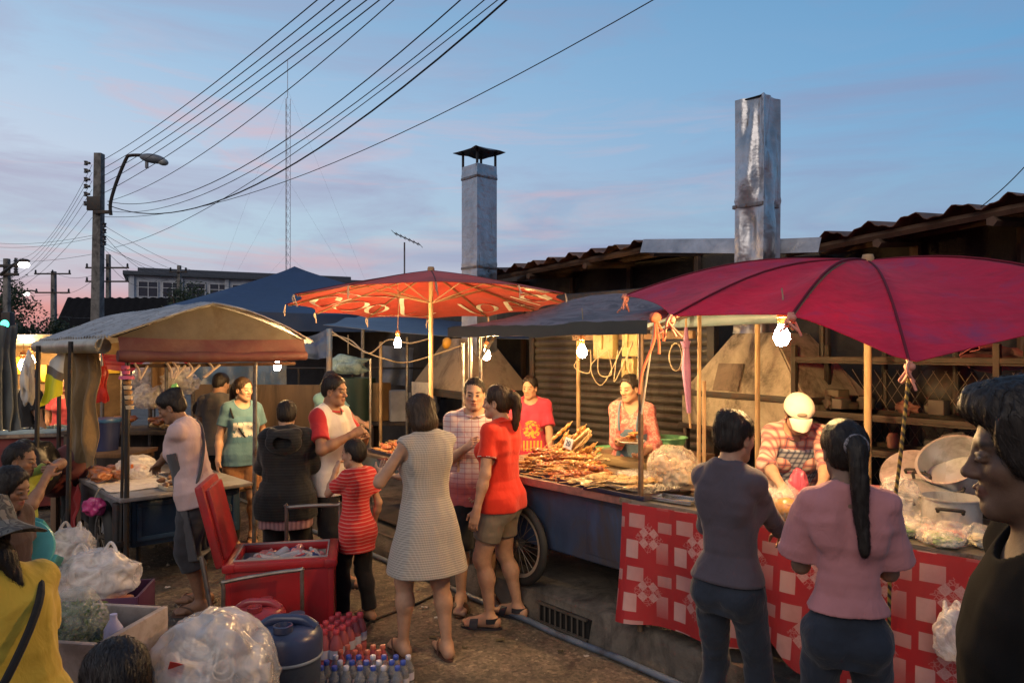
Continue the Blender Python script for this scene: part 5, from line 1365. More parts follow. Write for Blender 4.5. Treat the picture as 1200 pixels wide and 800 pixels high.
# orange rag string at crimson tip
m = MB(); p = u2.location+uf2((200-360 % 360)/360 % 1, .99) if False else at(768, 372, 4.0)
for k, (dx, L_) in enumerate(((-.02, .42), (.02, .2), (.045, .13))):
    m.tube(smooth([p, p+Vector((dx*.4, 0, -L_*.3)), p+Vector((dx-.05*(k == 0), .0, -L_*.7)), p+Vector((dx-.07*(k == 0), 0, -L_))], 5), .008, 5)
m.blob(p, (.035, .03, .03), None, 2, .3, 9)
tag(m.build('rag_string', simple('rag_orange', (.62, .16, .08), .8)), 'long orange rag strings hanging from the left tip of the crimson parasol', 'rag')
m = MB(); m.tube([p, K(.31, .03, 1.42)+Vector((0, 0, 0))], .006, 5); tag(m.build('tie_rope', simple('rope_white', (.55, .5, .42), .8)), 'pale cord from the parasol tip down to the awning post', 'rope')
# basins and bundles behind
def basin(label, loc, r, h, col, name='plastic_basin', rim=None, cat='basin'):
    t = thing(name, label, cat, loc); m = MB(); m.lathe([(0, 0), (r*.72, 0), (r*.78, .01), (r*.97, h), (r*1.06, h), (r*1.06, h-.012), (r*1.0, h-.014), (r*.80, .012), (0, .012)][:5]+[(r*1.05, h+.006), (r*.96, h+.004), (r*.74, .014), (0, .014)], (0, 0, 0), 32); m.build('bowl', simple('basin_'+label.replace(' ', '')[:14], col, .35, var=.1), t); return t
GREEN = (.16, .45, .20)
p = onv(782, 1.15); basin('bright green plastic basin behind the woman in dungarees', (p.x, p.y, zat(528, p.y)), .145, .10, GREEN)
st_ = thing('crate_stand', 'dark stand carrying the green basins behind the sellers', 'stand', (p.x-.08, p.y+.02, PAVE), KANG); hz = zat(528, p.y)-PAVE-.003
m = MB(); m.box((0, 0, hz-.02), (.75, .42, .04)); m.build('shelf', wood(), st_); 
for x in (-.33, .33):
    for y in (-.17, .17): m = MB(); m.box((x, y, (hz-.04)/2), (.05, .05, hz-.04)); m.build('leg', wood(), st_)
p = onv(766, 1.22); basin('teal plastic basin left of the bright green one', (p.x, p.y, zat(528, p.y)), .13, .09, (.10, .26, .20))
p = onv(712, .98); basin('small green plastic tub behind the awning post', (p.x, p.y, zat(545, p.y)), .09, .14, GREEN)
# ------------------------------------------------------------------ bags
FILM = clear_plastic('clear_film', (.92, .86, .78), .17)
FILMM = clear_plastic('milky_film', (.85, .80, .76), .46, .22, 11)
def bag(label, loc, size, film, seed, handles=False, name='plastic_bag', tie=False, sub=5, amp=.35, ang=0, group=None, fine=1.):
    t = thing(name, label, 'plastic bag', loc, ang, group); m = MB(); b = bmesh.new(); bmesh.ops.create_icosphere(b, subdivisions=sub, radius=1)
    P = np.array([v.co[:] for v in b.verts]); d = (1-2*np.abs(noise3(P*1.7+seed)))*amp*.5+(1-2*np.abs(noise3(P*4.1+seed+5)))*amp*.22+((1-2*np.abs(noise3(P*8+seed)))*amp*.13+noise3(P*17+seed)*amp*.05)*fine
    for v, k in zip(b.verts, d):
        c = v.co*(1+k*.6); z = c.z; f = 1.0
        if tie and z > .45: f = max(.10, 1-(z-.45)*1.75)
        v.co = Vector((c.x*f*size[0], c.y*f*size[1], (max(z, -.82)+.82)*size[2]*.55))
    m._add(b); m.build('film', film, t, ang=180)
    if handles:
        m = MB()
        for sx in (-1, 1): m.tube(smooth([(sx*size[0]*.45, -.02, size[2]*.72), (sx*size[0]*.50, -.01, size[2]*1.0), (sx*size[0]*.36, .01, size[2]*1.17), (sx*size[0]*.22, .02, size[2]*1.0), (sx*size[0]*.2, .02, size[2]*.72)], 5), [.020, .018, .016, .014, .012, .010, .009, .008, .008, .008, .008, .008, .008, .009, .010, .012, .014, .016, .018, .018, .02], 6)
        m.build('handle', film, t)
    return t
def stuff_lumps(label, loc, R_, H_, n, r, mat_, cat, group, name, seed=1, flat=.7):
    rng = random.Random(seed)
    m = MB(); m.blob((0, 0, 0), (r, r*.8, r*flat), None, 2, .3, 8, seed); o0 = m.build(name, mat_); me = o0.data; bpy.data.objects.remove(o0)
    for i in range(n):
        a = rng.uniform(0, 6.28); q = R_*math.sqrt(rng.random()); o = bpy.data.objects.new(name, me); COL.objects.link(o)
        o.location = Vector(loc)+Vector((q*math.cos(a), q*math.sin(a), r*flat*.8+H_*(i/n)*(1-(q/R_)**2))); o.rotation_euler = (rng.uniform(-.7, .7), rng.uniform(-.7, .7), rng.uniform(0, 6)); tag(o, label, cat, group)
t = bag('large tied clear bag of puffed pork skin on the steel table', T(.0, .50, ZT), (.155, .11, .25), clear_plastic('tan_film', (.85, .74, .58), .30, .2, 12), 3, ang=TA, amp=.4)
m = MB(); rq = random.Random(2)
for i in range(46): m.blob((rq.uniform(-.10, .10), rq.uniform(-.06, .06), .03+.13*rq.random()), (.035, .022, .014), (rq.uniform(-1, 1), rq.uniform(-1, 1), rq.uniform(0, 6)), 2, .5, 9, i)
m.build('contents', simple('pork_skin', (.46, .30, .15), .6, var=.4, vscale=30), t)
bg_ = bag('flat clear bag of crackers lying behind the wire rack', cK(.75, .55), (.16, .10, .06), FILM, 6, ang=KANG)
# steel bowl, ladle and tray on the steel table
def bowl(label, loc, r, h, mat_, name='steel_bowl', cat='bowl'):
    t = thing(name, label, cat, loc); m = MB(); m.lathe([(0, 0), (r*.5, 0), (r*.85, h*.5), (r, h), (r*1.06, h+.004), (r*1.05, h+.009), (r*.97, h+.005), (r*.82, h*.52), (r*.48, .012), (0, .012)], (0, 0, 0), 32); m.build('bowl', mat_, t); return t
ALU = simple('aluminium', (.60, .60, .59), .36, .65, .15, 6, dirt=(.26, .25, .23), dscale=5, bump=.08)
STAIN = simple('stainless', (.55, .54, .52), .2, 1., .1, 6, bump=.03)
bowl('deep steel bowl of red sauce beside the purple shirt woman', T(.46, .20, ZT), .10, .13, STAIN)
m = MB(); m.blob((0, 0, .115), (.095, .095, .03), None, 3, .2, 9); q = m.build('chilli_paste', simple('chilli', (.45, .05, .03), .4, var=.5, vscale=60)); q.location = T(.46, .20, ZT); tag(q, 'heap of minced red chilli in the deep steel bowl', 'chilli paste')
tray(T(.24, .10, ZT+.004), TA, .26, .16, 'shallow steel tray at the table front edge', .02, 'steel_tray', STAIN)
t = thing('frying_pan', 'long handled pan lying on the steel table by the dark tray', 'pan', T(.14, .30, ZT+.002), TA); m = MB(); m.lathe([(0, 0), (.12, 0), (.15, .035), (.153, .037), (.146, .034), (.118, .006), (0, .006)], (-.05, 0, 0), 32); m.build('pan', DARKMETAL, t); m = MB(); m.tube([(.09, 0, .03), (.32, -.03, .05)], [.012, .016], 8); m.build('handle', wood(), t)
m = MB(); m.lathe([(0, 0), (.04, 0), (.045, .11), (.041, .11), (.037, .006), (0, .006)], (0, 0, 0), 20); q = m.build('glass_cup', clear_plastic('cup_plastic', (.8, .75, .65), .4)); q.location = T(.56, .50, ZT); tag(q, 'small clear plastic cup beside the bag of pork skin', 'cup')
# curry bags
def curry(label, loc, col, s_, seed):
    t = bag(label, loc, (.06*s_, .045*s_, .17*s_), FILM, seed, tie=True, amp=.2, sub=3, name='curry_bag')
    m = MB(); m.blob((0, 0, .05*s_), (.052*s_, .04*s_, .048*s_), None, 3, .15, 8, seed); m.build('curry', simple('curry_%d' % seed, col, .2, var=.3, vscale=30, spec=.8), t)
curry('knotted bag of yellow curry nearest the table edge', T(.90, .03, ZT), (.55, .26, .03), 1.25, 11)
curry('knotted bag of pale orange soup behind the yellow curry', T(.80, .06, ZT), (.50, .30, .06), 1.05, 12)
curry('knotted bag of clear broth left of the yellow curry', T(.72, .05, ZT), (.42, .33, .14), 1.1, 13)
curry('small knotted bag of brown sauce by the seller hands', T(.78, .20, ZT), (.20, .09, .03), .9, 14)
bag('crumpled empty clear bag under the white capped seller hands', T(1.08, .22, ZT), (.10, .09, .10), FILM, 15)
bag('pink plastic bag hanging over the back edge beside the purple shirt woman', T(.82, .42, ZT), (.05, .04, .20), simple('pink_film', (.55, .10, .16), .3), 16, amp=.4)
tray(T(.90, .16, ZT+.002), TA, .42, .3, 'wide steel tray under the curry bags', .02, 'steel_tray', STAIN)
m = MB(); m.box((0, 0, .012), (.07, .05, .004), rot=(.3, .2, 0), bev=0); q = m.build('banknote', simple('note_red', (.55, .30, .24), .6)); q.location = T(1.0, -.015, ZT+.02); tag(q, 'folded pale banknote at the table edge by the customer hand', 'banknote')
# pots at right
def pot(label, loc, r, h, rot=(0, 0, 0), lid=False, name='cooking_pot'):
    t = thing(name, label, 'cooking pot', loc); t.rotation_euler = rot
    m = MB(); m.lathe([(0, 0), (r*.92, 0), (r, .02), (r, h), (r*1.07, h), (r*1.07, h+.006), (r*.98, h+.006), (r*.975, .02), (0, .012)], (0, 0, 0), 40); m.build('body', ALU, t)
    for a in (0, math.pi):
        m = MB(); M = Matrix.Rotation(a-1.2, 4, 'Z')
        m.tube(smooth([M @ Vector(q) for q in ((r+.005, -.05, h*.72), (r+.02, -.05, h*.80), (r+.045, -.045, h*.84), (r+.045, .045, h*.84), (r+.02, .05, h*.80), (r+.005, .05, h*.72))], 4), .008, 8); m.build('handle', BLACK, t)
    if lid:
        m = MB(); m.lathe([(r*1.05, h+.008), (r*1.05, h+.016), (r*.7, h+.04), (.03, h+.06), (0, h+.06)], (0, 0, 0), 40); l_ = m.build('lid', ALU, t)
        m = MB(); m.tube(smooth([(-.05, 0, h+.055), (-.05, 0, h+.09), (.05, 0, h+.09), (.05, 0, h+.055)], 4), .008, 8); m.build('lid_handle', BLACK, l_)
    return t
pot('aluminium pot with a raised side handle standing at the table front right', T(1.58, .30, ZT), .125, .17, (0, 0, 2.2))
pot('wide aluminium pot with black handle under the tilted basin', T(1.40, .56, ZT), .17, .14, (0, 0, 1.8), True)
pot('big aluminium pot lying tilted on its side on top of the others', T(1.56, .70, ZT+.19), .155, .17, tuple(Vector((-.60, -.34, .72)).to_track_quat('Z', 'Y').to_euler()))
t = thing('strainer_lid', 'round ribbed lid with black handle leaning against the tilted pot', 'lid', T(1.34, .70, ZT+.19), TA); t.rotation_euler = Vector((-.35, -.55, .62)).to_track_quat('Z', 'Y').to_euler()
m = MB(); m.lathe([(0, .03), (.08, .027), (.155, .008), (.17, .01), (.172, .004), (.155, .0), (.08, .019), (0, .022)], (0, 0, 0), 72, fn=lambda p, a: Vector((p.x, p.y, p.z+.0035*math.sin(36*a)*min(1, p.xy.length/.1)))); m.build('disc', ALU, t); m = MB(); m.tube(smooth([(-.04, 0, .025), (-.04, 0, .06), (.04, 0, .06), (.04, 0, .025)], 4), .007, 8); m.build('handle', BLACK, t)
for i, (c, l) in enumerate((((.12, .24, .34), 'blue plastic tub at the table end below the pink one'), ((.50, .17, .20), 'pink lidded plastic tub stacked on the blue one'))):
    t = thing('plastic_tub', l, 'tub', T(1.17, .46, ZT+.075*i), TA); m = MB(); m.box((0, 0, .034), (.22, .16, .068), bev=.02); m.build('body', simple('tub_%d' % i, c, .35), t); m = MB(); m.box((0, 0, .066), (.235, .175, .014), bev=.006); m.build('rim', MATS['tub_%d' % i], t)
rngv = random.Random(5)
vegc = [simple('veg_pink', (.55, .22, .16), .5), simple('veg_pale', (.52, .46, .28), .5), simple('veg_green', (.12, .22, .04), .5)]
for i in range(9):
    t = bag('small clear bag of pickled vegetables on the table end', T(1.40+rngv.random()*.34, .02+rngv.random()*.16, ZT+.002), (.07, .06, .05+rngv.random()*.04), FILM, 30+i, sub=4, amp=.75, ang=i, group='bags of pickled vegetables at the table end')
    m = MB(); m.blob((0, 0, .026), (.055, .046, .024), None, 3, .5, 9, i); m.build('contents', vegc[i % 3], t)
bag('tall clear bag standing before the wide aluminium pot', T(1.36, .26, ZT), (.10, .08, .24), FILM, 44, amp=.45)
# shelf rack behind pots
t = thing('storage_rack', 'dark rack of shelves loaded with junk before the chain link fence', 'rack', onv(1120, 1.55)+Vector((0, 0, 0)), KANG-R(6)); 
RKW = wood('rack_timber', (.035, .025, .018))
for x in (-.95, .3, 1.1):
    for y in (-.2, .2): m = MB(); m.box((x, y, .98), (.035, .035, 1.75)); m.build('upright', RKW, t)
for z in (1.18, 1.40, 1.76, .75): m = MB(); m.box((.1, -.2, z), (2.15, .03, .03)); m.box((.1, .2, z), (2.15, .03, .03)); m.box((.1, 0, z-.022), (2.1, .42, .012)); m.build('shelf', RKW, t)
rr = random.Random(9); JK = [simple('junk_%d' % i, c, .7) for i, c in enumerate([(.05, .035, .025), (.10, .075, .05), (.03, .03, .033), (.13, .05, .035), (.07, .06, .05)])]
rb_ = t.matrix_world if False else Matrix.Translation(t.location) @ Matrix.Rotation(KANG-R(6), 4, 'Z')
for i in range(34):
    x = rr.uniform(-.9, 1.05); z = (1.207, 1.427)[i % 2]; y = rr.uniform(-.12, .1); w, d, h = rr.uniform(.05, .13), rr.uniform(.06, .12), rr.uniform(.04, .13)
    m = MB()
    if i % 3 == 0: m.box((0, 0, h/2), (w, d, h), rot=(0, 0, rr.uniform(-.4, .4)), bev=.008)
    elif i % 3 == 1: m.lathe([(0, 0), (w*.4, 0), (w*.5, h*.7), (w*.3, h), (0, h)], (0, 0, 0), 14)
    else: m.blob((0, 0, h*.45), (w*.6, d*.5, h*.5), None, 3, .5, 9, i)
    o = m.build('stored_item', JK[rr.randrange(5)]); o.location = rb_ @ Vector((x, y, z)); o.rotation_euler = (0, 0, KANG); tag(o, 'dusty odd and end kept on the dark rack by the fence', 'junk', 'odds and ends on the dark rack')
t = thing('wok', 'blackened wok hanging upside down from the dark rack', 'wok', at(1110, 455, 4.9), KANG); m = MB(); m.lathe([(.19, 0), (.18, .03), (.12, .085), (.05, .115), (0, .12), (0, .126), (.05, .122), (.125, .092), (.186, .034), (.197, 0)], (0, 0, 0), 32, M=Matrix.Rotation(R(75), 4, 'X')); m.build('bowl', DARKMETAL, t)
# pink rolled tarp at far right
m = MB()
m.grid(lambda a, b: at(1140, 415, 4.4)+Vector((.75*a-.02, .25*a, .11*math.sin(b*math.pi)*(.7+.3*math.sin(a*9))-.10*(b)+.02*n1(a*8, b*5)))+Vector((0, -.10*math.sin(b*6.28), 0)), 40, 20, .006)
tag(m.build('hanging_sheet', cloth('pink_sheet', (.34, .10, .11), wr=.9)), 'faded pink crumpled sheet hanging at the far right behind the black shirt man', 'sheet')
m = MB(); m.grid(lambda a, b: at(1135, 352, 4.3)+Vector((.9*a, .4*a, -.045*b+.02*a)), 10, 2, .004); tag(m.build('orange_strip', simple('orange_strip', (.75, .12, .02), .6)), 'bright orange plastic strip under the parasol edge at far right', 'strip')
# ================================================================== stall behind the red lettered umbrella
bA = Vector((-.52, 5.80, 0)); aD = Vector((-.62, .785, 0)).normalized(); ANG_A = math.atan2(-aD.y, -aD.x); aN = Vector((-aD.y, aD.x, 0))*-1
def SA(x, y, z=0): return bA+aD*x+aN*y+Vector((0, 0, z))     # x along to the left and away, y inwards
ZA = .86
t = thing('stall_table', 'dark table of grilled skewers under the red lettered umbrella', 'table', SA(.75, .35, 0), ANG_A)
m = MB(); m.box((0, 0, ZA-.02), (1.75, .80, .03)); m.build('top', wood('dark_plank', (.07, .05, .04)), t)
m = MB(); m.box((0, -.385, ZA-.07), (1.72, .02, .10)); m.build('apron_board', simple('blue_board', (.05, .08, .11), .6, dirt=(.05, .04, .03)), t)
for x in (-.82, .82):
    for y in (-.34, .34): m = MB(); m.box((x, y, (ZA-.035)/2), (.05, .05, ZA-.035)); m.build('leg', wood('dark_plank'), t)
m = MB(); m.box((0, 0, .26), (1.65, .66, .02)); m.build('lower_shelf', wood('dark_plank'), t)
tray(SA(.22, .22, ZA), ANG_A, .62, .46, 'dark blue tray of skewers at the near end of the umbrella stall')
tray(SA(1.0, .22, ZA), ANG_A, .72, .46, 'dark blue tray of skewers at the far end of the umbrella stall')
heap(SA(.24, .24, ZA), ANG_A, .58, .40, .12, 90, [0, 1, 0], 'golden brown skewer in the near heap under the red lettered umbrella', 'skewers in the near heap of the umbrella stall', alng=.55, dirj=.22, base=.01)
heap(SA(1.0, .24, ZA), ANG_A, .66, .38, .09, 70, [0, 0, 1], 'golden brown skewer in the far heap under the red lettered umbrella', 'skewers in the far heap of the umbrella stall', alng=.2, dirj=.25, base=.01)
m = MB(); m.grid(lambda a, b: SA(-.05+.3*a, .03+.1*b, ZA+.012+.012*math.sin(a*6)), 10, 4, .002); tag(m.build('banana_leaf', simple('leaf_green', (.10, .24, .03), .5)), 'green banana leaf on the table edge below the near heap', 'leaf')
riceb = simple('sticky_rice', (.62, .52, .42), .5, var=.15, vscale=30)
def ricebag(i, loc, k):
    t = bag('small knotted bag of sticky rice piled behind the skewers', loc, (.055*k, .05*k, .10*k), FILM, 60+i, sub=3, tie=True, amp=.25, ang=i*1.3, group='sticky rice bags behind the skewers', name='rice_bag')
    m = MB(); m.blob((0, 0, .033*k), (.043*k, .039*k, .030*k), None, 2, .2, 9, i); m.build('rice', riceb, t)
rr = random.Random(3)
for i in range(34): ricebag(i, SA(.05+rr.random()*.85, .50+rr.random()*.22, ZA+.01+.075*(i//12)), rr.uniform(.9, 1.2))
ENAM = simple('blue_rim', (.05, .08, .2), .3)
t = pot('aluminium pot with a blue rim behind the sticky rice', SA(.35, .95, ZA-.05), .13, .17); m = MB(); m.lathe([(.139, .172), (.145, .178), (.139, .186), (.125, .182)], (0, 0, 0), 32); m.build('rim_band', ENAM, t)
t = thing('side_bench', 'dark bench carrying red basins and a pot behind the sticky rice', 'bench', SA(.75, 1.1, 0), ANG_A)
m = MB(); m.box((0, 0, ZA-.07), (1.7, .5, .03)); m.build('top', wood('dark_plank'), t)
for x in (-.8, .8): m = MB(); m.box((x, 0, (ZA-.085)/2), (.05, .42, ZA-.085)); m.build('trestle', wood('dark_plank'), t)
basin('wide red plastic basin on the bench left of the umbrella pole', SA(.74, 1.12, ZA-.055), .19, .15, (.42, .04, .035))
basin('smaller red plastic basin nearer the umbrella pole', SA(.36, 1.22, ZA-.055), .15, .13, (.45, .05, .04))
bag('clear bag bundle on the bench behind the white shirted man', SA(1.25, 1.05, ZA-.055), (.26, .14, .16), FILMM, 81, amp=.5)
for i, (x, y, z, r, h, l) in enumerate(((.02, .20, 0, .13, .30, 'dark bucket with wire handle on the ground under the near end of the umbrella stall'), (.62, .3, .27, .15, .22, 'dented pail on the lower shelf of the umbrella stall'))):
    t = thing('bucket', l, 'bucket', SA(x, y, z)); m = MB(); m.lathe([(0, 0), (r*.8, 0), (r, h), (r*1.06, h), (r*1.05, h-.012), (r*.97, h-.01), (r*.78, .012), (0, .012)], (0, 0, 0), 28); m.build('pail', simple('pail', (.17, .14, .10), .5, .3, dirt=(.06, .04, .03)), t); m = MB(); m.tube([(r*1.05*math.cos(a), -.06-.05*math.sin(a), h-.02-.07*math.sin(a)) for a in np.linspace(0, math.pi, 14)], .0045, 6); m.build('handle', STEEL, t)
# poles and lines of this stall
for i, (px, Y, top, r, mm, l) in enumerate(((386, 8.4, 385, .035, 'blue_pole', 'blue painted post at the corner of the blue tarpaulin'), (543, 5.9, 402, .012, None, 'thin steel post beside the plaid shirt man'), (434, 7.6, 420, .014, None, 'thin bare post right of the white shirted man'), (446, 8.8, 400, .02, None, 'brown post behind the red basins'), (477, 9.2, 395, .02, None, 'grey post farther back beside the umbrella pole'))):
    p = at(px, 0, Y); m = MB(); m.tube([(p.x, Y, 0), (p.x, Y, zat(top, Y))], r, 10)
    tag(m.build('post', simple('blue_pole', (.08, .14, .26), .5, dirt=(.25, .17, .09), dscale=3) if mm else (BAM if px in (446,) else STEEL)), l, 'post')
def cord(label, pts, r=.008, mm=None): m = MB(); m.tube(smooth(pts, 6), r, 6); tag(m.build('cord', mm or cab), label, 'cord', 'slack cords strung behind the umbrella stall')
cord('slack pale cord strung from post to post behind the umbrella stall', [at(388, 392, 8.4), at(410, 398, 8.3), at(432, 414, 8), at(455, 398, 8.2), at(480, 402, 8.2), at(505, 396, 8)])
cord('slack pale cord strung from post to post behind the umbrella stall', [at(388, 388, 8.4), at(420, 408, 8.2), at(450, 420, 8), at(480, 424, 8.2), at(540, 405, 8)])
# ------------------------------------------------------------------ blue pyramid tent
Y = 13.5; c = at(345, 0, Y); za = zat(312, Y); ze = zat(371, Y); hw = 2.3
t = thing('blue_tent', 'dark blue pyramid tent with a peaked top behind the left stall', 'tent', (c.x, Y, 0), R(28))
BT = simple('blue_tent_cloth', (.03, .06, .13), .6, .0, .2, 2, bump=.3, bscale=6, bdist=.03)
m = MB(); cs = [(-hw, -hw), (hw, -hw), (hw, hw), (-hw, hw)]
for k in range(4):
    a, b = cs[k], cs[(k+1) % 4]
    m.grid(lambda u, v: ((a[0]+(b[0]-a[0])*u)*v, (a[1]+(b[1]-a[1])*u)*v, za+(ze-za)*v**.9-.10*math.sin(math.pi*v)*(1-abs(2*u-1))*.8-.05*math.sin(math.pi*u)*v), 14, 14)
    m.grid(lambda u, v: (a[0]+(b[0]-a[0])*u, a[1]+(b[1]-a[1])*u, ze-.05*math.sin(math.pi*u)-.28*v), 14, 3)
bmesh.ops.remove_doubles(m.bm, verts=m.bm.verts[:], dist=.001); m.build('canopy', BT, t)
for x, y in cs: m = MB(); m.tube([(x*.99, y*.99, 0), (x*.99, y*.99, ze)], .03, 8); m.build('post', STEEL, t)
# blue tarpaulins strung up behind
bt = simple('blue_tarp', (.07, .13, .22), .45, .0, .35, 2.5, bump=.5, bscale=5, bdist=.05, dirt=(.12, .12, .11), dscale=1.2)
def drape(name, label, cat, p0, p1, top0, top1, bot, folds, amp, mat_, sag=.05, nx=40, nz=24, group=None, irregular=.03):
    p0, p1 = Vector(p0), Vector(p1); d = (p1-p0); n_ = Vector((-d.y, d.x, 0)).normalized(); m = MB()
    def f(a, b):
        zt = top0+(top1-top0)*a-sag*math.sin(math.pi*a); q = p0+d*a+n_*(amp*math.sin(a*folds*6.283+1.5*n1(a*3, b*2))*(.35+.65*b)+irregular*n1(a*4, b*4, 2)); return (q.x, q.y, zt+(bot+irregular*n1(a*5, 2)-zt)*b)
    m.grid(f, nx, nz, .005); return tag(m.build(name, mat_), label, cat, group)
p = at(228, 0, 9.2); q = at(335, 0, 9.0); drape('blue_tarpaulin', 'pale blue tarpaulin wall hanging at the back of the left stall', 'tarpaulin', (p.x, p.y, 0), (q.x, q.y, 0), zat(412, 9.2), zat(408, 9), zat(462, 9), 4, .03, bt)
p = at(225, 0, 8.9); q = at(400, 0, 8.7); m = MB(); m.box(((p.x+q.x)/2, (p.y+q.y)/2, (zat(450, 8.9)+.1)/2), ((q-p).length, .03, zat(450, 8.9)-.1), rot=(0, 0, math.atan2(q.y-p.y, q.x-p.x))); tag(m.build('board_partition', wood('ply_board', (.16, .10, .05))), 'low brown plywood partition below the pale blue tarpaulin', 'partition')
p = at(300, 0, 9.8); q = at(392, 0, 9.6)
drape('blue_canopy_flap', 'dark blue sagging canopy flap between tent and umbrella', 'canopy', (at(300, 0, 9).x, 9, 0), (at(388, 0, 8.5).x, 8.5, 0), zat(392, 9), zat(384, 8.5), zat(418, 9), 3, .05, simple('blue_flap', (.06, .09, .17), .5, bump=.4, bscale=8, bdist=.03), sag=.1)
m = MB(); m.grid(lambda a, b: (at(378, 0, 8.5).x+4.6*a, 8.5+2.4*b, zat(383, 8.5)+.25*b-.12*math.sin(a*math.pi)+.04*n1(a*5, b*4)), 40, 12, .005); tag(m.build('blue_canopy', simple('blue_canopy', (.04, .065, .12), .5, bump=.4, bscale=6, bdist=.03)), 'wide dark blue canopy sheet stretched behind the red lettered umbrella', 'canopy')
for x in (0, 4.55):
    m = MB(); q = at(378, 0, 8.5).x+x; m.tube([(q, 10.8, 0), (q, 10.8, zat(383, 8.5)+.26)], .03, 8); tag(m.build('post', STEEL), 'steel post at the back of the wide blue canopy', 'post', 'rear posts of the blue canopy')
# stacked clutter seen under that canopy
def clutter(px, py, Y, w, h, d, name, label, cat, mat_, shape='box', seed=1):
    p = at(px, py, Y); m = MB()
    if shape == 'box': m.box((0, 0, h/2), (w, d, h), bev=.015)
    elif shape == 'blob': m.blob((0, 0, h/2), (w/2, d/2, h/2), None, 4, .45, 6, seed)
    elif shape == 'drum': m.lathe([(0, 0), (w*.45, 0), (w*.5, h*.9), (w*.5, h), (w*.46, h), (w*.44, h*.9), (0, h*.85)], (0, 0, 0), 24)
    o = m.build(name, mat_); o.location = (p.x, p.y, p.z); o.rotation_euler = (0, 0, seed*.3); return tag(o, label, cat)
bench2 = thing('back_counter', 'long dark counter with clutter far behind the red basins', 'counter', (at(440, 0, 10.5).x, 10.5, 0)); m = MB(); m.box((0, 0, .78), (3.4, .7, .04)); m.build('top', wood('dark_plank'), bench2)
for x in (-1.6, 0, 1.6): m = MB(); m.box((x, 0, .38), (.06, .6, .76)); m.build('leg', wood('dark_plank'), bench2)
m = MB(); [m.tube([(x, .3, .8), (x, .3, 1.55)], .015, 6) for x in np.linspace(-1.6, 1.6, 9)]; [m.tube([(-1.6, .3, z), (1.6, .3, z)], .015, 6) for z in (1.1, 1.55)]; m.build('rack_bars', DARKMETAL, bench2)
zb = zat(0, 1); 
def onb(px, h=0): return (px, HOR+(CAMZ-.80)/10.5*FPX)
for i, (px, w, h, d, mm, sh, nm, l, cat) in enumerate(((420, .5, .62, .4, simple('dark_green_bin', (.03, .06, .045), .5), 'drum', 'bin', 'dark green bin on the back counter', 'bin'), (470, .34, .44, .3, simple('white_sack', (.45, .45, .48), .7), 'box', 'box', 'pale box on the back counter', 'box'), (500, .4, .5, .3, simple('grey_sack', (.3, .31, .36), .7), 'blob', 'sack', 'grey sack on the back counter', 'sack'), (444, .25, .55, .25, simple('tan_box', (.35, .2, .08), .7), 'box', 'carton', 'tall brown carton on the back counter', 'carton'), (395, .45, .5, .3, simple('mint_bag', (.28, .42, .40), .4), 'blob', 'sack', 'mint green plastic bundle on the back counter', 'bundle'))):
    clutter(px, onb(px)[1], 10.5, w, h, d, nm, l, cat, mm, sh, i)
pl = thing('hanging_bundle', 'pale mint plastic bundle hanging in the frame right of the blue post', 'bundle', at(408, 432, 9.6)); m = MB(); m.blob((0, 0, .04), (.24, .1, .13), None, 4, .6, 7, 3); m.build('sheet', clear_plastic('mint_film', (.45, .62, .60), .6), pl); m = MB(); m.tube([(0, 0, .2), (0, 0, .45)], .01, 5); m.build('string', cab, pl)
drape('grey_tarpaulin', 'grey blue tarpaulin curtain far behind the umbrella pole', 'tarpaulin', (at(445, 0, 11.5).x, 11.5, 0), (at(545, 0, 11.5).x, 11.5, 0), zat(404, 11.5), zat(404, 11.5), zat(452, 11.5), 5, .05, simple('grey_tarp', (.12, .14, .19), .5, dirt=(.2, .2, .2), dscale=2))
m = MB(); m.blob((0, 0, 0), (.06, .06, .07), None, 2, .1); o = m.build('ripe_papaya', simple('papaya', (.5, .26, .03), .5)); o.location = at(524, 402, 8.4); tag(o, 'orange round thing hanging by the hood at the canopy edge', 'hanging ball')
# ================================================================== left stall with tin roof
D0 = Vector((-2.9, 5.45, 0)); DA = math.atan2(.69, .73)
DM = Matrix.Translation(D0) @ Matrix.Rotation(DA, 4, 'Z')
def D(x, y, z=0): return DM @ Vector((x, y, z))
t = thing('roofed_stall', 'left stall with a curved tin roof on thin posts and a rolled red awning', 'market stall', D0, DA)
zr = lambda x: 1.915+.295*(1-abs(min(1.3, math.sqrt((x-.60)**2+.004)/(.74 if x < .60 else .86)))**(1.05 if x < .6 else 1.35))
m = MB(); m.grid(lambda a, b: (-.14+1.63*a, -.10+2.42*b, zr(-.14+1.63*a)+.012*math.sin(b*2.42*2*math.pi/.085)+.012*n1(a*6, b*8)), 26, 150, .006)
m.build('roof_sheet', tin('roof_tin', (.42, .42, .42), (.16, .12, .09), .55, .35, .55), t)
m = MB(); m.grid(lambda a, b: (-.06+1.47*a, -.035-.01*math.sin(a*9), 1.90+(zr(-.06+1.47*a)-.025-1.90)*b), 30, 6, .004); m.build('gable_cloth', simple('olive_canvas', (.12, .10, .07), .8, .0, .35, 4, dirt=(.08, .055, .03), dscale=2, bump=.3, bscale=7, bdist=.02), t)
red_dusty = simple('dusty_red', (.10, .026, .023), .7, var=.25, vscale=4, dirt=(.13, .06, .045), bump=.3, bscale=9, bdist=.02)
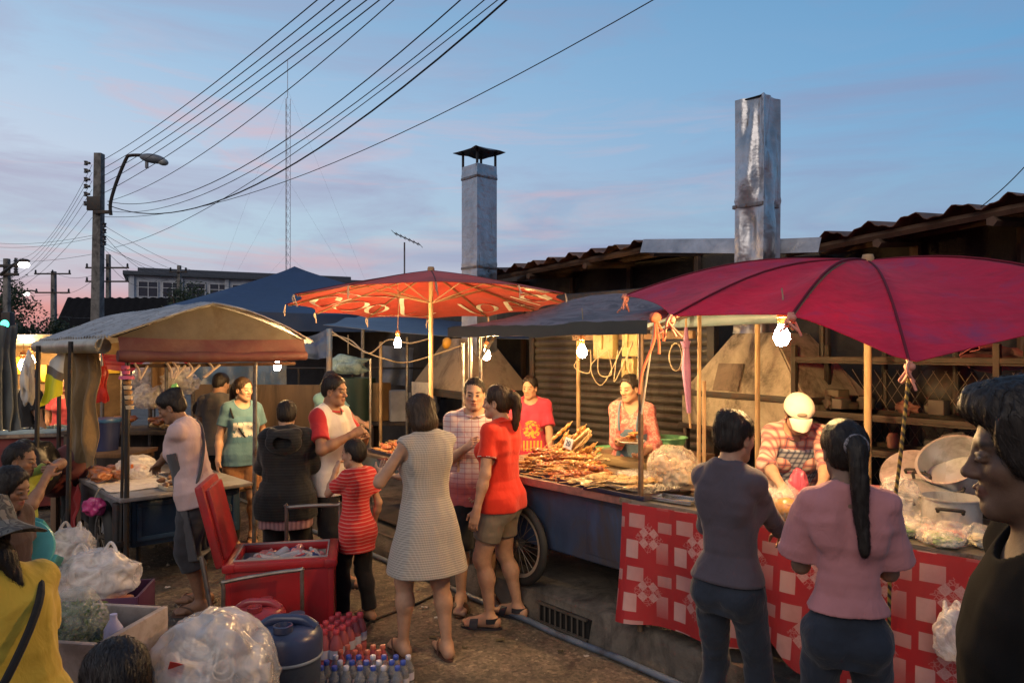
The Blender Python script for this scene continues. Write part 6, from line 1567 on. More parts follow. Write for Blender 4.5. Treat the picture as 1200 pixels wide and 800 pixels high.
m = MB(); m.grid(lambda a, b: (-.07+1.49*a, -.055-.012*math.sin(a*11+b*2)-.03*b, 1.915-.13*b-.015*math.sin(a*math.pi)), 40, 6, .005); m.tube(smooth([(-.08, -.085, 1.775), (.4, -.09, 1.765), (.9, -.085, 1.762), (1.42, -.085, 1.77)], 6), [.042+.004*math.sin(i) for i in range(19)], 12); m.build('rolled_awning', red_dusty, t)
m = MB(); m.tube(smooth([(-.13, .1, 1.85), (-.15, .8, 1.85), (-.14, 1.6, 1.845), (-.15, 2.3, 1.85)], 6), .058, 14); m.grid(lambda a, b: (-.13-.03*b, .05+2.25*a, 1.93-.09*b+.01*n1(a*9, b)), 30, 3, .004); m.build('rolled_tarpaulin', simple('silver_tarp', (.36, .31, .22), .4, .3, .35, 5, dirt=(.2, .13, .06)), t)
for (x, y, l) in ((0, 0, 1), (.99, 0, 1), (0, 2.2, 1), (.99, 2.2, 1)):
    m = MB(); m.tube([(x, y, 0), (x+.012, y, 1.94)], .019, 8)
    if (x, y) == (0, 0): m.tube([(-.03, .025, .30), (-.005, .03, 1.6)], .012, 6)
    m.build('post', STEEL if x else DARKMETAL, t)
m = MB()
for y in (0, 1.1, 2.2): m.tube([(0, y, 1.92), (.35, y, zr(.35)-.05), (.68, y, zr(.68)-.04), (1.0, y, zr(1.0)-.05), (1.36, y, 1.92)], .014, 6)
for x in (0, .68, 1.36): m.tube([(x, 0, zr(x)-.05 if x == .68 else 1.93), (x, 2.2, zr(x)-.05 if x == .68 else 1.93)], .014, 6)
m.tube([(0, .0, 1.70), (1.36, 0, 1.70)], .016, 6); m.build('roof_frame', wood('dark_timber'), t)
# rags under the gable
rg = random.Random(6)
for x in (.05, .28, .33, .44, .60):
    z = 1.72; m = MB(); m.tube(smooth([(x, -.03, z), (x+.03, -.04, z-.06), (x+.05*rg.uniform(-1, 1), -.05, z-.12), (x+.09, -.03, z-.02)], 5), .011, 6)
    m.build('tie_rag', simple('rag_pale', (.55, .42, .30), .8), t)
# left cart
ZL = .71
t = thing('vendor_cart', 'blue panelled vendor cart with a motorcycle tyre under the tin roof', 'food cart', D0, DA)
LB = simple('cart_blue_panel', (.022, .055, .105), .45, var=.25, vscale=4, dirt=(.03, .03, .035), dscale=3)
m = MB(); m.box((.49, .80, (ZL-.03+.30)/2), (.84, 1.4, ZL-.03-.30), bev=.006); m.build('body', LB, t)
m = MB(); m.box((.46, .78, ZL-.015), (1.02, 1.62, .03), bev=.006); m.build('top', simple('cart_steel_top', (.34, .33, .33), .4, .5, .2, dirt=(.2, .15, .1)), t)
for (x0, x1) in ((.10, .47), (.51, .88)):
    m = MB(); z0, z1 = .34, .64; w = .035; xm = (x0+x1)/2
    m.box((xm, .095, z1-w/2), (x1-x0, .02, w)); m.box((xm, .095, z0+w/2), (x1-x0, .02, w)); m.box((x0+w/2, .094, (z0+z1)/2), (w, .02, z1-z0-2*w)); m.box((x1-w/2, .094, (z0+z1)/2), (w, .02, z1-z0-2*w)); d_ = m.build('door', simple('blue_rail', (.03, .07, .13), .45, var=.2, dirt=(.03, .03, .035)), t)
    m = MB(); m.tube([(x1-.06, .08, .48), (x1-.06, .06, .48), (x1-.06, .06, .53), (x1-.06, .08, .53)], .006, 6); m.build('handle', STEEL, d_)
m = MB(); m.box((.055, .8, .48), (.05, 1.35, .36), bev=.004); m.build('side_panel', simple('grey_panel', (.22, .23, .25), .5, dirt=(.1, .08, .06)), t)
wheel(t, (-.0, .62, .30), .30, R(90), .05, 16, STEEL); wheel(t, (.98, .62, .30), .30, R(90), .05, 16, STEEL)
for x, y in ((.12, .12), (.86, .12), (.12, 1.45), (.86, 1.45)): m = MB(); m.tube([(x, y, 0), (x, y, .31)], .016, 6); m.build('leg', DARKMETAL, t)
m = MB(); m.box((-.03, .1, .45), (.05, .12, .42), bev=.01); m.box((-.05, .03, .36), (.08, .06, .05), bev=.01); m.build('hitch_frame', DARKMETAL, t)
# goods on the left cart
m = MB(); m.grid(lambda a, b: D(-.04+.62*a, .25+.75*b, ZL+.004+.012*abs(n1(a*7, b*7))), 26, 26, .003); tag(m.build('plastic_sheet', clear_plastic('white_sheet', (.78, .72, .66), .85, .3, 9)), 'white plastic sheet spread on the blue left cart', 'plastic sheet')
RM = meatmat('roast_meat', (.30, .10, .035), (.42, .17, .06))
for i, (x, y, s_) in enumerate(((.06, .92, 1.), (.18, 1.02, .9), (.02, .74, .9), (.16, .80, .8), (.10, 1.12, .8))):
    m = MB(); m.blob((0, 0, .05*s_), (.11*s_, .07*s_, .05*s_), None, 4, .3, 6, i); o = m.build('roast_piece', RM); o.location = D(x, y, ZL+.018); o.rotation_euler = (0, 0, i*.8); tag(o, 'big piece of roast meat on the white sheet of the left cart', 'roast meat', 'roast pieces on the left cart')
for i in range(16):
    m = MB(); m.blob((0, 0, .02), (.035, .025, .02), None, 2, .35, 8, i); o = m.build('meat_chunk', meatmat('dark_meat', (.20, .10, .05), (.33, .19, .10)) if i == 0 else bpy.data.materials['dark_meat']); o.location = D(.32+rr.random()*.28, .12+rr.random()*.2, ZL+.02+.02*(i % 3)); o.rotation_euler = (0, 0, i); tag(o, 'small chopped meat chunk before the apron seller', 'meat chunk', 'chopped meat before the apron seller')
tray(D(.50, .14, ZL+.002), DA, .40, .22, 'shallow cream tray of chopped meat at the cart front', .03, 'meat_tray', simple('cream_tray', (.55, .47, .33), .5))
tb_bag = bag('crinkled clear carrier bag with orange printing standing on the left cart', D(.32, .86, ZL), (.15, .10, .19), FILMM, 91, amp=.4, ang=.5)
m = MB(); [m.box((-.07+.033*i, -.104+.004*i, .10+.02*(i % 2)), (.022, .004, .035), bev=0) for i in range(5)]; m.build('printed_marks', simple('orange_print', (.65, .16, .03), .6), tb_bag)
tray(D(.62, .62, ZL+.004), DA, .34, .30, 'grey steel tray under the gloved hand of the apron seller', .03, 'steel_tray', STAIN)
for i in range(10):
    m = MB(); m.blob((0, 0, .02), (.04, .028, .02), None, 2, .35, 8, i+20); o = m.build('meat_chunk', bpy.data.materials['dark_meat']); o.location = D(.52+rr.random()*.2, .52+rr.random()*.2, ZL+.02+.018*(i % 2)); tag(o, 'meat chunk in the grey steel tray of the left cart', 'meat chunk', 'meat in the steel tray')
# cloths, jacket, ornament
t = thing('pink_bundle', 'crumpled shiny pink plastic bundle hung above the motorcycle tyre', 'bundle', at(110, 594, 5.72)); m = MB(); m.blob((0, 0, 0), (.075, .06, .07), None, 4, .35, 8, 2); m.build('bundle', simple('pink_shiny', (.50, .05, .18), .25, bump=.4, bscale=20, bdist=.02), t); m = MB(); m.tube([(0, 0, .06), (.02, .04, .14)], .006, 5); m.build('string', cab, t)
drape('hanging_jacket', 'long khaki cloth hanging from the far left roof edge of the tin roofed stall', 'cloth', at(78, 0, 6.3), at(111, 0, 6.15), 1.90, 1.90, .86, 2.2, .04, cloth('khaki_cloth', (.22, .145, .07), wr=.9), irregular=.05)
drape('hanging_rag', 'dark red cloth hanging from the left side of the blue cart', 'cloth', D(-.10, .95), D(-.10, 1.25), .70, .70, .30, 2, .03, cloth('dark_red_cloth', (.24, .02, .02), wr=.9))
drape('hanging_rag', 'black cloth hanging behind the dark red one on the blue cart', 'cloth', D(-.09, 1.3), D(-.09, 1.55), .70, .70, .2, 2, .04, cloth('black_cloth', (.02, .02, .02), wr=.9))
t = thing('hanging_ornament', 'pink and cream bead string ornament hanging under the gable by the front post', 'ornament', D(-.02, -.06, 1.72)); OR = [simple('orn_pink', (.5, .09, .17), .6), simple('orn_cream', (.6, .45, .28), .6), simple('orn_brown', (.3, .15, .05), .6)]
for i in range(9):
    m = MB(); k = 0 if i < 3 else 1+i % 2
    m.lathe([(0, .018), (.03 if i != 2 else .05, .012), (.026 if i != 2 else .055, -.012), (0, -.018)], (0, 0, 0), 10); o = m.build('bead', OR[k], t); o.location = (.004*i, 0, -.03-.037*i)
m = MB(); m.tube([(0, 0, .06), (.034, 0, -.36)], .003, 5); m.build('string', cab, t)
c = at(117, 450, 7.6); bagred = thing('plastic_bag', 'flat red plastic bag hanging behind the khaki cloth', 'plastic bag', c)
RF = simple('red_film', (.55, .03, .02), .35, trans=.2, bump=.5, bscale=12, bdist=.02)
for sg in (-1, 1):
    m = MB(); m.grid(lambda a, b: ((a-.5)*(.155+.075*max(0, b-.6)**1.2+.02*math.sin(b*9)), sg*.03*math.sin(math.pi*a)*(1-.5*b)+.015*n1(a*4, b*4, sg), .19-.38*b+.02*n1(a*5, 1)*b), 16, 20, .003); m.build('film', RF, bagred)
m = MB(); m.tube(smooth([(-.05, 0, .18), (-.03, 0, .30), (0, 0, .42), (.03, 0, .30), (.05, 0, .18)], 4), .006, 5); m.build('handle', RF, bagred)
m = MB(); c = at(70, 442, 6.6)
def fl(a, b): return c+Vector((-.10+.20*a*(1-.1*b)-.09*b+.02*n1(a*3, b*3), .03*math.sin(a*7)*b, .22-.42*b+.14*(a-.5)-.03*a*b))
yw = NT('yellow_white_cloth'); s_ = sep(yw, yw.coord()); zz = yw.math('ADD', s_[2], yw.math('MULTIPLY', s_[0], .55)); yw.base(yw.ramp(yw.math('ADD', yw.math('MULTIPLY', zz, 2.2), .5), [(.40, (.62, .60, .02)), (.44, (.14, .12, .10)), (.60, (.14, .12, .10)), (.62, (.55, .54, .5))], 'CONSTANT')); yw.set(Roughness=.4)
m = MB(); m.grid(lambda a, b: fl(a, b)-c, 16, 20, .006); o = m.build('tote_bag', yw.m); o.location = c; tag(o, 'yellow grey and white plastic sheet bag hanging left of the khaki cloth', 'bag')
# stall behind: red striped banner, posts, counter with bags
p0, p1 = at(98, 0, 8.6), at(222, 0, 8.4); drape('red_banner', 'bright red banner valance strung across the stall behind the left cart', 'banner', p0, p1, zat(413, 8.6), zat(416, 8.4), zat(434, 8.5), 2, .03, simple('banner_red', (.48, .02, .03), .6), sag=.02)
for px, Y, top in ((176, 8.0, 425), (213, 8.2, 415), (226, 8.4, 412), (110, 7.9, 420)):
    p = at(px, 0, Y); m = MB(); m.tube([(p.x, Y, 0), (p.x, Y, zat(top, Y))], .022, 8); tag(m.build('post', STEEL), {176: 'pale post left of the bag bundles behind the cart', 213: 'thin post below the red banner right end', 226: 'outer steel post at the right end of the red banner', 110: 'steel post behind the red hanging bag'}[px], 'post')
t = thing('meat_counter', 'counter with cut meat behind the left cart below the red banner', 'counter', (at(160, 0, 7.9).x, 7.9, 0)); m = MB(); m.box((0, 0, .95), (1.3, .6, .04)); m.build('top', wood('dark_plank'), t); m = MB(); m.box((0, .2, .5), (1.2, .02, .8)); m.build('back_board', wood('dark_plank'), t)
for x in (-.6, .6):
    for y in (-.25, .25): m = MB(); m.box((x, y, .46), (.05, .05, .93)); m.build('leg', wood('dark_plank'), t)
cm_ = at(160, 0, 7.9).x
for i in range(20):
    m = MB(); m.blob((0, 0, .03), (.07, .05, .03), None, 2, .35, 7, i); o = m.build('meat_cut', RM if i % 3 else MEATS[2]); o.location = (cm_-.5+.95*rr.random(), 7.68+.3*rr.random(), .985+.03*(i % 3)); tag(o, 'cut of meat on the counter below the red banner', 'meat', 'cuts of meat on the back counter')
clutter(188, 477, 7.95, .2, .95, .25, 'wicker_basket', 'upright brown wicker basket beside the pale post', 'basket', wood('wicker', (.26, .15, .07)), 'box', 2)
for i, (px, py, Y, s_, l) in enumerate(((190, 461, 8.0, .28, 'upper white bag bundle beside the pale post'), (181, 478, 7.9, .2, 'lower white bag bundle beside the pale post'), (207, 462, 8.3, .22, 'right white bag bundle near the thin post'))): bag(l, at(px, py, Y), (s_, .15, s_*1.3), FILMM, 100+i, amp=.5)
t = thing('lidded_bucket', 'dark blue lidded plastic bucket behind the khaki cloth', 'bucket', at(122, 527, 7.0)); m = MB(); m.lathe([(0, 0), (.12, 0), (.145, .27), (0, .27)], (0, 0, 0), 28); m.build('pail', simple('navy_plastic', (.02, .03, .10), .35), t); m = MB(); m.lathe([(0, .272), (.155, .272), (.16, .285), (.155, .305), (.0, .31)], (0, 0, 0), 28); m.build('lid', simple('blue_lid', (.03, .10, .26), .35), t)
t = thing('low_table', 'low table carrying the dark blue lidded bucket', 'table', (at(122, 0, 7.0).x, 7.0, 0)); zq = zat(527, 7.0)-.002; m = MB(); m.box((0, 0, zq-.02), (.8, .5, .04)); m.build('top', wood(), t); 
for x in (-.35, .35):
    for y in (-.2, .2): m = MB(); m.box((x, y, (zq-.04)/2), (.05, .05, zq-.04)); m.build('leg', wood(), t)
# ------------------------------------------------------------------ far left stall
drape('hanging_curtain', 'grey green curtain hanging at the far left edge', 'curtain', at(-14, 0, 5.4), at(20, 0, 5.6), 2.08, 2.02, 1.22, 4, .03, cloth('grey_curtain', (.16, .17, .16), wr=.8), nx=60)
t = thing('fish_stall', 'far left stall with a white awning sheet lit by two bulbs', 'market stall', (at(30, 0, 8.6).x, 8.6, 0), R(20))
m = MB(); m.grid(lambda a, b: (-1.3+2.3*a, -.7+1.6*b, 2.02-.10*b-.05*math.sin(a*3.1)+.03*n1(a*7, b*5)), 30, 16, .004); m.build('awning', simple('white_awning', (.42, .42, .42), .5, dirt=(.25, .2, .14), bump=.4, bscale=7, bdist=.03), t)
for x in (-1.2, .9):
    for y in (-.6, .8): m = MB(); m.tube([(x, y, 0), (x, y, 1.97)], .02, 8); m.build('post', STEEL, t)
m = MB(); m.box((-.1, -.2, .86), (2.0, .8, .04)); m.build('counter_top', simple('cart_top'[:8], (.26, .2, .16)), t); m = MB(); m.box((-.1, -.2, .45), (1.9, .7, .78)); m.build('counter_body', simple('maroon_panel', (.16, .03, .03), .6, dirt=(.05, .03, .03)), t)
m = MB(); m.box((-.1, .85, 1.2), (2.2, .03, 1.5)); m.build('back_panel', simple('tan_back', (.16, .10, .045), .7, dirt=(.08, .045, .02)), t)
m = MB(); [m.box((-.9+.28*i, .80, 1.62-.1*(i % 2)), (.2, .04, .22), bev=.01) for i in range(7)]; m.build('hung_packets', simple('yellow_packets', (.65, .42, .04), .5), t)
fs = simple('fish_silver', (.35, .40, .42), .25, .5, .4, 40); ft = Matrix.Translation(t.location) @ Matrix.Rotation(R(20), 4, 'Z')
trf = tray(ft @ Vector((-.05, -.38, .882)), R(20), 1.2, .42, 'pale blue tray of small silver fish on the far left counter', .05, 'fish_tray', simple('fish_tray_blue', (.30, .42, .50), .4))
m = MB(); m.blob((0, 0, 0), (.055, .014, .012), None, 2); fo = m.build('fish', fs); fme = fo.data; bpy.data.objects.remove(fo)
for i in range(70):
    o = bpy.data.objects.new('fish', fme); COL.objects.link(o); o.location = ft @ Vector((-.05+rr.uniform(-.52, .52), -.38+rr.uniform(-.16, .16), .905+.012*(i % 4))); o.rotation_euler = (rr.uniform(-.3, .3), 0, rr.uniform(0, 6.28)); tag(o, 'small silver fish in the pale blue tray', 'fish', 'silver fish in the tray')
clutter(33, 475, 7.2, .22, .5, .12, 'hanging_bag', 'white bag hanging on the post in the far left stall', 'bag', simple('white_bag_cloth', (.6, .57, .52), .6), 'blob', 7)
clutter(66, 578, 6.3, .45, .38, .4, 'bundle', 'dark red wrapped bundle on the ground behind the dark posts at left', 'bundle', simple('dark_red_sack', (.10, .02, .02), .6), 'blob', 4)
clutter(42, 585, 6.0, .4, .55, .3, 'bundle', 'black plastic sack on the ground at left', 'sack', simple('black_sack', (.015, .015, .018), .3, bump=.5, bscale=10, bdist=.03), 'blob', 5)
for px, Y, top, l in ((45, 5.9, 405, 'dark thin post left of the khaki cloth'), (83, 5.6, 400, 'dark thin post in front of the khaki cloth')):
    p = at(px, 0, Y); m = MB(); m.tube([(p.x-.03, Y, 0), (p.x, Y, zat(top, Y))], .018, 8); tag(m.build('post', DARKMETAL), l, 'post')
def stool(label, loc, col, s_=1., rot=(0, 0, 0)):
    t = thing('plastic_stool', label, 'stool', loc); t.rotation_euler = rot
    m = MB(); m.lathe([(.03, .40), (.12, .405), (.14, .40), (.145, .385), (.135, .385), (.12, .39), (.03, .39)], (0, 0, 0), 28); m.build('seat', simple('stool_plastic'+label[:5], col, .35), t)
    for k in range(4):
        a = math.pi/4+k*math.pi/2; m = MB(); m.box((.13*math.cos(a), .13*math.sin(a), .19), (.05, .018, .39), rot=(R(6), 0, a+math.pi/2), bev=.006); m.build('leg', MATS['stool_plastic'+label[:5]], t)
stool('turquoise plastic stool lying tipped behind the camouflage hat', at(46, 650, 3.9), (.10, .42, .42), rot=(R(70), R(-20), .5))
basin('turquoise plastic tub behind the seated children', (at(57, 0, 4.8).x, 4.8, 0), .20, .17, (.07, .30, .32))
# ------------------------------------------------------------------ foreground goods at lower left
for i, (px, py, Y, s_, l, hd) in enumerate(((84, 648, 4.35, (.12, .10, .20), 'small white carrier bag with raised handles beside the tyre', True), (112, 690, 3.7, (.19, .13, .24), 'full white carrier bag with raised handles before the blue cart', True))):
    p = at(px, py, Y); bag(l, p-Vector((0, 0, .05)), s_, FILMM, 110+i, hd, amp=.4, ang=.3*i)
t = thing('purple_basket', 'dark purple plastic crate holding the full white carrier bag', 'crate', (at(118, 0, 3.75).x, 3.75, 0), .2); m = MB(); m.box((0, 0, .42), (.42, .30, .02)); [m.box((0, s*.15, .50), (.44, .015, .16)) for s in (-1, 1)]; [m.box((s*.215, 0, .50), (.015, .29, .16)) for s in (-1, 1)]; m.build('basket', simple('purple_plastic', (.07, .02, .06), .5), t); m = MB(); m.box((0, 0, .2), (.36, .26, .40), bev=.02); m.build('box_stand', simple('cardboard_dark', (.10, .07, .05), .8), t)
m = MB(); m.box((0, 0, .06), (.12, .10, .12), bev=.02, rot=(.2, .1, .3)); o = m.build('paper_packet', simple('salmon_packet', (.45, .17, .10), .6)); o.location = (at(140, 0, 3.7).x, 3.7, .44); tag(o, 'salmon coloured packet in the dark purple crate', 'packet')
FOAM = simple('dirty_foam', (.36, .30, .27), .75, var=.15, vscale=7, dirt=(.2, .16, .13), dscale=5)
t = thing('foam_box', 'open dirty white foam box holding a bag of greens', 'foam box', (at(108, 0, 3.0).x, 3.0, 0), R(-8)); zf = zat(728, 3.0)
m = MB(); w, d, hh = .37, .40, .22
for s in (-1, 1): m.box((s*w/2, 0, zf-hh/2), (.03, d+.03, hh), bev=.008); m.box((0, s*d/2, zf-hh/2), (w-.032, .03, hh), bev=.008)
m.box((0, 0, zf-hh+.02), (w-.03, d-.03, .03)); m.build('box', FOAM, t); m = MB(); m.box((0, 0, (zf-hh)/2-.002), (w*.9, d*.9, zf-hh-.006), bev=.02); m.build('crate_stand', wood('dark_plank'), t)
GM = simple('fresh_greens', (.07, .13, .025), .6, var=.5, vscale=25)
t = bag('clear bag stuffed with leafy greens in the foam box', (at(93, 0, 3.0).x, 2.98, zf-.16), (.12, .11, .30), clear_plastic('greens_film', (.55, .58, .52), .2, .15), 120, amp=.25)
rng = np.random.default_rng(4); P = np.clip(rng.normal(0, 1, (2200, 3)), -1.5, 1.5)*A(.052, .046, .07)+A(0, 0, .12); d1 = rng.normal(0, 1, (2200, 3)); d1 /= np.linalg.norm(d1, axis=1)[:, None]; d2 = np.cross(d1, rng.normal(0, 1, (2200, 3))); d2 /= np.linalg.norm(d2, axis=1)[:, None]; s_ = rng.uniform(.008, .02, 2200)[:, None]
V = np.stack([P-d1*s_, P-d2*s_*.4, P+d1*s_, P+d2*s_*.4], 1).reshape(-1, 3); link('greens', npmesh('greens', V, np.arange(8800).reshape(-1, 4), smooth=False), t, GM)
m = MB(); m.lathe([(0, 0), (.035, 0), (.036, .12), (.014, .16), (.014, .18), (0, .18)], (0, 0, 0), 18); o = m.build('bottle', simple('lilac_bottle', (.42, .42, .62), .3)); o.location = (at(133, 0, 2.95).x, 2.95, zf-.13); tag(o, 'pale lilac plastic bottle standing in the foam box', 'bottle')
# big bag of cups
t = bag('huge clear plastic sack full of white foam cups at the bottom edge', (at(247, 0, 3.15).x, 3.15, .12), (.27, .24, .55), clear_plastic('sack_film', (.80, .78, .76), .40, .2, 4, .7), 130, amp=.30, sub=6, fine=.25)
cupm = simple('foam_cup', (.68, .62, .57), .6, var=.08)
m = MB(); m.lathe([(0, 0), (.028, 0), (.042, .095), (.045, .098), (.040, .095), (.026, .004), (0, .004)], (0, 0, 0), 20); cu = m.build('foam_cup', cupm); cme = cu.data; bpy.data.objects.remove(cu); rr = random.Random(8)
k = 0
while k < 40:
    x, y, z = rr.uniform(-1, 1), rr.uniform(-1, 1), rr.uniform(-1, 1)
    if x*x+y*y+z*z > .8: continue
    o = bpy.data.objects.new('foam_cup', cme); COL.objects.link(o); o.location = t.location+Vector((x*.23, y*.2, .22+z*.20)); o.rotation_euler = (rr.uniform(0, 6), rr.uniform(0, 6), rr.uniform(0, 6)); tag(o, 'white foam cup inside the huge clear sack', 'cup', 'foam cups in the clear sack'); k += 1
m = MB(); m.box((0, 0, 0), (.06, .004, .07), rot=(.3, .3, .2), bev=.001); o = m.build('red_packet', simple('packet_red', (.5, .05, .04), .5)); o.location = t.location+Vector((-.06, -.20, .40)); tag(o, 'small red packet showing inside the huge clear sack', 'packet')
t2 = thing('sack_crate', 'dark crate under the huge clear sack', 'crate', (at(247, 0, 3.15).x, 3.15, 0)); m = MB(); m.box((0, 0, .06), (.5, .42, .115), bev=.01); m.build('crate', wood('dark_plank'), t2)
# red cool box with open lid on a trolley
RP = simple('red_plastic', (.36, .018, .022), .38, var=.12, vscale=5, dirt=(.22, .03, .03), dscale=4)
cb = thing('cool_box', 'big red cool box with its lid standing open', 'cool box', (-1.42, 4.52, 0), R(12))
m = MB(); w, d, h = .62, .46, .50; th = .04
m.box((-w/2+th/2, 0, h/2+.04), (th, d, h-.03), bev=.014); m.box((w/2-th/2, 0, h/2+.04), (th, d, h-.03), bev=.014)
for s in (-1, 1): m.box((0, s*(d/2-th/2), h/2+.04), (w-2*th+.01, th, h-.034), bev=.004)
m.box((0, 0, .07), (w-.02, d-.02, .04)); m.build('body', RP, cb)
m = MB(); z = h+.045
m.box((-w/2+.02, 0, z), (.075, d+.05, .055), bev=.02); m.box((w/2-.02, 0, z), (.075, d+.05, .055), bev=.02); [m.box((0, s*(d/2-.02), z+.001), (w-.05, .075, .053), bev=.02) for s in (-1, 1)]; m.build('rim', RP, cb)
m = MB(); m.box((0, 0, h-.12), (w-2*th, d-2*th, .01)); [m.box((s*(w/2-th-.003), 0, h-.02), (.006, d-2*th, .2), bev=0) for s in (-1, 1)]; [m.box((0, s*(d/2-th-.003), h-.02), (w-2*th-.014, .006, .2), bev=0) for s in (-1, 1)]; m.build('liner', simple('liner_grey', (.36, .34, .33), .5), cb)
m = MB(); M = Matrix.Translation((-w/2-.03, 0, h+.06)) @ Matrix.Rotation(R(-14), 4, 'Y'); m.box(M @ Vector((0, 0, .235)), (.05, .48, .50), rot=Matrix.Rotation(R(-14), 4, 'Y'), bev=.022); m.box(M @ Vector((.035, 0, .235)), (.03, .40, .42), rot=Matrix.Rotation(R(-14), 4, 'Y'), bev=.012); m.build('lid', RP, cb)
canm = [simple('can_red', (.45, .05, .05), .3, .2), simple('can_blue', (.03, .05, .16), .3, .2), simple('can_clear', (.45, .42, .40), .15), simple('can_pink', (.55, .22, .20), .3)]
cbm = Matrix.Translation(cb.location) @ Matrix.Rotation(R(12), 4, 'Z')
m = MB(); m.lathe([(0, -.1), (.03, -.1), (.032, -.09), (.032, .04), (.012, .08), (.012, .1), (0, .1)], (0, 0, 0), 14); bo = m.build('drink_bottle', canm[0]); bme = bo.data; bpy.data.objects.remove(bo)
bms = []
for mm in canm: q = bme.copy(); q.materials.clear(); q.materials.append(mm); bms.append(q)
for i in range(40):
    o = bpy.data.objects.new('drink_bottle', bms[rr.randrange(4)]); COL.objects.link(o); o.location = cbm @ Vector((rr.uniform(-.19, .19), rr.uniform(-.11, .11), h-.015+.03*(i % 2))); o.rotation_euler = (R(90)+rr.uniform(-.3, .3), rr.uniform(-.2, .2), rr.uniform(0, 6)); tag(o, 'drink bottle lying in the open red cool box', 'bottle', 'drinks in the red cool box')
t = thing('trolley', 'steel tube hand trolley around the red cool box', 'trolley', cb.location, R(12)); TS = simple('trolley_steel', (.26, .23, .20), .4, .7, dirt=(.12, .07, .04))
m = MB(); m.tube(smooth([(-.30, -.33, .02), (-.30, -.33, .45), (-.28, -.33, .50), (.10, -.33, .54), (.13, -.33, .50), (.13, -.33, .06)], 5), .012, 8); m.build('front_handle', TS, t)
m = MB(); m.tube(smooth([(-.02, .38, .05), (-.02, .38, .72), (.0, .38, .76), (.30, .38, .76), (.33, .38, .72), (.33, .38, .05)], 5), .013, 8); m.build('rear_handle', TS, t)
m = MB(); m.tube([(-.32, -.30, .03), (-.44, -.22, .62)], .013, 8); m.tube([(-.32, -.3, .035), (.32, -.3, .035)], .015, 8); m.tube([(-.32, .3, .035), (.32, .3, .035)], .015, 8); m.tube([(-.30, -.3, .035), (-.30, .3, .035)], .012, 8); m.tube([(-.02, .38, .05), (-.02, .3, .035)], .012, 6); m.tube([(.33, .38, .05), (.32, .3, .035)], .012, 6); m.build('base_frame', TS, t)
# water coolers
def cooler(label, loc, r, h, col, lid, handle=True):
    t = thing('drink_cooler', label, 'drink cooler', loc); bm_ = simple('cooler_'+label[:8], col, .35, dirt=sc(col, .4), dscale=6)
    m = MB(); m.lathe([(0, 0), (r*.92, 0), (r*.95, .02), (r*1.0, h*.62), (r*1.0, h*.64), (r*1.04, h*.66)], (0, 0, 0), 40); m.build('body', bm_, t)
    m = MB(); m.lathe([(r*1.045, h*.655), (r*1.06, h*.665), (r*1.06, h*.675), (r*1.04, h*.685)], (0, 0, 0), 40); m.build('ring', simple('cooler_ring', (.25, .30, .36), .4), t)
    lm = simple('coolerlid_'+label[:8], lid, .3)
    m = MB(); m.lathe([(r*1.04, h*.68), (r*1.06, h*.72), (r*1.05, h*.86), (r*.98, h*.90), (r*.84, h*.945), (r*.5, h*.965), (0, h*.968)], (0, 0, 0), 40); l_ = m.build('lid', lm, t)
    m = MB(); m.tube(smooth([(-r*.86, 0, h*.93), (-r*.5, 0, h*1.0), (0, 0, h*1.01), (r*.5, 0, h*1.0), (r*.86, 0, h*.93)], 4), [r*.17]*17, 10); m.lathe([(0, 0), (r*.3, 0), (r*.3, h*.06), (r*.24, h*.065), (r*.2, h*.02), (0, h*.02)], (0, -r*.55, h*.955), 20); m.lathe([(0, 0), (r*.26, 0), (r*.26, h*.05), (0, h*.055)], (r*.1, r*.55, h*.955), 20); m.build('lid_grips', lm, l_)
    return t
cl = cooler('navy blue round drink cooler with a moulded lid at the bottom edge', (at(338, 0, 3.55).x, 3.55, 0), .155, .50, (.045, .06, .09), (.035, .05, .11))
m = MB(); m.grid(lambda a, b: (.1565*math.sin((a-.5)*.8+.15), -.1565*math.cos((a-.5)*.8+.15), .10+.10*b), 14, 4, .002); st_ = m.build('sticker', simple('sticker_pale', (.42, .50, .52), .4), cl)
m = MB(); m.grid(lambda a, b: (.159*math.sin((a-.5)*.22+.05), -.159*math.cos((a-.5)*.22+.05), .12+.055*b), 6, 3, .001); m.build('sticker_mark', simple('mark_red', (.5, .04, .05), .4), st_)
m = MB(); m.grid(lambda a, b: (.159*math.sin((a-.5)*.22+.36), -.159*math.cos((a-.5)*.22+.36), .12+.055*b), 6, 3, .001); m.build('sticker_mark', simple('mark_blue', (.05, .10, .35), .4), st_)
cooler('smaller round drink cooler with a dull red lid behind the navy one', (at(308, 0, 4.02).x-.02, 4.02, 0), .135, .42, (.30, .03, .04), (.30, .04, .05))
# bottles on the ground
WB = NT('water_plastic'); WB.base((.75, .76, .80)); WB.set(Roughness=.08, Transmission_Weight=.75, IOR=1.2)
PB = NT('pink_drink'); PB.base((.62, .16, .17)); PB.set(Roughness=.1, Transmission_Weight=.35)
caps = {'blue': simple('cap_blue', (.05, .10, .45), .4), 'red': simple('cap_red', (.55, .07, .09), .4), 'orange': simple('cap_orange', (.60, .16, .10), .4), 'white': simple('cap_white', (.55, .55, .65), .4)}
def bproto(mat_):
    m = MB(); m.lathe([(0, 0), (.028, 0), (.031, .008), (.031, .05), (.028, .056), (.031, .062), (.031, .11), (.026, .135), (.013, .165), (.012, .178), (0, .178)], (0, 0, 0), 18); o = m.build('bottle', mat_); me = o.data; bpy.data.objects.remove(o); return me
bw, bp = bproto(WB.m), bproto(PB.m); wl = simple('bottle_label', (.55, .55, .66), .4)
m = MB(); m.lathe([(.0315, .066), (.0318, .066), (.0318, .105), (.0315, .105)], (0, 0, 0), 18); o = m.build('label', wl); lme = o.data; bpy.data.objects.remove(o)
